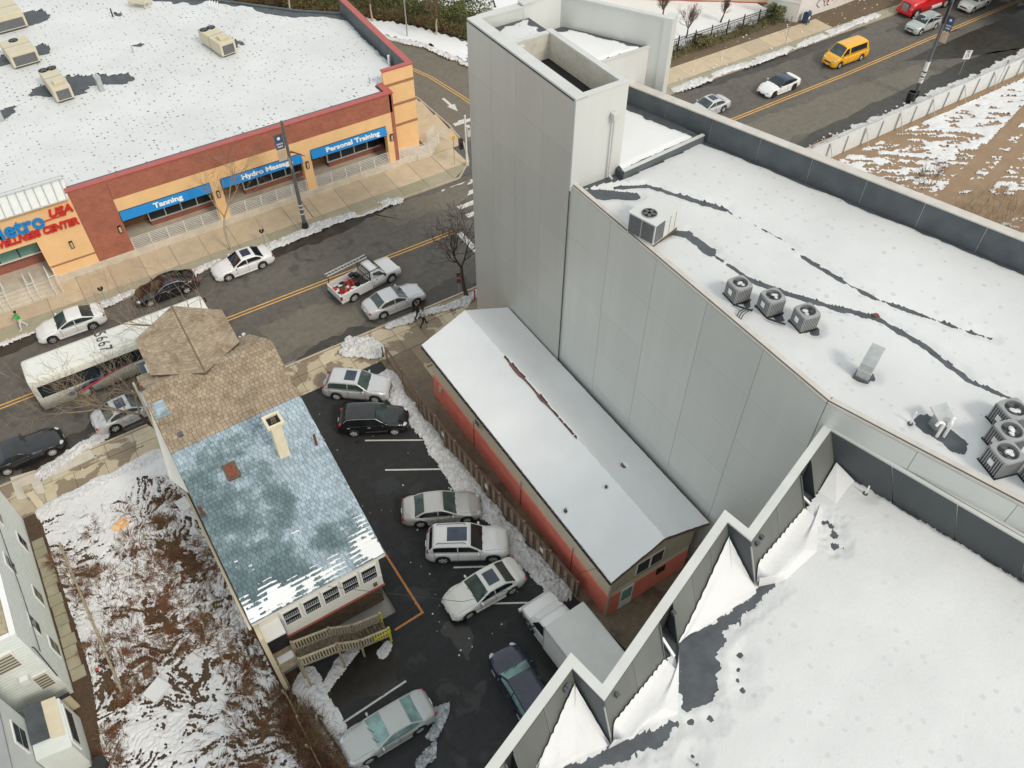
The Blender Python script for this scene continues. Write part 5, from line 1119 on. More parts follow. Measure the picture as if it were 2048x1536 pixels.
a = onX(965, 860, X0); m = MB().box(X0-.35, X0+.0, a.y-.3, a.y+.3, 3.5, 4.1).build('wall_unit', M['hvac'], rb); MB().box(X0-.36, X0-.351, a.y-.24, a.y+.24, 3.56, 4.0).build('grille', M['cond_dark'], m)
a = onX(886, 808, X0); MB().box(X0-.15, X0, a.y-.15, a.y+.15, 1.5, 1.95).build('meter_box', M['hvac'], rb)
for yy in (18.2, 23.5, 29): MB().tube((X0-.03, yy, 0), (X0-.03, yy-.05, 2.7), .02, .02, 5).build('conduit', M['wood_dark'], rb)
MB().prism([(EX0+.2, EY1-.1), (EX1-.2, EY1-.1), (EX1-.2, EY1+.02), (EX0+.2, EY1+.02)], 2.9, 3.1).build('front_ledge', M['beige'], rb)
# ---- timber fence along the lot
fe = thing('timber_fence', 'weathered timber fence of light and dark boards between lot and red building', 'fence', (14.6, 28, 0))
fpts = [(14.52, 38.9), (14.38, 34.0), (14.42, 29.4), (14.72, 23.8), (15.25, 16.6)]
tot = [(Vector(q)-Vector(p)).length for p, q in zip(fpts[:-1], fpts[1:])]; i = 0
srcs = {}
for (p, q), L in zip(zip(fpts[:-1], fpts[1:]), tot):
    d = (Vector(q)-Vector(p)).normalized(); ang = math.atan2(d.y, d.x); k = int(L/.31)
    for j in range(k):
        x, y = p[0]+d.x*(j+.5)*L/k, p[1]+d.y*(j+.5)*L/k; i += 1
        if y > 33.2: continue                                        # the street end is only low rail
        key = 'fenceboard' if i % 2 else 'fence_dark'
        if key not in srcs: srcs[key] = MB().box(-.135, .135, -.02, .02, 0, 1.45).build('board', M[key], fe, world=False); o = srcs[key]
        else: o = share(srcs[key], 'board', fe)
        o.location = (x-14.6-d.y*(.0 if i % 2 else .045), y-28+d.x*(.0 if i % 2 else .045), random.uniform(.0, .05)); o.rotation_euler = (random.uniform(-.02, .02), 0, ang+random.uniform(-.02, .02))
rr = MB()
for p, q in zip(fpts[:-1], fpts[1:]):
    for z in (.35, 1.52): rr.beam((p[0]+.06, p[1], z if p[1] < 34 or z > 1 else z), (q[0]+.06, q[1], z), .05 if z < 1 else .14, .09 if z < 1 else .05)
rr.build('rail', M['fence_dark'], fe)
for k in range(10):
    y = 38.8-k*2.45; x = np.interp(y, [p[1] for p in fpts[::-1]], [p[0] for p in fpts[::-1]]); MB().box(x+.02, x+.13, y-.06, y+.06, 0, 1.62).build('post', M['fenceboard'], fe)
for y in (30.3, 25.3, 19.8): 
    x = np.interp(y, [p[1] for p in fpts[::-1]], [p[0] for p in fpts[::-1]]); MB().box(x-.07, x-.045, y-.16, y+.16, .75, 1.15).build('notice_plate', M['white'], fe)
# ================================================================== NEAR BUILDING with the stepped parapet and snow crickets
zb = thing('stepped_parapet_building', 'near flat roofed building with stepped pale coping, grey inner panels and deep roof snow', 'building', (14, 5, 0))
ZT = 16.8; ZF = 15.0
U1 = Vector((.9555, .2949)); U2 = Vector((.2949, -.9555))
cA0 = site(955, 1536, ZT); A1 = site(1142, 1308, ZT); B1 = site(1205, 1372, ZT); C1 = site(1450, 1022, ZT); D1 = site(1497, 1060, ZT); E1_ = site(1655, 843, ZT); F1 = site(2048, 1070, ZT)
v2 = lambda p: Vector((p.x, p.y))
A1, B1, C1, D1, E1_ = [v2(p) for p in (A1, B1, C1, D1, E1_)]
dirA = (C1-B1).normalized(); A0 = A1-dirA*9; F1 = E1_+(v2(F1)-E1_).normalized()*24
out = [A0, A1, B1, C1, D1, E1_, F1]
def offs(pts, d):
    """offset an open polyline to its right by d"""
    r = []
    for i, p in enumerate(pts):
        a = (p-pts[i-1]).normalized() if i else None; b = (pts[i+1]-p).normalized() if i < len(pts)-1 else None
        na = Vector((a.y, -a.x)) if a else None; nb = Vector((b.y, -b.x)) if b else None
        if na is None: r.append(p+nb*d)
        elif nb is None: r.append(p+na*d)
        else: m = (na+nb); r.append(p+m*(d/(1+na.dot(nb))))
    return r
def offv(pts, ds):
    """like offs, with a distance of its own for every run"""
    L = []
    for p, q, d in zip(pts[:-1], pts[1:], ds):
        t = (q-p).normalized(); L.append((p+Vector((t.y, -t.x))*d, t))
    r = [L[0][0]]
    for (a, t), (b, u) in zip(L[:-1], L[1:]):
        k = t.x*u.y-t.y*u.x; s = ((b-a).x*u.y-(b-a).y*u.x)/k; r.append(a+t*s)
    r.append(L[-1][0]+(pts[-1]-pts[-2])); return r
inn = offs(out, .36); ctr = offs(out, .18); foot = offv(out, [1.05, .55, 1.05, .55, 1.12, .40]); wallin = offs(out, .30)
far = [F1+Vector((-10, -14)), A0+Vector((-2, -20))]
MB().prism([tuple(p) for p in out]+[(F1.x-6, -14), (A0.x-2, -14)], 0, ZF-.22).build('outer_wall', M['panel'], zb)
for i in range(len(out)-1):
    MB().prism([tuple(offs(out, .03)[i]), tuple(offs(out, .03)[i+1]), tuple(wallin[i+1]), tuple(wallin[i])], ZF-.2, ZT-.05).build('parapet_wall', M['panel'], zb)
cpm = MB(); on, inn2 = offs(out, -.03), offs(out, .31)
n = len(out); cpm.prism([tuple(p) for p in on]+[tuple(p) for p in inn2[::-1]], ZT-.045, ZT+.03); cpm.build('coping', M['coping'], zb)
jt = MB(); l2 = offs(out, .12)
jt.prism([tuple(l2[-2]), tuple(l2[-1]), tuple(offs(out, .15)[-1]), tuple(offs(out, .15)[-2])], ZT+.031, ZT+.036); jt.build('coping_joint', M['joint'], zb)
MB().prism([tuple(p) for p in wallin]+[(F1.x-6, -14), (A0.x-2, -14)], ZF-.2, ZF).build('roof_membrane', M['membrane'], zb)
# inner panels, leaning outwards at the foot; gaps for the scuppers
def lean(i, s0, s1, mat, f=1.0, name='inner_panel', off0=.33):
    t0, t1 = offs(out, off0)[i], offs(out, off0)[i+1]; f0, f1 = foot[i], foot[i+1]
    a = t0.lerp(t1, s0); b = t0.lerp(t1, s1); c = f0.lerp(f1, s1); d = f0.lerp(f1, s0)
    a3, b3, c3, d3 = Vector((a.x, a.y, ZT-.08)), Vector((b.x, b.y, ZT-.08)), Vector((c.x, c.y, ZF)), Vector((d.x, d.y, ZF))
    m = MB(); nn = (b3-a3).cross(d3-a3).normalized()
    if nn.z < 0: nn = -nn
    m.add([a3, b3, c3, d3, a3-nn*.05, b3-nn*.05, c3-nn*.05, d3-nn*.05], [(0, 1, 2, 3), (7, 6, 5, 4), (0, 4, 5, 1), (1, 5, 6, 2), (2, 6, 7, 3), (3, 7, 4, 0)]); return m.build(name, mat, zb), (a3, b3, c3, d3)
def frac(i, u, v):
    q = v2(site(u, v, ZT)); d = out[i+1]-out[i]; return (q-out[i]).dot(d)/d.length_squared
gaps = {0: (frac(0, 1008, 1500), frac(0, 1024, 1478)), 2: (frac(2, 1325, 1221), frac(2, 1349, 1182)), 4: (frac(4, 1606, 932), frac(4, 1624, 903))}
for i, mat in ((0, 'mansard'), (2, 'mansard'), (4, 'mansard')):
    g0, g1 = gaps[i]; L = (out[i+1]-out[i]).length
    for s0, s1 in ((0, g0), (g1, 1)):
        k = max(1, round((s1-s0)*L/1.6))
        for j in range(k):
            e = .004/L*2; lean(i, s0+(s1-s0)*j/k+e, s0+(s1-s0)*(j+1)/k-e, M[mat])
    for s, sg in ((g0, -1), (g1, 1)):                               # triangular cheeks of the gap
        t = offs(out, .40)[i].lerp(offs(out, .40)[i+1], s); f = foot[i].lerp(foot[i+1], s); w = offs(out, .36)[i].lerp(offs(out, .36)[i+1], s)
        dd = (out[i+1]-out[i]).normalized()*.04*sg
        MB().prism([tuple(w), tuple(f), tuple(f+dd), tuple(w+dd)], ZF, lambda x, y, w=w, f=f: ZF+.02+(ZT-.1-ZF)*max(0, 1-((x-w.x)**2+(y-w.y)**2)**.5/(f-w).length)).build('scupper_cheek', M['mansard_dark'], zb)
        MB().beam((t.x, t.y, ZT-.06), (f.x, f.y, ZF+.02), .04, .03).build('cheek_trim', M['mansard'], zb)
    a = offs(out, .30)[i].lerp(offs(out, .30)[i+1], g0); b = offs(out, .30)[i].lerp(offs(out, .30)[i+1], g1); c = offs(out, .34)[i].lerp(offs(out, .34)[i+1], g1); d = offs(out, .34)[i].lerp(offs(out, .34)[i+1], g0)
    MB().prism([tuple(a), tuple(b), tuple(c), tuple(d)], ZF, ZT-.1).build('scupper_back', M['dark'], zb)
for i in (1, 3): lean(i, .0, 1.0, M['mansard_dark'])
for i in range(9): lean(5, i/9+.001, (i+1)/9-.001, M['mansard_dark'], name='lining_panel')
# brackets under the coping, the way small blocks show in the photo
for i, ss in ((2, (.09, .52)), (4, (.07, .12)), (0, (.955, .97))):
    for s in ss:
        p = offs(out, .5)[i].lerp(offs(out, .5)[i+1], s); MB().box(p.x-.07, p.x+.07, p.y-.07, p.y+.07, ZT-.35, ZT-.18).build('bracket', M['membrane'], zb)
# snow on the roof with the bare strips between the crickets
def zig_t(X, Y):
    X = X/.9894; Y = Y/.9894                          # the plan below was surveyed at a lower level
    t = .11+.06*fbm(X*.3, Y*.3, 3)
    def bare(pts, w, sc=1.6, am=.9):
        nonlocal t
        d = segdist(X, Y, pts)-w-(fbm(X*sc, Y*sc, 5, .68)-.5)*am; t = np.minimum(t, d*.22)
    bare([(12.0, 6.3), (12.3, 7.2), (12.9, 7.25)], .72); bare([(13.0, 7.2), (15.3, 7.25)], .22, 2.5, .8); bare([(15.3, 7.25), (16.6, 7.45)], .12, 2.5, .7)
    bare([(11.3, 5.75), (12.0, 6.1)], .50); bare([(5.0, 6.2), (7.5, 5.75), (9.2, 5.45)], .30, 2.5, .8); bare([(9.2, 5.45), (10.0, 5.45)], .16, 3, .6)
    bare([(20.4, 8.2), (20.2, 7.7), (19.9, 7.3)], .13, 4, .9); bare([(21.7, 9.75), (22.0, 10.0)], .22)
    for c, r in (((13.6, 6.0), .1), ((13.2, 5.6), .08), ((12.8, 5.0), .1), ((12.9, 5.35), .07), ((10.6, 5.15), .1), ((11.2, 4.9), .09), ((9.3, 5.2), .07), ((9.9, 4.3), .08), ((22.8, 8.3), .06)): bare([c, (c[0]+.02, c[1])], r, 6, .2)
    fd2 = segdist(X*.9894, Y*.9894, [tuple(foot[-2]), tuple(foot[-1])])-.02-(fbm(X*2, Y*2, 3)-.5)*.2; t = np.minimum(t, fd2*.7)
    return t
zpoly = [tuple(p) for p in offv(out, [.98, .50, .98, .50, 1.05, .36])]+[(F1.x-6, -12), (A0.x-1, -12)]
sheet('roof_snow', (3, 34, -9, 12), .075, lambda X, Y: np.full(X.shape, ZF), zig_t, M['snow_zig'], parent=zb, poly=zpoly, cut=-.02, kind='stuff')
# snow crickets: ridged wedges leaning on the panels, scalloped where they touch them
tops = offs(out, .40)
def on_panel(i, s, h):
    f = foot[i].lerp(foot[i+1], s); t = tops[i].lerp(tops[i+1], s); d = (foot[i+1]-foot[i]).normalized()
    p = Vector((f.x, f.y, ZF)).lerp(Vector((t.x, t.y, ZT-.08)), h); return p+Vector((d.y, -d.x, 0))*.04
pt = lambda u, v: v2(site(u, v, ZF+.05))
def path_fn(pts):
    L = [(pts[k+1]-pts[k]).length for k in range(len(pts)-1)]; T = sum(L)
    def f(u):
        s = u*T
        for k, l in enumerate(L):
            if s <= l or k == len(L)-1: return pts[k].lerp(pts[k+1], min(1, s/l))
            s -= l
    return f
def scallop(a, rn, amp): return amp*abs(math.sin(a*.62+rn.random()*.7))+amp*.3*rn.random()
def surf(rows, name='snow_cricket'):
    K = len(rows[0]); V = [v for r in rows for v in r]; F = [(a*K+j, a*K+j+1, (a+1)*K+j+1, (a+1)*K+j) for a in range(len(rows)-1) for j in range(K-1)]
    e = len(V); V += [Vector((r[-1].x, r[-1].y, ZF-.02)) for r in rows]; F += [(a*K+K-1, e+a, e+a+1, (a+1)*K+K-1) for a in range(len(rows)-1)]
    return MB().add(V, F, 0, True).build(name, M['snow_cricket'], zb)
def relief(x, y): return (mnoise.fractal(Vector((x*.9, y*.9, 3)), 1.0, 2.0, 3))*.05
def cricket(i, s1, front, rnd=3, h0=.50):
    rn = random.Random(rnd); rows = []; N_ = 60; J = 12; d = (foot[i+1]-foot[i]).normalized(); nn = Vector((d.y, -d.x))
    for a in range(N_+1):
        u = a/N_; hf0 = min(1, u*14+.02)*(.30*(1-u)+.13); hf = hf0+scallop(a, rn, .055)*min(1, u*10); e = on_panel(i, s1*u, hf)
        p = foot[i].lerp(foot[i+1], s1*u)+nn*(.50*min(1, u*8+.05)); hc = h0*(1-u)+.10; q = front(u); e0 = on_panel(i, s1*u, hf0); row = [e]
        for j in range(1, 6): w = j/6; m = Vector((e0.x, e0.y)).lerp(p, w); row.append(Vector((m.x, m.y, (e0.z*(1-w)+(ZF+hc)*w)-.10*math.sin(w*3.14)*(1-u)+relief(m.x, m.y)*.5)))
        for j in range(J+1): w = j/J; c = p.lerp(q, w); row.append(Vector((c.x, c.y, ZF+hc*(1-w)**1.1+.10*min(1, w*3)+relief(c.x, c.y)*(1-w*.5))))
        rows.append(row)
    surf(rows)
cricket(2, gaps[2][0], path_fn([pt(1217, 1497), pt(1316, 1446), pt(1356, 1428), pt(1358, 1290)]), 3)
cricket(4, gaps[4][0], path_fn([pt(1517, 1172), pt(1576, 1160), pt(1640, 1104), pt(1645, 975)]), 4)
def wedge(i, g, rnd, front):
    rn = random.Random(rnd); rows = []; N_ = 70; J = 14
    for a in range(N_+1):
        u = a/N_
        if u < .66: w = u/.66; h_ = .05+.74*w**1.25; e0 = on_panel(i, g+(1-g)*w, h_); e = on_panel(i, g+(1-g)*w, h_+scallop(a, rn, .05)*(1-w**6))
        else: w = (u-.66)/.34; h_ = .79*(1-w)**1.15+.01; e0 = on_panel(i+1, w, h_); e = on_panel(i+1, w, h_+scallop(a, rn, .03)*math.sin(w*3.14))
        q = front(u); row = []
        for j in range(J+1):
            if j == 0: row.append(e); continue
            w = j/J; c = Vector((e0.x, e0.y)).lerp(q, w); hz = (e0.z-ZF)*(1-w)**1.35+.10*min(1, w*3)+relief(c.x, c.y)*min(1, w*4)
            row.append(Vector((c.x, c.y, ZF+hz)))
        rows.append(row)
    surf(rows)
wedge(0, gaps[0][1], 5, path_fn([pt(1020, 1550), pt(1117, 1538), pt(1180, 1506), pt(1212, 1494)]))
wedge(2, gaps[2][1], 6, path_fn([pt(1388, 1262), pt(1396, 1262), pt(1450, 1226), pt(1512, 1186)]))
wv = MB(); q = foot[4].lerp(foot[5], gaps[4][1]+.01)
wv.add([(q.x, q.y, ZF+.1), (foot[5].x-.05, foot[5].y+.05, ZF+.42), (foot[5].x+.1, foot[5].y-.9, ZF+.12), (q.x+.3, q.y-.75, ZF+.14)], [(0, 3, 1), (1, 3, 2)]); wv.build('snow_cricket', M['snow_cricket'], zb)
for i in (0, 2):
    q0 = offs(out, .40)[i+2]; q1 = foot[i+2]; MB().beam((q0.x, q0.y, ZT-.15), (q1.x, q1.y, ZF+.02), .05, .05).build('corner_trim', M['cond'], zb)
stack('vent_pipe', 'thin white vent pipe on the near snowy roof beside the slate parapet', 1730, 988, ZF, .55, .035, M['white'], .12)
stack('vent_pipe', 'short pale vent pipe at the bottom edge of the near roof', 1397, 1534, ZF, .35, .05, M['coping'], .13)
for (g, i) in ((gaps[2], 2), (gaps[4], 4)):
    s = (g[0]+g[1])/2; a = offs(out, .5)[i].lerp(offs(out, .5)[i+1], s); b = foot[i].lerp(foot[i+1], s); d = (b-a).normalized()
    o = MB(); o.beam((a.x, a.y, ZF+.35), (b.x+d.x*.1, b.y+d.y*.1, ZF+.02), .10, .10); o.build('snow_patch', M['snow'], zb)
# ================================================================== PALE GREEN HOUSES at the lower left
gh = thing('pale_green_house', 'pale green sided house with skewed white framed windows and a brown flat roof', 'house', (-12, 32, 0))
HX = -10.05; HZ = 7.0
MB().prism([(HX, 26.45), (HX, 39.0), (-22, 39.0), (-22, 26.45)], 0, HZ-.15).build('wall', M['siding_green'], gh)
sg = MB()
for k in range(26): sg.box(HX, HX+.012, 26.46, 38.98, .3+k*.25, .315+k*.25); sg.box(-21, HX, 26.438, 26.45, .3+k*.25, .315+k*.25)
sg.build('siding_edge', M['siding_green'], gh)
MB().box(-22, HX-.25, 26.7, 38.8, HZ-.3, HZ-.28+.2).build('roof_membrane', M['wood'], gh)
cb = MB(); cb.box(HX-.2, HX+.06, 26.4, 39.05, HZ-.14, HZ); cb.box(-22, HX-.21, 26.4, 26.62, HZ-.14, HZ); cb.build('coping', M['white'], gh)
def winY(par, x0, x1, z0, z1, y, slats=True):
    f = MB().box(x0, x1, y-.06, y-.001, z0, z1).build('window_frame', M['white'], par); MB().box(x0+.1, x1-.1, y-.07, y-.061, z0+.1, z1-.1).build('pane', M['hvac' if slats else 'glass'], f)
    if slats:
        b = MB()
        for k in range(5): b.box(x0+.1, x1-.1, y-.085, y-.071, z0+.18+k*(z1-z0-.3)/5, z0+.28+k*(z1-z0-.3)/5)
        b.build('blind_slat', M['cond_dark'], f)
def winX(par, y0, y1, z0, z1, x):
    f = MB().box(x+.001, x+.06, y0, y1, z0, z1).build('window_frame', M['white'], par)
    MB().box(x+.061, x+.07, y0+.1, y1-.1, z0+.1, (z0+z1)/2-.04).build('pane', M['glass'], f); MB().box(x+.061, x+.07, y0+.1, y1-.1, (z0+z1)/2+.04, z1-.1).build('pane', M['glass'], f)
winY(gh, -12.0, -10.65, 4.4, 5.9, 26.45); winY(gh, -11.0, -10.2, 1.6, 3.1, 26.45)
for y0, z0 in ((31.6, 4.3), (35.2, 4.3), (28.4, 3.0), (31.6, .9), (28.3, .6), (35.5, 1.0)): winX(gh, y0, y0+.85, z0, z0+1.35, HX)
g2 = thing('pale_green_house', 'second pale green house cut off by the lower left picture corner', 'house', (-12.5, 20, 0))
MB().prism([(-11.6, 12), (-11.6, 24.5), (-22, 26.4), (-22, 12)], 0, 6.3).build('wall', M['siding_green'], g2)
MB().box(-22, -12.0, 12, 23.6, 6.3, 6.4).build('roof_membrane', M['membrane'], g2); MB().box(-22, -12.2, 12, 23.2, 6.41, 6.5).build('roof_snow', M['snow'], g2)
e = MB(); e.box(-12.1, -11.5, 12, 23.8, 6.3, 6.44); e.build('roof_edge', M['cond'], g2)
for y0, z0 in ((22.4, 3.6), (20.3, 1.6), (18.5, 3.6)): winX(g2, y0, y0+1.2, z0, z0+1.5, -11.6)
sh = thing('lean_to', 'small dark roofed lean-to with a pale window wall between the green houses', 'shed', (-10.8, 24, 0))
MB().prism([(-11.55, 22.2), (-10.1, 22.2), (-10.1, 24.9), (-11.55, 24.9)], 0, lambda x, y: 3.1 if x < -11 else 2.7).build('wall', M['siding_green'], sh)
MB().slab([(-11.55, 23.0, 3.2), (-10.8, 23.0, 3.0), (-10.8, 25.0, 3.0), (-11.55, 25.0, 3.2)], .06).build('roof', M['membrane'], sh)
MB().slab([(-10.8, 23.0, 2.99), (-10.2, 22.9, 2.83), (-10.2, 25.0, 2.83), (-10.8, 25.0, 2.99)], .06).build('torn_roof_felt', M['cream'], sh)
f = MB().box(-10.1, -10.04, 22.5, 24.6, 1.4, 2.6).build('window_frame', M['white'], sh); MB().box(-10.035, -10.02, 22.7, 24.4, 1.6, 2.45).build('pane', M['glass'], f)
bw = thing('low_wall', 'low cream wall with dark coping between the two green houses', 'wall', (-10.6, 25.8, 0))
MB().box(-11.6, -9.95, 25.5, 25.62, 0, 1.5).build('panel', M['beigewall'], bw); MB().box(-11.65, -9.9, 25.46, 25.66, 1.5, 1.57).build('coping', M['black'], bw)
bb = MB(); bb.tube((-9.75, 21.9, 0), (-9.7, 21.8, .7), .3, .34, 12); tag(bb.build('black_bin', M['black']), 'round black bin beside the lean-to wall', 'bin')
wu = MB(); wu.box(-11.3, -10.9, 26.1, 26.4, 3.2, 3.6); tag(wu.build('wall_air_conditioner', M['white']), 'small white window air conditioner above the lean-to', 'air conditioner')
# brick pillar at the sidewalk and the pale cable
pc = thing('gate_pillar', 'broken tan gate pillar standing at the sidewalk edge left of the yard', 'pillar', (-8.9, 39.6, 0))
MB().box(-9.15, -8.75, 39.35, 39.75, 0, 1.7).build('shaft', M['conc_pale'], pc, bevel=.02); MB().box(-9.2, -8.7, 39.3, 39.8, 1.7, 1.82).build('cap', M['wood'], pc)
tag(MB().path([(-8.8, 39.5, 1.8), (-5, 39.55, 2.0), (-.9, 39.5, 2.4)], .03, 5).build('cable', M['wire_pale']), 'pale cable stretched from the gate pillar to the shingled house', 'cable')
cbm = MB(); cbm.path([(-22, 34, 6.5), (-13, 29.5, 6.2), (HX+.1, 26.6, 5.0), (HX+.1, 26.2, 2.5)], .03, 5); cbm.path([(HX+.1, 36, 5.8), (HX+.12, 30, 4.6), (HX+.1, 26.8, 4.2)], .02, 5)
tag(cbm.build('cable', M['wire']), 'black service cable hanging along the pale green house wall', 'cable')
# ================================================================== VEHICLES: x forward, y left, origin mid wheelbase on the road
def smooth_prof(pts, w=.12):
    xs = np.array([p[0] for p in pts]); zs = np.array([p[1] for p in pts])
    g = np.linspace(xs[0], xs[-1], 241); z = np.interp(g, xs, zs); k = max(1, int(w/((xs[-1]-xs[0])/240)))
    zp = np.pad(z, k, mode='edge'); ker = np.ones(2*k+1)/(2*k+1); z = np.convolve(zp, ker, 'valid')
    return lambda x: float(np.interp(x, g, z))
WHEELS = {}
def wheel_mesh(r, w, style):
    key = (round(r, 3), round(w, 3), style)
    if key in WHEELS: return WHEELS[key]
    t = MB(); n = 22; prof = [(r*.66, -w/2), (r*.93, -w/2), (r, -w/2+.03), (r, w/2-.03), (r*.93, w/2), (r*.66, w/2), (r*.60, w/2-.05), (r*.60, -w/2+.02)]
    vs = [(a*math.cos(2*math.pi*i/n), b, a*math.sin(2*math.pi*i/n)) for i in range(n) for a, b in prof]; m = len(prof)
    t.add(vs, [(i*m+j, i*m+(j+1) % m, ((i+1) % n)*m+(j+1) % m, ((i+1) % n)*m+j) for i in range(n) for j in range(m)], 0, True)
    rim = MB(); rr = r*.63
    rim.tube((0, w/2-.10, 0), (0, w/2-.085, 0), rr, n=20, mi=1); k = {'five': 5, 'ten': 9, 'steel': 0}[style]
    for s in range(k):
        a = 2*math.pi*s/k; c, d = math.cos(a), math.sin(a)
        for da in ((-.16, .16) if style == 'five' else (0,)):
            c2, d2 = math.cos(a+da), math.sin(a+da); rim.beam((.04*c, w/2-.02, .04*d), (rr*.97*c2, w/2-.03, rr*.97*d2), .055, .03, 0, up=(0, 1, 0))
    if not k: rim.tube((0, w/2-.07, 0), (0, w/2-.05, 0), rr*.85, rr*.8, n=18, mi=0)
    rim.tube((0, w/2-.05, 0), (0, w/2-.005, 0), .065, n=10, mi=0)
    ring = [(rr*a*math.cos(2*math.pi*i/n), b, rr*a*math.sin(2*math.pi*i/n)) for i in range(n) for a, b in ((1.04, w/2-.01), (.93, w/2-.02))]
    rim.add(ring, [(2*i, 2*i+1, 2*((i+1) % n)+1, 2*((i+1) % n)) for i in range(n)], 0, True)
    WHEELS[key] = (t, rim); return WHEELS[key]
def put_wheels(root, spots, r, w, style, rimmat=None):
    tm, rm = wheel_mesh(r, w, style); src = None
    for x, y in spots:
        side = 1 if y > 0 else -1
        if src is None:
            a = tm.build('wheel', M['rubber'], root, world=False); b = rm.build('rim', [rimmat or M['alloy'], M['dark']], a, world=False); src = (a, b)
        else: a = share(src[0], 'wheel', root); b = share(src[1], 'rim', a)
        a.location = (x, y-side*w/2, r); a.rotation_euler = (0, 0, 0 if side > 0 else math.pi)
def loft(mb, xs, sec, mi=0):
    """sec(x) -> half section list of (y,z) from bottom centre round to top centre; mirrored and skinned"""
    rows = []
    for x in xs:
        h = sec(x); rows.append([(x, y, z) for y, z in h]+[(x, -y, z) for y, z in h[-2:0:-1]])
    k = len(rows[0]); vs = [v for r in rows for v in r]
    fs = [(i*k+j, i*k+(j+1) % k, (i+1)*k+(j+1) % k, (i+1)*k+j) for i in range(len(rows)-1) for j in range(k)]
    mb.add(vs, fs, mi, True); mb.add(rows[0], [tuple(range(k))], mi); mb.add(rows[-1], [tuple(range(k))[::-1]], mi)
KINDS_CAR = {
 # L, W, H, wheelbase, front overhang, belt height, hood (z at nose, z at cowl), cowl x, roof front x, roof rear x, rear base x, deck z, tail z, wheel r
 'sedan': dict(L=4.85, W=1.84, H=1.45, wb=2.80, fo=.95, belt=.96, nose=.70, cowl=.86, rf=.02, rr=-1.08, rb=-1.84, deck=1.06, tail=.92, r=.335),
 'fastback': dict(L=4.85, W=1.87, H=1.43, wb=2.85, fo=.92, belt=.96, nose=.68, cowl=.90, rf=.0, rr=-1.0, rb=-2.05, deck=1.10, tail=.98, r=.345),
 'coupe': dict(L=4.80, W=1.92, H=1.36, wb=2.75, fo=.95, belt=.98, nose=.74, cowl=.38, rf=-.30, rr=-1.00, rb=-1.75, deck=1.08, tail=.98, r=.36),
 'suv': dict(L=4.60, W=1.86, H=1.68, wb=2.67, fo=.90, belt=1.08, nose=.92, cowl=.90, rf=.18, rr=-1.75, rb=-2.12, deck=1.10, tail=1.02, r=.36),
 'bigsuv': dict(L=4.85, W=1.94, H=1.76, wb=2.92, fo=.92, belt=1.15, nose=1.02, cowl=.90, rf=.15, rr=-1.95, rb=-2.28, deck=1.15, tail=1.05, r=.385),
 'van': dict(L=5.6, W=2.02, H=2.15, wb=3.30, fo=.98, belt=1.20, nose=.98, cowl=1.80, rf=.95, rr=-2.30, rb=-2.52, deck=1.2, tail=1.1, r=.36),
}
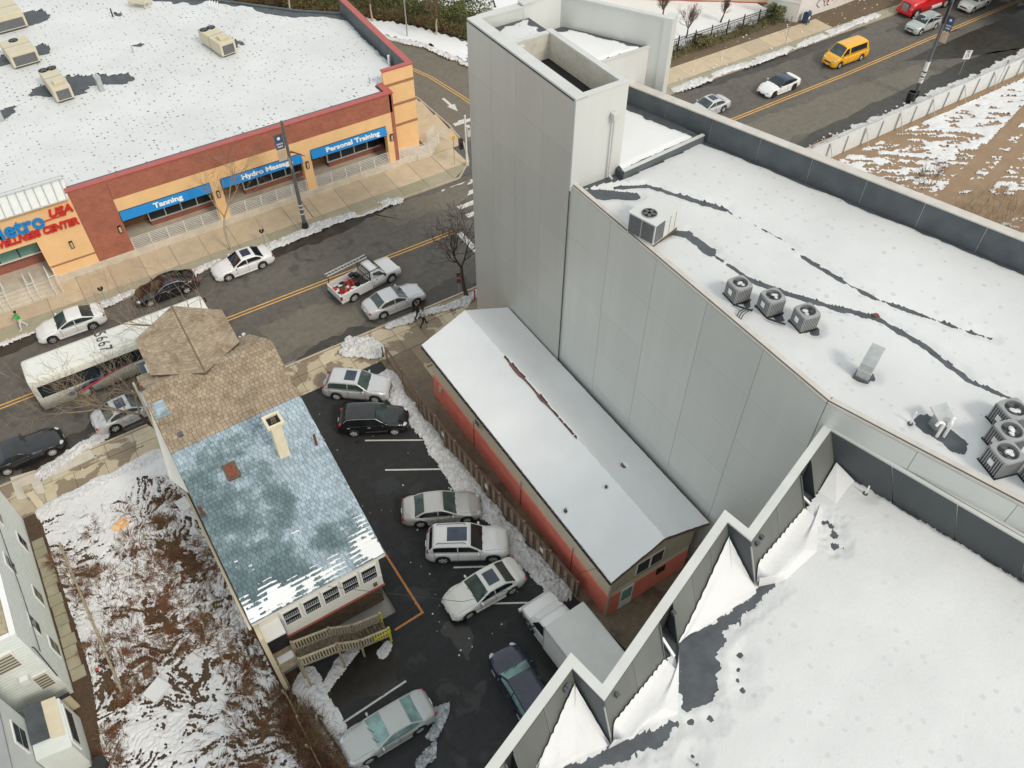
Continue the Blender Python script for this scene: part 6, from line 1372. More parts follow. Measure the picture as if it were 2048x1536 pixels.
def car(name, label, kind, F, Rr, mat, group=None, glass='carglass', sun=None, style='five', rack=False, trim=None, rimmat=None, roofmat=None, tail='taillight', z=RZ, flip=1, ends=True, cat='car', centre=None, heading=None, scale=1.0, sidewin=None, plate=True):
    k = dict(KINDS_CAR[kind])
    if centre is None:
        f2, r2 = Vector(F), Vector(Rr); mid = (f2+r2)/2; d = (f2-r2).normalized(); nrm = Vector((-d.y, d.x))
        if nrm.dot(mid) < 0: nrm = -nrm
        c = mid+nrm*(k['W']/2-.04); heading = math.atan2(d.y, d.x)
    else: c = Vector(centre)
    root = thing(name, label, cat, (c.x, c.y, z), heading, group)
    L, W, H, wb, fo = k['L'], k['W'], k['H'], k['wb'], k['fo']; xf = wb/2+fo; xr = xf-L; r = k['r']; ar = r+.07
    top = smooth_prof([(xr, .60), (xr+.06, k['tail']-.06), (xr+.18, k['tail']+.02), (k['rb']-.05 if k['rb']-.05 > xr+.2 else xr+.21, k['deck']), (k['rr'], k['belt']+.03), (0, k['belt']), (k['cowl'], k['belt']+.03), (k['cowl']+.15, k['belt']+.0), ((k['cowl']+xf)/2, (k['belt']*.62+k['nose']*.38+.04)), (xf-.30, k['nose']+.02), (xf-.07, k['nose']-.10), (xf, k['nose']-.30)], .07)
    def hw(x):
        u = abs((x-(xf+xr)/2)/(L/2)); e = max(0, (u-.74)/.26); return W/2*(1-.03*u**2-(.27 if x > 0 else .20)*e**2.7)
    def sec(x):
        w = hw(x); T = top(x); zb = .19+.16*max(0, (abs((x-(xf+xr)/2)/(L/2))-.9))*10*.6
        for wx in (wb/2, -wb/2):
            dx = abs(x-wx)
            if dx < ar: zb = max(zb, r-.02+math.sqrt(max(0, ar*ar-dx*dx)))
        zb = min(zb, T-.12); s = [zb, zb, zb+.02, zb+(T-zb)*.28, zb+(T-zb)*.62, T-.075, T-.018, T+.008, T+.02]
        ys = [0, w-.16, w-.035, w-.002, w-.004, w-.05, w-.14, w*.55, 0]
        sh = .03 if zb > .5 else 0
        return [(y+(.012 if (zb > .45 and i in (2, 3)) else 0), q) for i, (y, q) in enumerate(zip(ys, s))]
    xs = sorted(set([round(v, 3) for v in list(np.linspace(xr, xf, 70))+[xr+.015, xr+.04, xf-.015, xf-.04]+[s*wb/2+d for s in (-1, 1) for d in np.linspace(-ar, ar, 15)]]))
    b = MB(); loft(b, xs, sec); b.build('body', mat, root, world=False)
    # cabin
    C = smooth_prof([(k['rb'], k['belt']-.02), (k['rr'], H-.045), (k['rr']+.35, H-.01), ((k['rf']+k['rr'])/2+.1, H), (k['rf']-.15, H-.012), (k['rf'], H-.035), (k['cowl'], k['belt']-.02)], .10)
    tumble = .33 if kind not in ('van', 'bigsuv') else .20
    def csec(x, t, o=0.0):
        h = max(0.0, C(x)-k['belt']+.03); wbm = hw(x)-.055; z0 = k['belt']-.03
        y1 = wbm-tumble*h*.86 if h > 0 else wbm
        if t < .5:
            s = t/.5; y = wbm+(y1-wbm)*s**1.25; zz = z0+h*.88*s
        else:
            c_ = 1-(t-.5)/.5; y = y1*c_; zz = z0+h*(.88+.12*(1-c_**3.2))
        return y, zz
    ts = [0, .12, .25, .38, .46, .5, .53, .57, .63, .72, .86, 1]
    cx = np.linspace(k['rb'], k['cowl'], 46); cb = MB(); loft(cb, cx, lambda x: [(0, k['belt']-.05)]+[csec(x, t) for t in ts]); cb.build('roof', roofmat or mat, root, world=False)
    def patch(nm, x0, x1, t0, t1, m, off=.008, sides=(1,), n=9, mt=7, minh=None, par=None):
        for sd in sides:
            q = MB(); vs = []; fs = []
            for i in range(n+1):
                x = x0(sd) if callable(x0) else x0; x = x0+(x1-x0)*i/n
                for j in range(mt+1):
                    t = t0+(t1-t0)*j/mt; y, zz = csec(x, t)
                    e = 1e-2; ya, za = csec(x, min(1, t+e)); yb, zb_ = csec(x, max(0, t-e)); ny, nz = (za-zb_), -(ya-yb); 
                    yx, zx = csec(x+e, t); yx2, zx2 = csec(x-e, t); nx = -((zx-zx2)/(2*e))*abs(nz)/(math.hypot(ny, nz)+1e-9)
                    l = math.sqrt(nx*nx+(ny*ny+nz*nz)/(ny*ny+nz*nz+1e-9))+1e-9
                    u = math.hypot(ny, nz)+1e-9; vs.append((x+off*nx/l, (y+off*ny/u/l)*sd, zz+off*nz/u/l))
            fs = [(i*(mt+1)+j, (i+1)*(mt+1)+j, (i+1)*(mt+1)+j+1, i*(mt+1)+j+1) for i in range(n) for j in range(mt)]
            q.add(vs, fs, 0, True); yield q.build(nm, m, par or root, world=False)
    def glasspane(nm, x0, x1, t0, t1, m):
        """full-width pane: joins both halves"""
        q = MB(); n = 8; tt = [t0+(1-t0)*j/6 for j in range(7)]; vs = []
        for i in range(n+1):
            x = x0+(x1-x0)*i/n; row = []
            sl = (C(x+.02)-C(x-.02))/.04; l = math.hypot(1, sl)
            for t in tt: y, zz = csec(x, t); row.append((x-.012*sl/l, y, zz+.012/l))
            vs += row+[(a, -b_, c_) for a, b_, c_ in row[-2::-1]]
        kk = 13; q.add(vs, [(i*kk+j, (i+1)*kk+j, (i+1)*kk+j+1, i*kk+j+1) for i in range(n) for j in range(kk-1)], 0, True); return q.build(nm, m, root, world=False)
    g = M[glass]
    glasspane('windshield', k['cowl']-.06, k['rf']+.04, .545, 1, g)
    if kind == 'van' or kind in ('suv', 'bigsuv'): glasspane('rear_window', k['rb']+.05, k['rr']-.08, .56, 1, g)
    else: glasspane('rear_window', k['rb']+.10, k['rr']-.02, .55, 1, g)
    fx = k['cowl']-.30 if kind != 'van' else k['cowl']-.35; bx = k['rb']+(.42 if kind not in ('suv', 'bigsuv', 'van') else .30); nd = 2 if kind != 'coupe' else 1
    sw = M[sidewin] if sidewin else g
    spans = []
    if kind == 'coupe': spans = [(fx, -1.15)]
    elif kind == 'van': spans = [(fx, fx-.85), (fx-1.05, bx+.1)]
    else:
        md = (fx+bx)/2+.12; spans = [(fx, md+.03), (md-.03, bx)]
    for x1_, x0_ in spans:
        for s_ in (1, -1): list(patch('side_window', x0_, x1_, .10, .43, sw, .007, (s_,), 8, 3))
    if trim:
        for s_ in (1, -1):
            q = MB(); pts = []
            for i in range(13):
                x = bx-.1+(fx+.12-bx)*i/12; y, zz = csec(x, .465); pts.append((x, (y+.012)*s_, zz))
            q.path(pts, .014, 4); q.build('window_trim', M[trim], root, world=False)
    if sun:
        x1_, x0_ = k['rf']-.18, k['rf']-.18-sun; q = MB(); vs = []; nn = 5
        for i in range(nn+1):
            x = x0_+(x1_-x0_)*i/nn
            for j in range(7): yy = -W*.24+W*.48*j/6; vs.append((x, yy, C(x)-.03+.03+.008-.10*abs(yy/(W/2))**3.2))
        q.add(vs, [(i*7+j, (i+1)*7+j, (i+1)*7+j+1, i*7+j+1) for i in range(nn) for j in range(6)], 0, True); q.build('sunroof', M['sunroof'], root, world=False)
    if rack:
        for s_ in (1, -1):
            q = MB(); q.path([(k['rf']-.25, s_*(W*.5-.33), C(k['rf']-.25)-.04), (k['rf']-.35, s_*(W*.5-.33), H+.05), (k['rr']+.25, s_*(W*.5-.33), H+.05), (k['rr']+.15, s_*(W*.5-.33), C(k['rr']+.15)-.04)], .02, 5); q.build('roof_rail', M['plastic'] if rack == 1 else M['alloy'], root, world=False)
    # seams, handles, mirrors, lamps
    dl = MB(); ds = [fx+.10, spans[0][1]-.03] + ([spans[1][1]+.05] if len(spans) > 1 else [-1.2])
    for s_ in (1, -1):
        for x in ds:
            w = hw(x); dl.beam((x, s_*(w+.001), .33), (x, s_*(w-.001), k['belt']-.20), .014, .012, up=(0, 1, 0)); dl.beam((x, s_*(w-.004), k['belt']-.2), (x, s_*(w-.05), k['belt']-.06), .014, .012, up=(0, 1, 0))
    dl.build('door_seam', M['dark'], root, world=False)
    sl = MB()
    for s_ in (1, -1): sl.beam((-wb/2+ar+.03, s_*(hw(0)-.01), .25), (wb/2-ar-.03, s_*(hw(0)-.01), .25), .05, .10)
    sl.build('sill', M['plastic'] if kind in ('suv', 'van', 'bigsuv') and mat is not M['pblack'] else mat, root, world=False)
    hd_src = None
    for s_ in (1, -1):
        for x in ([spans[0][1]+.18, (spans[1][1]+.22)] if len(spans) > 1 and kind != 'van' else [spans[0][1]+.2]):
            MB().beam((x-.09, s_*(hw(x)+.008), k['belt']-.16), (x+.09, s_*(hw(x)+.008), k['belt']-.16), .03, .035).build('door_handle', M['alloy'] if trim == 'alloy' else mat, root, world=False)
        mx = fx+.02; y, _z = csec(mx, .05); m_ = MB(); m_.ell((mx, s_*(y+.13), k['belt']+.05), .075, .12, .075, 10, 6); m_.beam((mx, s_*(y-.02), k['belt']), (mx, s_*(y+.08), k['belt']+.03), .05, .04); m_.build('mirror', mat, root, world=False)
        hx = xf-.30; q = MB(); q.ell((hx, s_*(hw(hx)-.22), top(hx)-.10), .26, .17, .085, 12, 6, 0, Matrix.Rotation(-s_*.45, 3, 'Z')); q.build('headlight', M['headlight'], root, world=False)
        tx = xr+.165; q = MB(); q.ell((tx+(.05 if kind in ('suv', 'bigsuv', 'van') else 0), s_*(hw(tx)-(.15 if kind not in ('suv', 'bigsuv', 'van') else .19)), (k['tail']-.13) if kind not in ('suv', 'bigsuv', 'van') else k['tail']-.02), .13, .17, .08 if kind not in ('suv', 'bigsuv', 'van') else .13, 12, 6, 0, Matrix.Rotation(s_*.5, 3, 'Z')); q.build('taillight', M[tail], root, world=False)
    q = MB(); q.box(xf-.06, xf+.012, -.42, .42, k['nose']-.36, k['nose']-.22); q.box(xf-.05, xf+.02, -.55, .55, .30, .38); q.build('grille', M['plastic'], root, world=False)
    if plate: MB().box(xf+.012, xf+.022, -.16, .16, .38, .48).build('licence_plate', M['white'], root, world=False)
    MB().box(xr-.018, xr+.02, -.17, .17, k['tail']-.32, k['tail']-.20).build('licence_plate', M['white'], root, world=False)
    q = MB(); q.box(xr-.01, xr+.05, -.6, .6, .27, .36); q.build('bumper_trim', M['plastic'], root, world=False)
    hs_ = MB()
    for s_ in (1, -1):                                               # shut line round the bonnet and boot
        pts = [(x, s_*(hw(x)-.16-.06*(i/6)), top(x)+.002) for i, x in enumerate(np.linspace(k['cowl']+.12, xf-.34, 7))]; hs_.path(pts, .005, 3)
    hs_.build('bonnet_seam', M['dark'], root, world=False)
    wp = MB()
    for o in (-.28, .28): wp.beam((k['cowl']+.0, o-.1, k['belt']+.025), (k['cowl']-.18, o+.35, k['belt']+.17), .02, .015)
    wp.build('wiper', M['plastic'], root, world=False)
    put_wheels(root, [(s*wb/2, t*(W/2-.005)) for s in (1, -1) for t in (1, -1)], r, .225, style, rimmat)
    return root
P2 = lambda u, v: tuple(site(u, v, RZ)[:2]); P0_ = lambda u, v: tuple(site(u, v, 0)[:2])
GN = 'cars parked along the far kerb'; GS = 'cars parked along the near kerb'; GL = 'cars in the parking lot'; GT = 'traffic on the street'
car('parked_car', 'clean white sedan with black spoked wheels parked nearest the person in green', 'fastback', (-5.02, 53.75), (-2.09, 53.67), M['pwhite'], GN, sidewin='carglass', trim='plastic', rimmat=M['cond'])
car('parked_car', 'black car parked between the two white sedans across the street', 'sedan', (2.15, 53.85), (5.0, 53.85), M['pblack'], GN, glass='carglass_dark', trim='alloy')
car('parked_car', 'white sedan with a dark sunroof parked beside the pale street tree', 'sedan', (8.2, 53.5), (11.0, 53.5), M['pwhite'], GN, sun=.7, glass='carglass_dark')
car('parked_car', 'silver sedan with a red tail lamp standing at the kerb by the two walkers', 'sedan', (19.27, 43.1), (16.5, 43.13), M['psilver'], GS)
car('parked_car', 'silver sedan with a sunroof parked beside the house and below the bus', 'sedan', (-.6, 43.1), (-3.39, 42.95), M['psilver'], GS, sun=.62)
car('parked_coupe', 'black coupe with long hood parked at the left picture edge', 'coupe', (-7.35, 43.12), (-10.1, 43.05), M['pblack'], GS, glass='carglass_dark', style='ten')
car('sedan', 'silver sedan half hidden by the grey parapet on the upper right street', 'sedan', (55.6, 51.6), (58.35, 51.6), M['psilver'], GT, sun=.75)
car('sedan', 'white sedan with a black glass roof driving behind the yellow van', 'fastback', (64.6, 50.9), (67.5, 50.95), M['pwhite'], GT, glass='carglass_dark', roofmat=M['sunroof'], rimmat=M['plastic'])
car('passenger_van', 'bright yellow passenger van driving on the upper right street', 'van', (74.9, 51.55), (78.2, 51.55), M['pyellow'], GT, style='steel', sidewin='carglass_dark', cat='van')
car('suv', 'silver grey suv passing below the red truck at the upper right', 'suv', (88.4, 52.0), (91.3, 52.1), M['psteel'], GT, glass='carglass_dark')
car('sedan', 'pale beige car entering at the top right beside the lamp pole', 'suv', (98.2, 52.4), (101.2, 52.6), M['pivory'], GT, glass='carglass_dark')
car('parked_suv', 'silver suv with a sunroof parked first beside the lot entrance', 'suv', (12.15, 35.85), (10.08, 37.5), M['psilver'], GL, sun=.75, style='ten', z=0)
car('parked_suv', 'black suv with chrome window line parked second in the lot', 'suv', (12.04, 32.61), (9.64, 33.97), M['pblack'], GL, trim='alloy', glass='carglass', sidewin='carglass_dark', z=0)
car('parked_car', 'greige sedan parked just above the white suv', 'sedan', (12.53, 24.24), (10.06, 25.45), M['pgreige'], GL, z=0, trim='alloy', sidewin='carglass_dark')
car('parked_suv', 'white suv with large dark sunroof and roof rails', 'bigsuv', (12.49, 21.07), (9.92, 22.6), M['pwhite'], GL, sun=1.15, rack=1, glass='carglass_dark', z=0)
car('parked_car', 'ivory white sedan with a sunroof parked nose out below the white suv', 'sedan', (9.51, 18.84), (12.3, 18.8), M['pivory'], GL, sun=.7, z=0, sidewin='carglass_dark', style='ten', trim='alloy')
car('parked_car', 'frosted silver green sedan beside the crumpled plastic at the bottom', 'sedan', (1.38, 14.9), (4.26, 14.85), M['psteel'], GL, glass='carglass_pale', z=0)
car('parked_car', 'dark navy blue car half hidden under the stepped coping', 'suv', None, None, M['pnavy'], GL, glass='carglass_pale', z=0, centre=(9.72, 13.95), heading=R(87))
# ---- white pickup with ladder rack and a loaded bed
def pickup():
    F, Rr = Vector((18.9, 46.5)), Vector((15.46, 46.04)); d = (F-Rr).normalized(); mid = (F+Rr)/2; nn = Vector((-d.y, d.x)); c = mid+nn*.93
    root = thing('pickup_truck', 'white pickup truck with a ladder rack and a bed full of orange and white gear', 'pickup truck', (c.x, c.y, RZ), math.atan2(d.y, d.x), GT)
    B = lambda nm, mb, m, par=None, **k: mb.build(nm, m, par or root, world=False, **k)
    wb, W, r = 3.45, 2.0, .40; xf, xr = wb/2+.98, -wb/2-1.12; ar = r+.08; bed = .02
    top = smooth_prof([(xr, 1.18), (bed, 1.20), (bed+.02, 1.22), (1.15, 1.20), (1.35, 1.16), (xf-.3, 1.06), (xf-.06, .98), (xf, .70)], .06)
    def hw(x): u = abs((x-(xf+xr)/2)/((xf-xr)/2)); return W/2*(1-.03*u**2-(.5*max(0, u-.9)**1.5*4 if x > 0 else 0))
    def sec(x):
        w = hw(x); T = top(x); zb = .38
        for wx in (wb/2, -wb/2):
            dx = abs(x-wx)
            if dx < ar: zb = max(zb, r+math.sqrt(max(0, ar*ar-dx*dx)))
        zb = min(zb, T-.1); return [(0, zb), (w-.15, zb), (w-.01, zb+.01), (w, zb+(T-zb)*.5), (w-.02, T-.05), (w-.1, T), (w*.5, T+.02), (0, T+.03)]
    xs = sorted(set([round(v, 3) for v in list(np.linspace(bed, xf, 44))+[wb/2+q for q in np.linspace(-ar, ar, 15)]+[xf-.03, xf-.01]])); b = MB(); loft(b, xs, sec); B('body', b, M['pwhite'])
    # bed walls
    for s in (1, -1):
        q = MB(); xs = sorted(set([round(v, 3) for v in list(np.linspace(xr, bed-.03, 20))+[-wb/2+t for t in np.linspace(-ar, ar, 17)]]))
        rows = []
        for x in xs:
            zb = .42; dx = abs(x+wb/2)
            if dx < ar: zb = max(zb, r+math.sqrt(max(0, ar*ar-dx*dx)))
            rows.append([(x, s*(W/2-.01), zb), (x, s*W/2, (zb+1.18)/2), (x, s*(W/2-.02), 1.18), (x, s*(W/2-.12), 1.2), (x, s*(W/2-.13), .72), (x, s*(W/2-.2), .70)])
        vs = [v for rr_ in rows for v in rr_]; q.add(vs, [(i*6+j, i*6+j+1, (i+1)*6+j+1, (i+1)*6+j) for i in range(len(rows)-1) for j in range(5)], 0, False); B('bed_side', q, M['pwhite'])
    B('tailgate', MB().box(xr-.03, xr+.05, -W/2+.03, W/2-.03, .55, 1.18), M['pwhite'], bevel=.02); B('bed_floor', MB().box(xr+.05, bed, -W/2+.14, W/2-.14, .62, .70), M['wood_dark']); B('bed_front', MB().box(bed-.06, bed-.005, -W/2+.1, W/2-.1, .6, 1.22), M['pwhite'])
    B('rear_bumper', MB().box(xr-.15, xr-.01, -W/2+.06, W/2-.06, .45, .58), M['plastic'], bevel=.02)
    C = smooth_prof([(bed+.03, 1.2), (bed+.10, 1.85), (.3, 1.88), (.75, 1.87), (1.35, 1.20)], .05)
    def csec(x):
        h = C(x)-1.18; w = W/2-.06; return [(0, 1.15), (w, 1.15), (w-.12*h, 1.15+h*.6), (w-.3*h, 1.15+h*.95), (w*.5, 1.17+h), (0, 1.18+h)]
    cb = MB(); loft(cb, np.linspace(bed+.03, 1.37, 26), csec); B('roof', cb, M['pwhite'])
    q = MB(); vs = []
    for i in range(7):
        x = .80+.50*i/6; hh = C(x)-1.18
        for j in range(7): y = (W/2-.16-.2*hh)*(j/3-1); vs.append((x+.02, y, 1.20+hh-.02*abs(j/3-1)**2))
    q.add(vs, [(i*7+j, (i+1)*7+j, (i+1)*7+j+1, i*7+j+1) for i in range(6) for j in range(6)], 0, True); B('windshield', q, M['carglass'])
    for s in (1, -1):
        B('side_window', MB().add([(.16, s*(W/2-.085), 1.24), (1.12, s*(W/2-.075), 1.24), (.80, s*(W/2-.155), 1.66), (.18, s*(W/2-.165), 1.70)], [(0, 1, 2, 3) if s > 0 else (3, 2, 1, 0)]), M['carglass'])
        B('mirror', MB().box(1.02, 1.14, s*(W/2)+(-.0 if s > 0 else -.22), s*(W/2)+(.22 if s > 0 else .0), 1.22, 1.42), M['plastic'], bevel=.02); B('headlight', MB().box(xf-.22, xf-.02, s*(W/2-.26)-.14, s*(W/2-.26)+.14, .82, .98), M['headlight'], bevel=.03); B('taillight', MB().box(xr-.04, xr+.12, s*(W/2-.03)-.05, s*(W/2-.03)+.05, .78, 1.12), M['taillight'], bevel=.01)
        B('door_handle', MB().box(.28, .46, s*(W/2+.01)-.01, s*(W/2+.01)+.01, 1.08, 1.12), M['plastic'])
    dl = MB()
    for s in (1, -1):
        for x in (.12, 1.22): dl.box(x-.008, x+.008, s*W/2-.006, s*W/2+.006, .5, 1.14)
    B('door_seam', dl, M['dark']); B('rear_window', MB().add([(bed+.055, -.6, 1.35), (bed+.055, .6, 1.35), (bed+.10, .55, 1.72), (bed+.10, -.55, 1.72)], [(3, 2, 1, 0)]), M['carglass_dark'])
    B('grille', MB().box(xf-.03, xf+.015, -.6, .6, .62, .92), M['plastic'])
    k = MB()
    for s in (1, -1):
        for x in (xr+.15, bed-.12): k.beam((x, s*(W/2-.08), 1.2), (x, s*(W/2-.12), 1.98), .05, .05)
        k.beam((xr+.1, s*(W/2-.12), 1.98), (.9, s*(W/2-.12), 2.0), .05, .05)
    for x in (bed-.12, .85): k.beam((x, -W/2+.12, 1.99), (x, W/2-.12, 1.99), .05, .05)
    k.beam((bed-.1, -W/2+.1, 1.25), (bed-.1, W/2-.1, 1.25), .05, .05)
    for t in range(7): k.beam((bed-.1, -.75+t*.25, 1.22), (bed-.1, -.75+t*.25, 1.95), .03, .03)
    B('ladder_rack', k, M['black'])
    put_wheels(root, [(s*wb/2, t*(W/2-.01)) for s in (1, -1) for t in (1, -1)], r, .26, 'ten')
    def Tb(v): return Matrix.Translation((c.x, c.y, RZ)) @ Matrix.Rotation(math.atan2(d.y, d.x), 4, 'Z') @ Vector(v)
    # a ladder on the far rail, and the load
    l = MB(); 
    for y in (.70, 1.02): l.beam(Tb((xr+.0, y, 2.06)), Tb((.75, y, 2.06)), .04, .09)
    for i in range(11): l.beam(Tb((xr+.2+i*.28, .70, 2.06)), Tb((xr+.2+i*.28, 1.02, 2.06)), .03, .03)
    tag(l.build('ladder', M['coping']), 'silver ladder strapped along the far side of the pickup rack', 'ladder')
    rn = random.Random(9)
    for nm, lab, mt, n, cat in (('traffic_cone', 'orange cones and bags heaped in the pickup bed', 'signred', 7, 'cones'), ('bag', 'white sacks and tools heaped in the pickup bed', 'whitecloth', 10, 'bags'), ('tool_case', 'black cases stacked behind the cab in the pickup bed', 'black', 7, 'cases')):
        l = MB()
        for i in range(n):
            x = rn.uniform(xr+.2, -.5) if mt != 'black' else rn.uniform(-1.0, -.2); y = rn.uniform(-.7, .7); z = .75+rn.uniform(0, .25)
            if mt == 'signred': l.tube(Tb((x, y, z)), Tb((x+rn.uniform(-.2, .2), y+.1, z+.45)), .16, .03, 10)
            elif mt == 'black': l.box(-.2, .2, -.15, .15, 0, .25, T=Matrix.Translation(Tb((x, y, z))) @ Matrix.Rotation(rn.uniform(0, 3), 4, 'Z'))
            else: l.ell(Tb((x, y, z+.05)), .22, .13, .1, 8, 5, 0, Matrix.Rotation(rn.uniform(0, 3), 3, 'Z'))
        tag(l.build(nm, M[mt], kind='stuff'), lab, cat)
pickup()
# ---- city bus
def bus():
    cx, cy = -.85, 48.35; L, W, H = 12.3, 2.55, 3.05; z = RZ
    root = thing('city_bus', 'long cream city bus with dark windows, blue and magenta swoosh and roof number', 'bus', (cx, cy, z), 0, GT)
    B = lambda nm, mb, m, par=None, **k: mb.build(nm, m, par or root, world=False, **k)
    b = MB(); wx = [-3.35, 3.05]; r = .5; ar = .6
    xs = sorted(set([round(v, 3) for v in list(np.linspace(-L/2+.1, L/2-.1, 30))+[-L/2, L/2, -L/2+.04, L/2-.04]+[q+t for q in wx for t in np.linspace(-ar, ar, 13)]]))
    def sec(x):
        e = max(0, abs(x)-(L/2-.12))/.12; w = W/2-.10*e; T = H-.08*e; zb = .32+.08*e
        for q in wx:
            dx = abs(x-q)
            if dx < ar: zb = max(zb, .5+math.sqrt(max(0, ar*ar-dx*dx)))
        return [(0, zb), (w-.2, zb), (w, zb+.01), (w, 1.4), (w-.015, 2.3), (w-.05, T-.22), (w-.14, T-.06), (w-.34, T-.005), (0, T+.03)]
    loft(b, xs, sec); B('body', b, M['pcream'])
    B('roof_panel', MB().box(-L/2+.35, L/2-.35, -W/2+.42, W/2-.42, H+.005, H+.035), M['pivory'], bevel=.02)
    for s in (-1, 1):
        f = B('window_band', MB().box(-L/2+.35, L/2-.6, s*(W/2+.002)-.012, s*(W/2+.002)+.012, 1.45, 2.45), M['carglass_dark'])
        for i in range(9):
            x0 = -L/2+.42+i*1.24; B('pane', MB().box(x0, x0+1.14, s*(W/2+.016)-.004, s*(W/2+.016)+.004, 1.52, 2.4), M['glass'], f)
        B('skirt_seam', MB().box(-L/2+.2, L/2-.3, s*(W/2+.004)-.004, s*(W/2+.004)+.004, .93, .95), M['hvac'])
        for i in range(8): B('skirt_panel', MB().box(-L/2+.3+i*1.45, -L/2+.32+i*1.45, s*(W/2+.004)-.005, s*(W/2+.004)+.005, .36, .93), M['hvac'])
        # swoosh above the wheel
        for m_, k0, w0 in (('pblue', 0, .30), ('white', .30, .1), ('pmag', .42, .26)):
            q = MB(); vs = []
            for i in range(13):
                t = i/12; x = -4.5+k0*1.8+t*4.1; zz = .98-k0*.15+.62*math.sin(min(1, t*1.1)*math.pi*.5); th = w0*(1-t)**.7+.03; vs += [(x, s*(W/2+.018), zz), (x+th*.6, s*(W/2+.018), zz-th)]
            q.add(vs, [(2*i, 2*i+2, 2*i+3, 2*i+1) for i in range(12)]); B('stripe', q, M[m_])
    B('windshield', MB().box(L/2-.02, L/2+.01, -1.1, 1.1, 1.2, 2.6), M['carglass_dark'], bevel=.02); B('rear_panel', MB().box(-L/2-.02, -L/2+.02, -1.0, 1.0, .6, 2.3), M['pivory'], bevel=.02)
    B('bumper', MB().box(-L/2-.14, -L/2+.05, -W/2+.05, W/2-.05, .35, .62), M['plastic'], bevel=.04); B('bumper', MB().box(L/2-.05, L/2+.14, -W/2+.05, W/2-.05, .35, .62), M['plastic'], bevel=.04)
    B('roof_hatch', MB().box(-3.3, -2.6, -.35, .35, H+.03, H+.09), M['pcream'], bevel=.02)
    for s in (-1, 1):
        B('taillight', MB().box(-L/2-.03, -L/2+.03, s*1.0-.1, s*1.0+.1, .9, 1.3), M['taillight']); B('mirror', MB().path([(L/2-.1, s*1.2, 2.5), (L/2+.25, s*1.4, 2.4), (L/2+.25, s*1.4, 2.0)], .05), M['black'])
    put_wheels(root, [(x, y) for x in wx for y in (W/2-.03, -W/2+.03)], r, .3, 'steel')
    for i, ch in enumerate('5667'):
        o = text(ch, 'roof_number', M['black'], root, Matrix.Translation((cx-1.0, cy+.84-i*.54, z+H+.037)) @ Matrix.Rotation(-math.pi/2, 4, 'Z'), 1.12, .003, 0, .006, xs=.8)
bus()
# ---- box truck in the lot, nose to the snow bank
def boxtruck():
    root = thing('box_truck', 'white box truck with a plain pale roof between fence and stepped coping', 'truck', (13.0, 13.8, 0), R(92), GL)
    B = lambda nm, mb, m, par=None, **k: mb.build(nm, m, par or root, world=False, **k)
    B('cargo_box', MB().box(-4.3, 1.15, -1.25, 1.25, .95, 3.35), M['panel_light'], bevel=.03); B('roof_panel', MB().box(-4.25, 1.1, -1.2, 1.2, 3.352, 3.37), M['coping'], bevel=.01)
    tr = MB()
    for s in (-1, 1):
        tr.box(-4.3, 1.16, s*1.25-.02, s*1.25+.02, 3.25, 3.36); tr.box(-4.3, 1.16, s*1.25-.02, s*1.25+.02, .93, 1.05)
        for x in (-4.28, 1.14): tr.box(x-.03, x+.03, s*1.25-.02, s*1.25+.02, .95, 3.36)
    B('box_trim', tr, M['galv']); B('chassis', MB().box(-4.2, 3.2, -.45, .45, .5, .9), M['black'])
    top = smooth_prof([(1.2, 2.15), (1.9, 2.12), (2.05, 2.05), (2.75, 1.42), (3.4, 1.30), (3.6, 1.10), (3.66, .8)], .06); ar = .5
    def sec(x):
        u = max(0, x-2.9)/.76; w = 1.02-.14*u**2; T = top(x); zb = .5; dx = abs(x-2.75)
        if dx < ar: zb = max(zb, .42+math.sqrt(ar*ar-dx*dx)*.9)
        zb = min(zb, T-.1); cab = T > 1.5; return [(0, zb), (w-.15, zb), (w, zb+.01), (w, min(1.15, T-.06)), (w-(.10 if cab else .03), T*.5+.62 if cab else T-.05), (w-(.2 if cab else .1), T-.04 if cab else T-.01), (w*.5, T+.02), (0, T+.03)]
    b = MB(); loft(b, sorted(set([round(v, 3) for v in list(np.linspace(1.2, 3.66, 40))+[2.75+t for t in np.linspace(-ar, ar, 13)]])), sec); B('cab', b, M['pwhite'])
    q = MB(); vs = []
    for i in range(6):
        x = 2.10+.58*i/5
        for j in range(7): vs.append((x+.015, .82*(j/3-1), top(x)+.035-.02*abs(j/3-1)**2))
    q.add(vs, [(i*7+j, (i+1)*7+j, (i+1)*7+j+1, i*7+j+1) for i in range(5) for j in range(6)], 0, True); B('windshield', q, M['snow'])
    for s in (-1, 1):
        B('side_window', MB().add([(1.4, s*1.0, 1.3), (2.45, s*1.01, 1.3), (2.05, s*.90, 1.95), (1.42, s*.90, 1.98)], [(0, 1, 2, 3) if s > 0 else (3, 2, 1, 0)]), M['carglass_dark']); B('mirror', MB().path([(2.2, s*1.0, 1.4), (2.3, s*1.3, 1.35), (2.3, s*1.3, 1.75)], .05), M['black'])
        B('headlight', MB().box(3.5, 3.62, s*.75-.14, s*.75+.14, .85, 1.02), M['headlight'], bevel=.02); B('running_board', MB().box(1.3, 2.2, s*.98-.1, s*.98+.1, .42, .5), M['galv'])
    B('bumper', MB().box(3.6, 3.8, -1.0, 1.0, .5, .72), M['alloy'], bevel=.03)
    put_wheels(root, [(2.75, 1.0), (2.75, -1.0), (-2.6, 1.05), (-2.6, -1.05)], .42, .28, 'steel')
boxtruck()
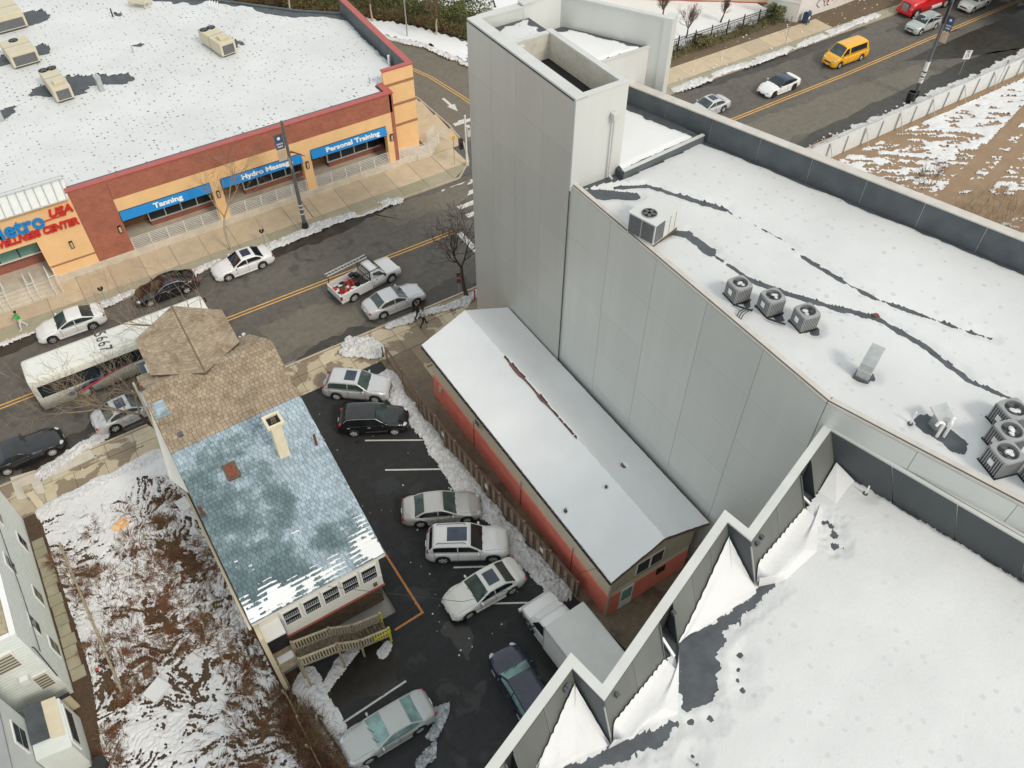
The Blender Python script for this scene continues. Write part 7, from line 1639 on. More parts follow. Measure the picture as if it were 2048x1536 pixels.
# ---- red tractor unit at the top right
def semi():
    root = thing('tractor_truck', 'bright red semi truck tractor with a chrome grille at the top of the picture', 'truck', (94.2, 56.25, RZ), R(180), GT)
    B = lambda nm, mb, m, par=None, **k: mb.build(nm, m, par or root, world=False, **k)
    top = smooth_prof([(-2.0, 3.3), (-.2, 3.3), (.1, 3.1), (.9, 2.15), (1.3, 2.05), (3.0, 1.75), (3.4, 1.55), (3.6, .9)], .12); ar = .6
    def sec(x):
        u = max(0, x-1.0)/2.6; w = 1.22-.30*u**1.6; T = top(x); zb = .5; dx = abs(x-2.6)
        if dx < ar: zb = max(zb, .52+math.sqrt(ar*ar-dx*dx)*.85)
        zb = min(zb, T-.1); return [(0, zb), (w-.15, zb), (w, zb+.01), (w, min(1.3, T*.75)), (w-.06, T*.86), (w-.2, T-.03), (w*.5, T+.03), (0, T+.05)]
    b = MB(); loft(b, sorted(set([round(v, 3) for v in list(np.linspace(-2, 3.6, 50))+[2.6+t for t in np.linspace(-ar, ar, 13)]])), sec); B('cab', b, M['pred'])
    q = MB(); vs = []
    for i in range(6):
        x = .2+.62*i/5
        for j in range(7): vs.append((x+.03, .95*(j/3-1), top(x)+.06-.04*abs(j/3-1)**2))
    q.add(vs, [(i*7+j, (i+1)*7+j, (i+1)*7+j+1, i*7+j+1) for i in range(5) for j in range(6)], 0, True); B('windshield', q, M['carglass_dark'])
    g = MB()
    for i in range(7): g.box(3.50+.01*i*0, 3.63, -.42, .42, .75+i*.12, .80+i*.12)
    B('grille', g, M['alloy']); B('grille_surround', MB().box(3.45, 3.6, -.48, .48, .7, 1.6), M['dark'], bevel=.03)
    for s in (-1, 1): B('headlight', MB().ell((3.3, s*.82, 1.1), .22, .13, .14, 10, 6), M['headlight']); B('mirror', MB().path([(.9, s*1.2, 1.9), (1.3, s*1.5, 1.95), (1.3, s*1.5, 2.5)], .07), M['pred']); B('fuel_tank', MB().tube((-1.4, s*1.0, .75), (0.4, s*1.0, .75), .33, n=14), M['alloy'])
    B('bumper', MB().box(3.45, 3.72, -1.05, 1.05, .38, .72), M['pred'], bevel=.05)
    put_wheels(root, [(2.6, 1.12), (2.6, -1.12), (-2.6, 1.12), (-2.6, -1.12), (-3.9, 1.12), (-3.9, -1.12)], .52, .3, 'steel')
    B('chassis', MB().box(-5.2, 1, -.45, .45, .7, 1.0), M['black'])
semi()
# ================================================================== TREES
def tree(name, label, x, y, h, seed, mat, spread=.55, depth=5, r=.16, trunk=.28, lean=(0, 0), z0=0.0, group=None, splits=3, twigmat=None, minr=.007, up=.25):
    rn = random.Random(seed); root = thing(name, label, 'tree', (x, y, z0), 0, group); T = MB(); Bk = MB()
    def branch(p, d, L, r0, lev):
        n = 3 if lev < 3 else 2; q = p; dd = d.copy(); rr = r0; tgt = T if lev == 0 else Bk
        for i in range(n):
            dd = (dd+Vector((rn.gauss(0, .12), rn.gauss(0, .12), rn.gauss(0, .07)+.04))).normalized(); q2 = q+dd*(L/n); r1 = max(minr, r0*(1-.32*(i+1)/n))
            tgt.tube(q, q2, rr, r1, 6 if lev < 2 else (4 if lev < 4 else 3), 0, False); q, rr = q2, r1
            if 0 < lev < depth and i < n-1 and rn.random() < .75: branch(q, side(dd, .9), L*.55, rr*.55, lev+1)
        if lev < depth:
            for s in range(splits if lev < 2 else 2): branch(q, side(dd, spread*(1.0 if lev else 1.15)), L*rn.uniform(.62, .85), rr*rn.uniform(.6, .8), lev+1)
    def side(d, a):
        o = d.orthogonal().normalized(); o.rotate(Matrix.Rotation(rn.uniform(0, 6.28), 3, d)); v = (d+o*math.tan(min(1.2, a*rn.uniform(.6, 1.2)))).normalized(); v.z += up*.4; return v.normalized()
    d0 = Vector((lean[0], lean[1], 1)).normalized(); branch(Vector((0, 0, 0)), d0, h*trunk, r, 0)
    T.tube((0, 0, -.05), (0, 0, .15), r*1.35, r, 8, 0, False)
    T.build('trunk', mat, root, world=False); Bk.build('crown', twigmat or mat, root, world=False); return root
p = site(463, 500); tree('street_tree', 'pale bare street tree rising between the two white parked sedans', p.x, p.y, 8.2, 3, M['bark_pale'], .60, 5, .11, .36, (-.05, .02), twigmat=M['twig_tan'])
p = site(933, 592); tree('street_tree', 'dark bare tree beside the grey tower, leaning over the street', p.x, p.y, 8.5, 8, M['bark'], .62, 6, .17, .28, (-.12, .05), minr=.009)
tree('street_tree', 'tangled bare tree standing behind the tan house gable', -.9, 40.6, 9.0, 5, M['bark'], .68, 6, .15, .34, (.05, .12), twigmat=M['twig_tan'], minr=.007)
tree('street_tree', 'bare tree in front of the house, its twigs over the parked black car', 3.6, 41.2, 10.2, 14, M['bark'], .6, 5, .15, .42, (.03, .14), twigmat=M['twig_tan'], minr=.006)
for i, (u, v, h, lab) in enumerate(((872, 71, 6.0, 'small reddish bare tree nearest the side street bend'), (745, 45, 6.0, 'small reddish bare tree left of the lamp post'), (581, 27, 6.0, 'small bare tree above the far roof edge of the gym'))):
    p = site(u, v); tree('young_tree', lab, p.x, p.y, h, 20+i, M['bark_pale'], .55, 5, .12, .34, group='young trees before the hedge', twigmat=M['twig'], splits=4)
for i, (u, v, h, lab) in enumerate(((1372, 78, 5.5, 'vase shaped bare tree just behind the iron fence'), (1441, 46, 4.5, 'small bare tree by the tan building behind the fence'), (1325, 38, 5.5, 'dense shrubby bare tree right of the fin wall'), (990, 15, 5, 'bare shrub behind the hollow tower'))):
    p = site(u, v); tree('young_tree', lab, p.x, p.y, h, 31+i, M['bark'], .38, 5, .12, .2, group='bare trees behind the iron fence', twigmat=M['twig'], splits=5, up=.6)
for i in range(4):
    p = site(1830+i*14, 385-i*6); 
    tree('sapling', 'thin reddish sapling on the dirt lot, '+('nearest the white fence', 'second from the white fence', 'third from the white fence', 'furthest from the white fence')[i], p.x, p.y, 2.8, 60+i, M['twig'], .5, 4, .03, .3, group='saplings on the dirt lot', splits=3)
# hedge: leaf clumps through a long volume
hb = [(14, 112), (22, 104.5), (28.5, 98.7), (32, 94.6), (36.2, 90.3), (40.2, 85.4), (42.6, 81.4), (44.6, 77.6)]
def hedge():
    n = 34000; seg = [(Vector(q)-Vector(p)).length for p, q in zip(hb[:-1], hb[1:])]; cum = np.cumsum([0]+seg); s = rng.uniform(0, cum[-1], n); i = np.clip(np.searchsorted(cum, s)-1, 0, len(seg)-1)
    P = np.array(hb); t = ((s-cum[i])/np.array(seg)[i])[:, None]; base = P[i]*(1-t)+P[i+1]*t; d = (P[i+1]-P[i])/np.array(seg)[i][:, None]; nrm = np.stack([-d[:, 1], d[:, 0]], 1)
    w = rng.uniform(0, 5.5, n); lump = fbm(s*.5, w*.6, 3); zt = (1.5+2.3*lump)*np.clip(w/1.0+.35, 0, 1); z = zt*rng.uniform(.0, 1, n)**.35
    c = np.stack([base[:, 0]+nrm[:, 0]*(w-.0), base[:, 1]+nrm[:, 1]*w, z-.1], 1); sz = rng.uniform(.06, .17, n)
    a = rng.normal(0, 1, (n, 3)); a /= np.linalg.norm(a, axis=1)[:, None]; b = np.cross(a, rng.normal(0, 1, (n, 3))); b /= np.linalg.norm(b, axis=1)[:, None]
    V = np.stack([c-a*sz[:, None], c+b*sz[:, None]*.6, c+a*sz[:, None], c-b*sz[:, None]*.6], 1).reshape(-1, 3); me = bpy.data.meshes.new('hedge_leaves'); F = np.arange(n*4)
    me.vertices.add(n*4); me.vertices.foreach_set('co', V.ravel()); me.loops.add(n*4); me.loops.foreach_set('vertex_index', F); me.polygons.add(n); me.polygons.foreach_set('loop_start', np.arange(n)*4); me.polygons.foreach_set('loop_total', np.full(n, 4)); me.update(calc_edges=True); me.materials.append(M['leaf'])
    o = bpy.data.objects.new('hedge', me); COL.objects.link(o); tag(o, 'long dense evergreen hedge behind the snowy verge at the top', 'hedge', None, 'stuff')
    core = MB()  # dark core stands in for the shade among the leaves
    for p, q in zip(hb[:-1], hb[1:]):
        p, q = Vector(p), Vector(q); dd = (q-p).normalized(); nn = Vector((-dd.y, dd.x)); core.prism([tuple(p+nn*.6), tuple(q+nn*.6), tuple(q+nn*4.6), tuple(p+nn*4.6)], 0, 1.0)
    tag(core.build('hedge_shade', M['brush'], kind='stuff'), 'dark solid core painted in for shade inside the evergreen hedge', 'hedge')
hedge()
# shrub by the corner of the iron fence
def clump(name, label, x, y, n, r, h, mat, lo=.08, hi=.16):
    V = []; F = []
    for k in range(n):
        a = random.uniform(0, 6.28); q = r*math.sqrt(random.random()); c = Vector((x+q*math.cos(a), y+q*math.sin(a), h*random.random()**.6)); d = Vector((random.gauss(0, 1), random.gauss(0, 1), random.gauss(0, 1))).normalized(); e = d.orthogonal().normalized()*random.uniform(lo, hi)*.6; d = d*random.uniform(lo, hi)
        V += [c-d, c+e, c+d, c-e]; F.append((4*k, 4*k+1, 4*k+2, 4*k+3))
    return tag(MB().add(V, F).build(name, mat), label, 'shrub')
clump('shrub', 'green brown shrub at the end of the iron fence', 77.2, 63.6, 900, 1.1, 1.6, M['leaf']); clump('shrub', 'low brown shrub under the iron fence beside the vase shaped tree', 66, 63.4, 700, 1.2, .8, M['weed'])
# ================================================================== STREET FURNITURE
def utility_pole(name, label, x, y, h, r, z=0.0, banner=None, bdir=(0, -1), arm=True):
    t = thing(name, label, 'utility pole', (x, y, z)); B = lambda nm, mb, m, par=None, **k: mb.build(nm, m, par or t, world=False, **k)
    B('shaft', MB().tube((0, 0, 0), (0, 0, h), r, r*.62, 12), M['cond_dark']); B('base_cover', MB().tube((0, 0, 0), (0, 0, .55), r*1.9, r*1.3, 8), M['black'])
    if banner:
        bz, bh = banner; dx, dy = bdir; b = MB()
        for zz in (bz, bz+bh): b.tube((0, 0, zz), (dx*.95, dy*.95, zz), .025, .02, 6)
        B('banner_arm', b, M['black']); nx, ny = -dy*.01, dx*.01
        q = MB(); q.beam((dx*.18, dy*.18, bz+bh*.72), (dx*.86, dy*.86, bz+bh*.72), .015, bh*.52); bn = B('banner', q, M['banner'])
        q = MB(); q.beam((dx*.18, dy*.18, bz+bh*.22), (dx*.86, dy*.86, bz+bh*.22), .015, bh*.40); B('banner_lower', q, M['bannertan'])
        for s in (1, -1):
            q = MB(); q.tube((dx*.52+nx*s*.9, dy*.52+ny*s*.9, bz+bh*.86), (dx*.52+nx*s*1.3, dy*.52+ny*s*1.3, bz+bh*.86), .13, n=14); B('emblem', q, M['white'], bn)
            for k, (w_, zz) in enumerate(((.5, .66), (.42, .56))):
                q = MB()
                for c in range(5): u = .52-w_/2*.9+c*w_*.9/4.4; q.beam((dx*u+nx*s, dy*u+ny*s, bz+bh*zz), (dx*(u+.05)+nx*s, dy*(u+.05)+ny*s, bz+bh*zz), .012, bh*.06)
                B('banner_print', q, M['white'], bn)
    return t
pl = utility_pole('utility_pole', 'dark utility pole with a banner rising in front of the fitness building', 15.9, 56.5, 9.9, .17, 0, (6.6, 2.3), (-1, .0))
MB().path([(.15, 0, 2.6), (.8, -.1, .8)], .03).build('guy_rod', M['cond_dark'], pl, world=False)
q = MB()
for k in range(9): q.beam((.1, .0, 7.1+k*.02), (.3+k*.12, .1, 7.2-k*.10), .05, .05)
q.build('wire_bundle', M['rust'], pl, world=False)
for z_, s_ in ((1.4, .14), (1.9, .16), (2.25, .12)): MB().tube((0, 0, z_), (0, 0, z_+.1), .178, .178, 10).build('paper_band', M['white'], pl, world=False)
q = MB(); q.beam((-.12, -.19, 6.0), (-.12, -.19, 6.9), .5, .03, up=(1, 0, 0)); q.build('sign_plate', M['bannertan'], pl, world=False)
pr_ = utility_pole('utility_pole', 'tall dark utility pole with navy banner and white notice at the right', 77.1, 43.4, 12.5, .2, 0, (5.6, 2.6), (.25, -.97))
MB().tube((0, 0, 1.4), (0, 0, 3.6), .225, .215, 12).build('notice', M['white'], pr_, world=False)
q = MB()
for k, zz in enumerate((1.7, 2.0, 2.35, 2.5)): q.tube((0, 0, zz), (0, 0, zz+.12), .226, .224, 12) if k % 2 else q.beam((-.2, -.14, zz), (-.05, -.24, zz+.2), .02, .05)
q.build('notice_print', M['black'], pr_, world=False); MB().beam((0, 0, 3.9), (1.1, .4, 3.9), .05, .05).build('bracket', M['black'], pr_, world=False)
MB().tube((-.3, -.1, 9.5), (-.3, -.1, 7.5), .12, .12, 8).build('conduit', M['black'], pr_, world=False)
for dx, dy, l in ((-.2, .4, 'upper'),):
    q = MB()
    for k in range(5): q.beam((-2.5+k*.3, .5, 8.1), (-2.3+k*.3, .6, 8.5+.1*(k % 2)), .12, .12)
    q.beam((-3.0, .6, 8.3), (0, 0, 8.0), .05, .05); q.build('signal_cluster', M['galv'], pr_, world=False)
def bin_(x, y, label, mat=None):
    t = thing('trash_can', label, 'trash can', (x, y, 0)); b = MB(); b.tube((0, 0, 0), (0, 0, .95), .36, .42, 14, 0, False); b.tube((0, 0, 0), (0, 0, .03), .36, n=14); b.build('drum', M['black'], t, world=False)
    r_ = MB(); n = 14; r_.path([(.43*math.cos(6.283*k/n), .43*math.sin(6.283*k/n), .96) for k in range(n+1)], .03, 5); r_.build('rim', M['cond_dark'], t, world=False); MB().tube((0, 0, .6), (0, 0, .62), .36, n=12).build('liner', M['dark'], t, world=False)
bin_(75.7, 43.0, 'black wire trash can at the foot of the right hand pole')
def sign(label, x, y, h, w, hh, face, rz, name='road_sign', z=0, par=None, pole=True):
    t = thing(name, label, 'sign', (x, y, z), rz); MB().tube((0, 0, 0), (0, 0, h), .03, n=6).build('pole', M['galv'], t, world=False)
    p_ = MB().box(-w/2, w/2, -.05, -.035, h-hh, h).build('plate', face, t, world=False); return t, p_
t, p_ = sign('white speed limit sign reading 25 on the right hand verge', 84.4, 43.7, 2.7, .75, .95, M['white'], R(-28))
for s, z_, sz in (('SPEED', 2.60, .16), ('LIMIT', 2.43, .16), ('25', 2.10, .45)):
    o = text(s, 'lettering', M['black'], None, frame3((0, -.056, z_), (1, 0, 0), (0, 0, 1)), sz, .002, 0, .004); o.parent = t; o.matrix_local = frame3((0, -.056, z_), (1, 0, 0), (0, 0, 1))
sign('tall thin bare sign post on the far sidewalk behind the yellow van', 74.1, 58.7, 3.0, .3, .45, M['galv'], R(60))
sign('slim grey pole rising from the dirt behind the white fence', 85.5, 40.0, 2.9, .2, .3, M['galv'], R(80))
t, p_ = sign('small orange and red sign on a thin pole beside the dark bare tree', 22.2, 41.6, 2.9, .3, .4, M['rust'], R(-20)); MB().box(-.15, .15, -.052, -.037, 1.9, 2.3).build('plate', M['rust'], t, world=False)
def meter(u, v, label):
    p = site(u, v); t = thing('parking_meter', label, 'parking meter', p, 0, 'parking meters on the far sidewalk'); MB().tube((0, 0, 0), (0, 0, 1.15), .03, n=6).build('pole', M['galv'], t, world=False)
    m = MB(); 
    for s in (-.11, .11): m.ell((s, 0, 1.32), .10, .09, .16, 10, 6)
    m.beam((-.11, 0, 1.15), (.11, 0, 1.15), .08, .08); m.build('meter_head', M['black'], t, world=False)
meter(213, 603, 'twin headed parking meter left of the first white parked sedan tail'); meter(530, 487, 'twin headed parking meter above the white sedan with sunroof')
hyd = thing('hydrant_post', 'short red post standing in the snow by the dark bare tree', 'post', (23.3, 41.2, 0)); MB().tube((0, 0, 0), (0, 0, .8), .06, n=8).build('shaft', M['signred'], hyd, world=False); MB().ell((0, 0, .85), .09, .09, .09, 8, 6).build('cap', M['signred'], hyd, world=False)
# street lamp by the hedge, shown up to the picture edge and beyond
p = site(815, 75); lp = thing('street_lamp', 'slim pale street lamp standing on the snowy verge', 'street lamp', p); MB().tube((0, 0, 0), (0, 0, 7.5), .09, .05, 8).build('shaft', M['galv'], lp, world=False); MB().tube((0, 0, 0), (0, 0, .15), .25, n=8).build('base_plate', M['galv'], lp, world=False); MB().beam((0, 0, 7.4), (1.6, -.6, 7.7), .06, .06).build('arm', M['galv'], lp, world=False); MB().ell((1.8, -.68, 7.7), .35, .16, .08, 10, 6).build('lamp_head', M['galv'], lp, world=False)
# traffic signal at the corner, in front of the crosswalk
p = site(934, 330); sg_ = thing('signal_pole', 'white traffic signal pole with heads at the street corner beside the tower', 'traffic signal', p)
MB().tube((0, 0, 0), (0, 0, 5.0), .10, .08, 8).build('shaft', M['white'], sg_, world=False); MB().tube((0, 0, 0), (0, 0, .4), .2, .16, 8).build('base_plate', M['plinth'], sg_, world=False)
MB().beam((0, 0, 4.6), (-.6, .2, 4.5), .08, .08).build('arm', M['white'], sg_, world=False)
for i, (x, z_) in enumerate(((-.55, 2.4), (.25, 3.4))):
    h = MB().box(x-.16, x+.16, -.18, .14, z_-.5, z_+.5).build('signal_head', M['black' if i == 0 else 'coping'], sg_, world=False); MB().tube((x, -.2, z_+.3), (x, -.19, z_+.3), .1, n=10).build('lens', M['rust'], h, world=False)
sign('yellow pedestrian sign on a thin post at the ramp corner', 31.2, 57.9, 2.9, .35, .35, M['pyellow'], R(10))
# handrail beside the lot entrance
gr = thing('entrance_rail', 'low dark rail and posts along the lot entrance', 'railing', (14.6, 39.5, 0)); q = MB(); q.tube((0, 0, 0), (0, 0, 1.0), .05); q.build('post', M['wood_dark'], gr, world=False)
# iron fence
fi = thing('iron_fence', 'black iron picket fence in front of the snowy ground at the top', 'fence', (69, 63.6, 0)); rl = MB()
x0, x1 = 52, 77.0
for z_ in (.18, 1.25, 1.5): rl.beam((x0, 63.6, z_), (x1, 63.6, z_), .04, .05)
rl.build('rail', M['black'], fi); src = MB().box(-.012, .012, -.012, .012, .1, 1.62).build('picket', M['black'], fi, world=False); src.location = (x0-69, 0, 0)
nP = int((x1-60)/.17)
for k in range(nP): share(src, 'picket', fi, (60+k*.17-69, 0, 0))
srcp = MB().box(-.05, .05, -.05, .05, 0, 1.8).build('post', M['black'], fi, world=False); srcp.location = (x0-69, 0, 0)
for k in range(11): share(srcp, 'post', fi, (x1-k*2.4-69, 0, 0))
# tan building and white graffiti wall beyond the fence
tb = thing('tan_building', 'tan rendered building behind the snowy yard at the top', 'building', (80, 75, 0))
a, c = site(1345, 2), site(1540, 27); d = (Vector((c.x, c.y))-Vector((a.x, a.y))).normalized(); nn = Vector((-d.y, d.x))
a = Vector((70.2, 73.8)); c = Vector((79.4, 67.0)); d = (c-a).normalized(); nn = Vector((-d.y, d.x)); 
if nn.y < 0: nn = -nn
MB().prism([tuple(a-d*14), tuple(c), tuple(c+nn*12), tuple(a-d*14+nn*12)], 0, 5.5).build('wall', M['beigewall'], tb); MB().prism([tuple(a-d*14-nn*.04), tuple(c-nn*.04+d*.04), tuple(c), tuple(a-d*14)], 0, .22).build('base_band', M['redcap'], tb)
MB().prism([tuple(a-d*14.2-nn*.3), tuple(c-nn*.3+d*.3), tuple(c+nn*12), tuple(a-d*14+nn*12)], 5.5, 5.75).build('roof', M['membrane'], tb)
ww = thing('graffiti_wall', 'white painted wall with faint pink graffiti beside the blue mailbox', 'wall', (84, 61.5, 0))
wp_ = [site(1549, 37), site(1592, 45), site(1618, 33), site(1680, 12), site(1740, -12)]
wl = [Vector((q.x, q.y)) for q in wp_]
b = MB()
back = [w + Vector((.2, .9)) for w in wl]
b.prism([tuple(v) for v in wl]+[tuple(v) for v in back[::-1]], 0, 4.2); b.build('wall', M['graffiti'], ww)
b = MB(); b.prism([tuple(v+Vector((0, -.06))) for v in wl[:2]]+[tuple(v) for v in wl[:2][::-1]], 2.1, 2.3); b.build('ledge', M['white'], ww)
rn = random.Random(4)
for k in range(9):
    u = rn.uniform(.1, .9); i = 2 if u < .5 else 3; p, q = wl[i], wl[i+1] if i+1 < len(wl) else wl[i]; c_ = p.lerp(q, (u*2) % 1); z_ = rn.uniform(.8, 3.2); r_ = rn.uniform(.3, .7); dd = (q-p).normalized() if (q-p).length else Vector((1, 0))
    g = MB(); g.path([(c_.x+dd.x*r_*math.cos(t*.6)-.03, c_.y+dd.y*r_*math.cos(t*.6)-.04, z_+r_*.8*math.sin(t*.6*rn.uniform(.9, 1.1))) for t in range(9)], .03, 4); g.build('graffiti_stroke', M['pmag'] if k % 2 else M['blackcloth'], ww)
mb_ = thing('mailbox', 'dark blue mailbox with white markings at the end of the far sidewalk', 'mailbox', (79.6, 61.0, 0), R(15))
MB().box(-.35, .35, -.35, .35, .2, 1.1).build('body', M['mailblue'], mb_, world=False, bevel=.03)
q = MB(); vs = [(x, .35*math.cos(a), 1.1+.3*math.sin(a)) for x in (-.35, .35) for a in np.linspace(0, math.pi, 9)]; q.add(vs, [(i, i+1, 10+i, 9+i) for i in range(8)]+[tuple(range(9))[::-1], tuple(range(9, 18))]); q.build('lid', M['mailblue'], mb_, world=False)
for s in (-.3, .3):
    for t_ in (-.3, .3): MB().box(s-.04, s+.04, t_-.04, t_+.04, 0, .2).build('leg', M['mailblue'], mb_, world=False)
MB().box(-.25, .1, -.36, -.351, .6, .9).build('decal', M['white'], mb_, world=False); MB().box(-.2, .2, .0, .12, 1.405, 1.41).build('decal', M['white'], mb_, world=False)
# white board fence along the dirt lot
wf = thing('white_board_fence', 'long white board fence between the right hand verge and the dirt lot', 'fence', (75, 40.2, 0)); L_ = 2.42; src = None
for k in range(23):
    x = 53+k*L_; y = 40.05+(x-60)*.012
    if src is None: src = MB().box(.015, L_-.015, -.03, .03, .05, 1.95).build('board', M['fence_white'], wf, world=False); o = src
    else: o = share(src, 'board', wf)
    o.location = (x-75, y-40.2, random.uniform(-.03, .03)); o.rotation_euler = (random.uniform(-.02, .02), 0, .012)
    MB().box(x-.03, x+.03, y-.16, y-.05, 0, 1.8).build('post', M['galv'], wf)
    if k % 2: MB().beam((x+.2, y-.06, 1.6), (x+.2, y-.9, 0), .05, .05).build('strut', M['galv'], wf)
# rail bridge over the street: green girders, deck, abutment
rbk = thing('rail_bridge', 'green steel rail bridge crossing the street at the top right corner', 'bridge', (112, 52, 0))
bd = MB(); bd.prism([(101.5, 30), (116, 30), (121, 75), (98, 75)], 5.6, 6.5); bd.build('deck', M['membrane'], rbk)
gd = MB(); gd.prism([(101.0, 30), (101.4, 30), (97.9, 75), (97.5, 75)], 5.2, 7.2); gd.build('girder', M['greensteel'], rbk)
g3 = MB(); g3.prism([(100.8, 30), (101.6, 30), (98.1, 75), (97.3, 75)], 5.1, 5.2); g3.prism([(100.8, 30), (101.6, 30), (98.1, 75), (97.3, 75)], 7.2, 7.3); g3.build('girder_flange', M['greensteel'], rbk)
for yy in (59.6, 37.5): MB().box(98.5, 118, yy, yy+1.2, 0, 5.6).build('abutment', M['plinth'], rbk)
# ================================================================== PEOPLE
def person(label, x, y, z, heading, skel, mats, hair=True, group=None, h=1.72):
    """one continuous skinned body; skel gives joint positions (right-handed, x forward, y left) for a 1.72 m figure"""
    J = skel; names = list(J); E = [('pelvis', 'waist'), ('waist', 'chest'), ('chest', 'neck'), ('neck', 'head0'), ('head0', 'head1'), ('chest', 'shL'), ('shL', 'elL'), ('elL', 'wrL'), ('wrL', 'haL'), ('chest', 'shR'), ('shR', 'elR'), ('elR', 'wrR'), ('wrR', 'haR'),
        ('pelvis', 'hipL'), ('hipL', 'knL'), ('knL', 'anL'), ('anL', 'toL'), ('pelvis', 'hipR'), ('hipR', 'knR'), ('knR', 'anR'), ('anR', 'toR')]
    RAD = dict(pelvis=(.15, .12), waist=(.14, .11), chest=(.17, .12), neck=(.055, .055), head0=(.085, .08), head1=(.085, .09), shL=(.075, .075), shR=(.075, .075), elL=(.052, .052), elR=(.052, .052), wrL=(.036, .036), wrR=(.036, .036), haL=(.03, .045), haR=(.03, .045),
        hipL=(.10, .10), hipR=(.10, .10), knL=(.068, .068), knR=(.068, .068), anL=(.048, .048), anR=(.048, .048), toL=(.045, .035), toR=(.045, .035))
    me = bpy.data.meshes.new('person'); me.from_pydata([J[n] for n in names], [(names.index(a), names.index(b)) for a, b in E], [])
    t = thing('person', label, 'person', (x, y, z), heading, group)
    o = bpy.data.objects.new('body', me); COL.objects.link(o)
    sk = o.modifiers.new('skin', 'SKIN'); sk.use_smooth_shade = True
    for i, n in enumerate(names):
        v = me.skin_vertices[0].data[i]; v.radius = RAD[n]; v.use_root = (n == 'pelvis')
    sb = o.modifiers.new('sub', 'SUBSURF'); sb.levels = 2; sb.render_levels = 2
    bpy.context.view_layer.update(); m2 = bpy.data.meshes.new_from_object(o.evaluated_get(bpy.context.evaluated_depsgraph_get())); bpy.data.objects.remove(o)
    for mm in mats: m2.materials.append(mm)                         # 0 skin, 1 top, 2 trousers, 3 shoes
    def near(c):
        best = None
        for a, b in E:
            p, q = Vector(J[a]), Vector(J[b]); d = q-p; tt = max(0, min(1, (c-p).dot(d)/d.length_squared)); l = (c-p-d*tt).length
            if best is None or l < best[0]: best = (l, a, b, tt)
        return best
    top_ = {'waist', 'chest', 'shL', 'shR', 'elL', 'elR'}
    for f in m2.polygons:
        l, a, b, tt = near(f.center); mi = 1
        if b in ('head0', 'head1', 'haL', 'haR') or (b == 'neck' and tt > .55): mi = 0
        elif b in ('toL', 'toR') or (b in ('anL', 'anR') and tt > .9): mi = 3
        elif b in ('hipL', 'hipR', 'knL', 'knR', 'anL', 'anR') or (b == 'waist' and tt < .25): mi = 2
        f.material_index = mi; f.use_smooth = True
    ob = bpy.data.objects.new('body', m2); COL.objects.link(ob); ob.parent = t
    hd = Vector(J['head1']); hq = MB(); hq.ell(hd+Vector((-.02, 0, .045)), .105, .095, .085, 12, 8); hq.build('hair', mats[4] if len(mats) > 4 else M['hair'], t, world=False)
    fc = MB(); fx_ = hd.x+.085
    fc.ell((fx_+.012, hd.y, hd.z-.03), .018, .012, .02, 6, 4)
    for s in (-1, 1): fc.ell((hd.x+.0, hd.y+s*.085, hd.z-.02), .02, .012, .03, 6, 4)
    fc.build('nose_and_ears', M['skin'], t, world=False)
    ey_ = MB()
    for s in (-1, 1): ey_.ell((fx_-.008, hd.y+s*.032, hd.z-.005), .008, .012, .008, 6, 4)
    ey_.build('eyes', M['hair'], t, world=False)
    fg = MB()
    for sd in 'LR':
        w, hnd = Vector(J['wr'+sd]), Vector(J['ha'+sd]); d = (hnd-w).normalized(); o_ = d.orthogonal().normalized()
        for k in range(4):
            b0 = hnd+o_*(k-1.5)*.018; l = (.075, .085, .08, .062)[k]; fg.tube(b0, b0+d*l*.55, .0095, .009, 5); fg.tube(b0+d*l*.55, b0+d*l+Vector((.02, 0, -.005)), .009, .007, 5)
        fg.tube(w.lerp(hnd, .35)+o_*.03, hnd+o_*.05, .011, .009, 5)
    fg.build('fingers', M['skin'], t, world=False)
    return t
def skeleton(stride=.28, arms='swing', hz=.0, bend=.0):
    s = stride; J = dict(pelvis=(0, 0, .95), waist=(.01+bend*.2, 0, 1.12), chest=(.02+bend*.6, 0, 1.36), neck=(.02+bend, 0, 1.49), head0=(.035+bend, 0, 1.56), head1=(.04+bend, 0, 1.65),
        shL=(bend*.7, .19, 1.41), shR=(bend*.7, -.19, 1.41), hipL=(0, .10, .90), hipR=(0, -.10, .90), knL=(s*.75, .11, .50), knR=(-s*.25, -.11, .50), anL=(s, .11, .09), anR=(-s*1.15, -.11, .12), toL=(s+.17, .12, .04), toR=(-s*1.15+.15, -.12, .03))
    if arms == 'swing': J.update(elL=(-.12, .25, 1.14), wrL=(-.04, .27, .92), haL=(.0, .27, .85), elR=(.10, -.25, 1.15), wrR=(.28, -.24, 1.0), haR=(.34, -.23, .97))
    elif arms == 'face': J.update(elL=(.18, .27, 1.22), wrL=(.26, .10, 1.42), haL=(.27, .06, 1.50), elR=(.20, -.25, 1.16), wrR=(.36, -.06, 1.18), haR=(.42, -.02, 1.20))
    else: J.update(elL=(.02, .24, 1.13), wrL=(.16, .18, .98), haL=(.22, .14, .97), elR=(.02, -.24, 1.13), wrR=(.16, -.18, .98), haR=(.22, -.14, .97))
    return J
p = site(50, 657); person('person in a green top and white trousers walking on the far sidewalk', p.x, p.y, 0, R(190), skeleton(.26, 'face'), [M['skin'], M['greenshirt'], M['whitecloth'], M['whitecloth'], M['hair']])
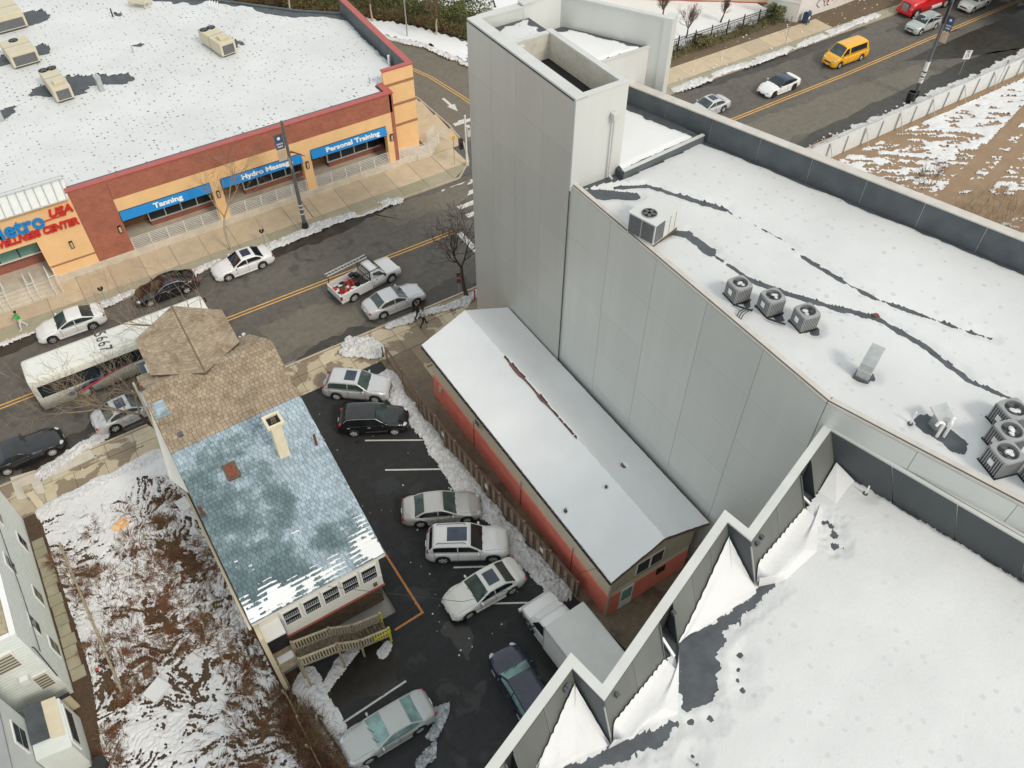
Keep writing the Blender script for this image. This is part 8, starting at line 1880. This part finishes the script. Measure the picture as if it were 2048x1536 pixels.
p = site(836, 638); person('person dressed in black walking nearest the silver sedan', p.x, p.y, 0, R(-20), skeleton(.22, 'pocket'), [M['skin'], M['blackcloth'], M['blackcloth'], M['blackcloth'], M['hair']], group='two walkers')
p = site(847, 652); person('person in a mottled grey and white jacket with dark trousers', p.x, p.y, 0, R(5), skeleton(.32, 'swing', bend=.05), [M['skin'], M['camo'], M['blackcloth'], M['blackcloth'], M['hair']], group='two walkers')

# remains of a fence and a heap of brush where yard and lot meet
bf = thing('broken_fence', 'collapsed wooden fence with leaning rails between the yard and the lot', 'fence', (-.75, 15, 0)); rn = random.Random(3)
for k in range(7):
    y = 20.2-k*1.6; MB().beam((-.75, y, 0), (-.75+rn.uniform(-.15, .15), y+rn.uniform(-.1, .1), .9), .09, .09).build('post', M['wood'], bf)
    if k < 6: MB().beam((-.75, y, .55), (-.7, y-1.6, .50+rn.uniform(-.2, .1)), .05, .10).build('rail', M['wood'], bf)
for k in range(9):
    a = rn.uniform(0, 3.14); x, y = -.35+rn.uniform(-.3, .5), 19.6-k*.55; MB().beam((x-.5*math.cos(a), y-.5*math.sin(a), .08+rn.random()*.2), (x+.5*math.cos(a), y+.5*math.sin(a), .1+rn.random()*.3), .12, .03).build('plank', M['wood' if k % 2 else 'wood_dark'], bf)
def heap_place(n):
    c = np.array([(-.5, 17.2), (-.3, 15.5), (-.9, 18.6), (-.9, 13.6)])[rng.integers(0, 4, n)]; return c+rng.normal(0, .42, (n, 2)), rng.uniform(0, 6.28, n)
blades('brush_heap', 'heap of rust brown cut brush piled along the collapsed fence', 3200, heap_place, .7, .02, M['brush'], .45)
kb = MB()
for (a, b_) in (((.55, 20.4), (.9, 17.6)), ((.9, 17.6), (1.5, 14.0)), ((1.5, 14.0), (2.2, 10.0))): kb.beam((a[0]-.5, a[1]-1.4, .08), (b_[0]-.5, b_[1]-1.4, .08), .14, .18)
struct(kb, 'kerb', M['black'])
# overhead service cables across the lot
cb_ = MB(); cb_.path([(3.0, 21.6, 5.9), (8.5, 17.5, 5.2), (15.9, 15.5, 4.6)], .012, 4); tag(cb_.build('cable', M['wire']), 'thin black service cable spanning the lot above the white sedan', 'cable')
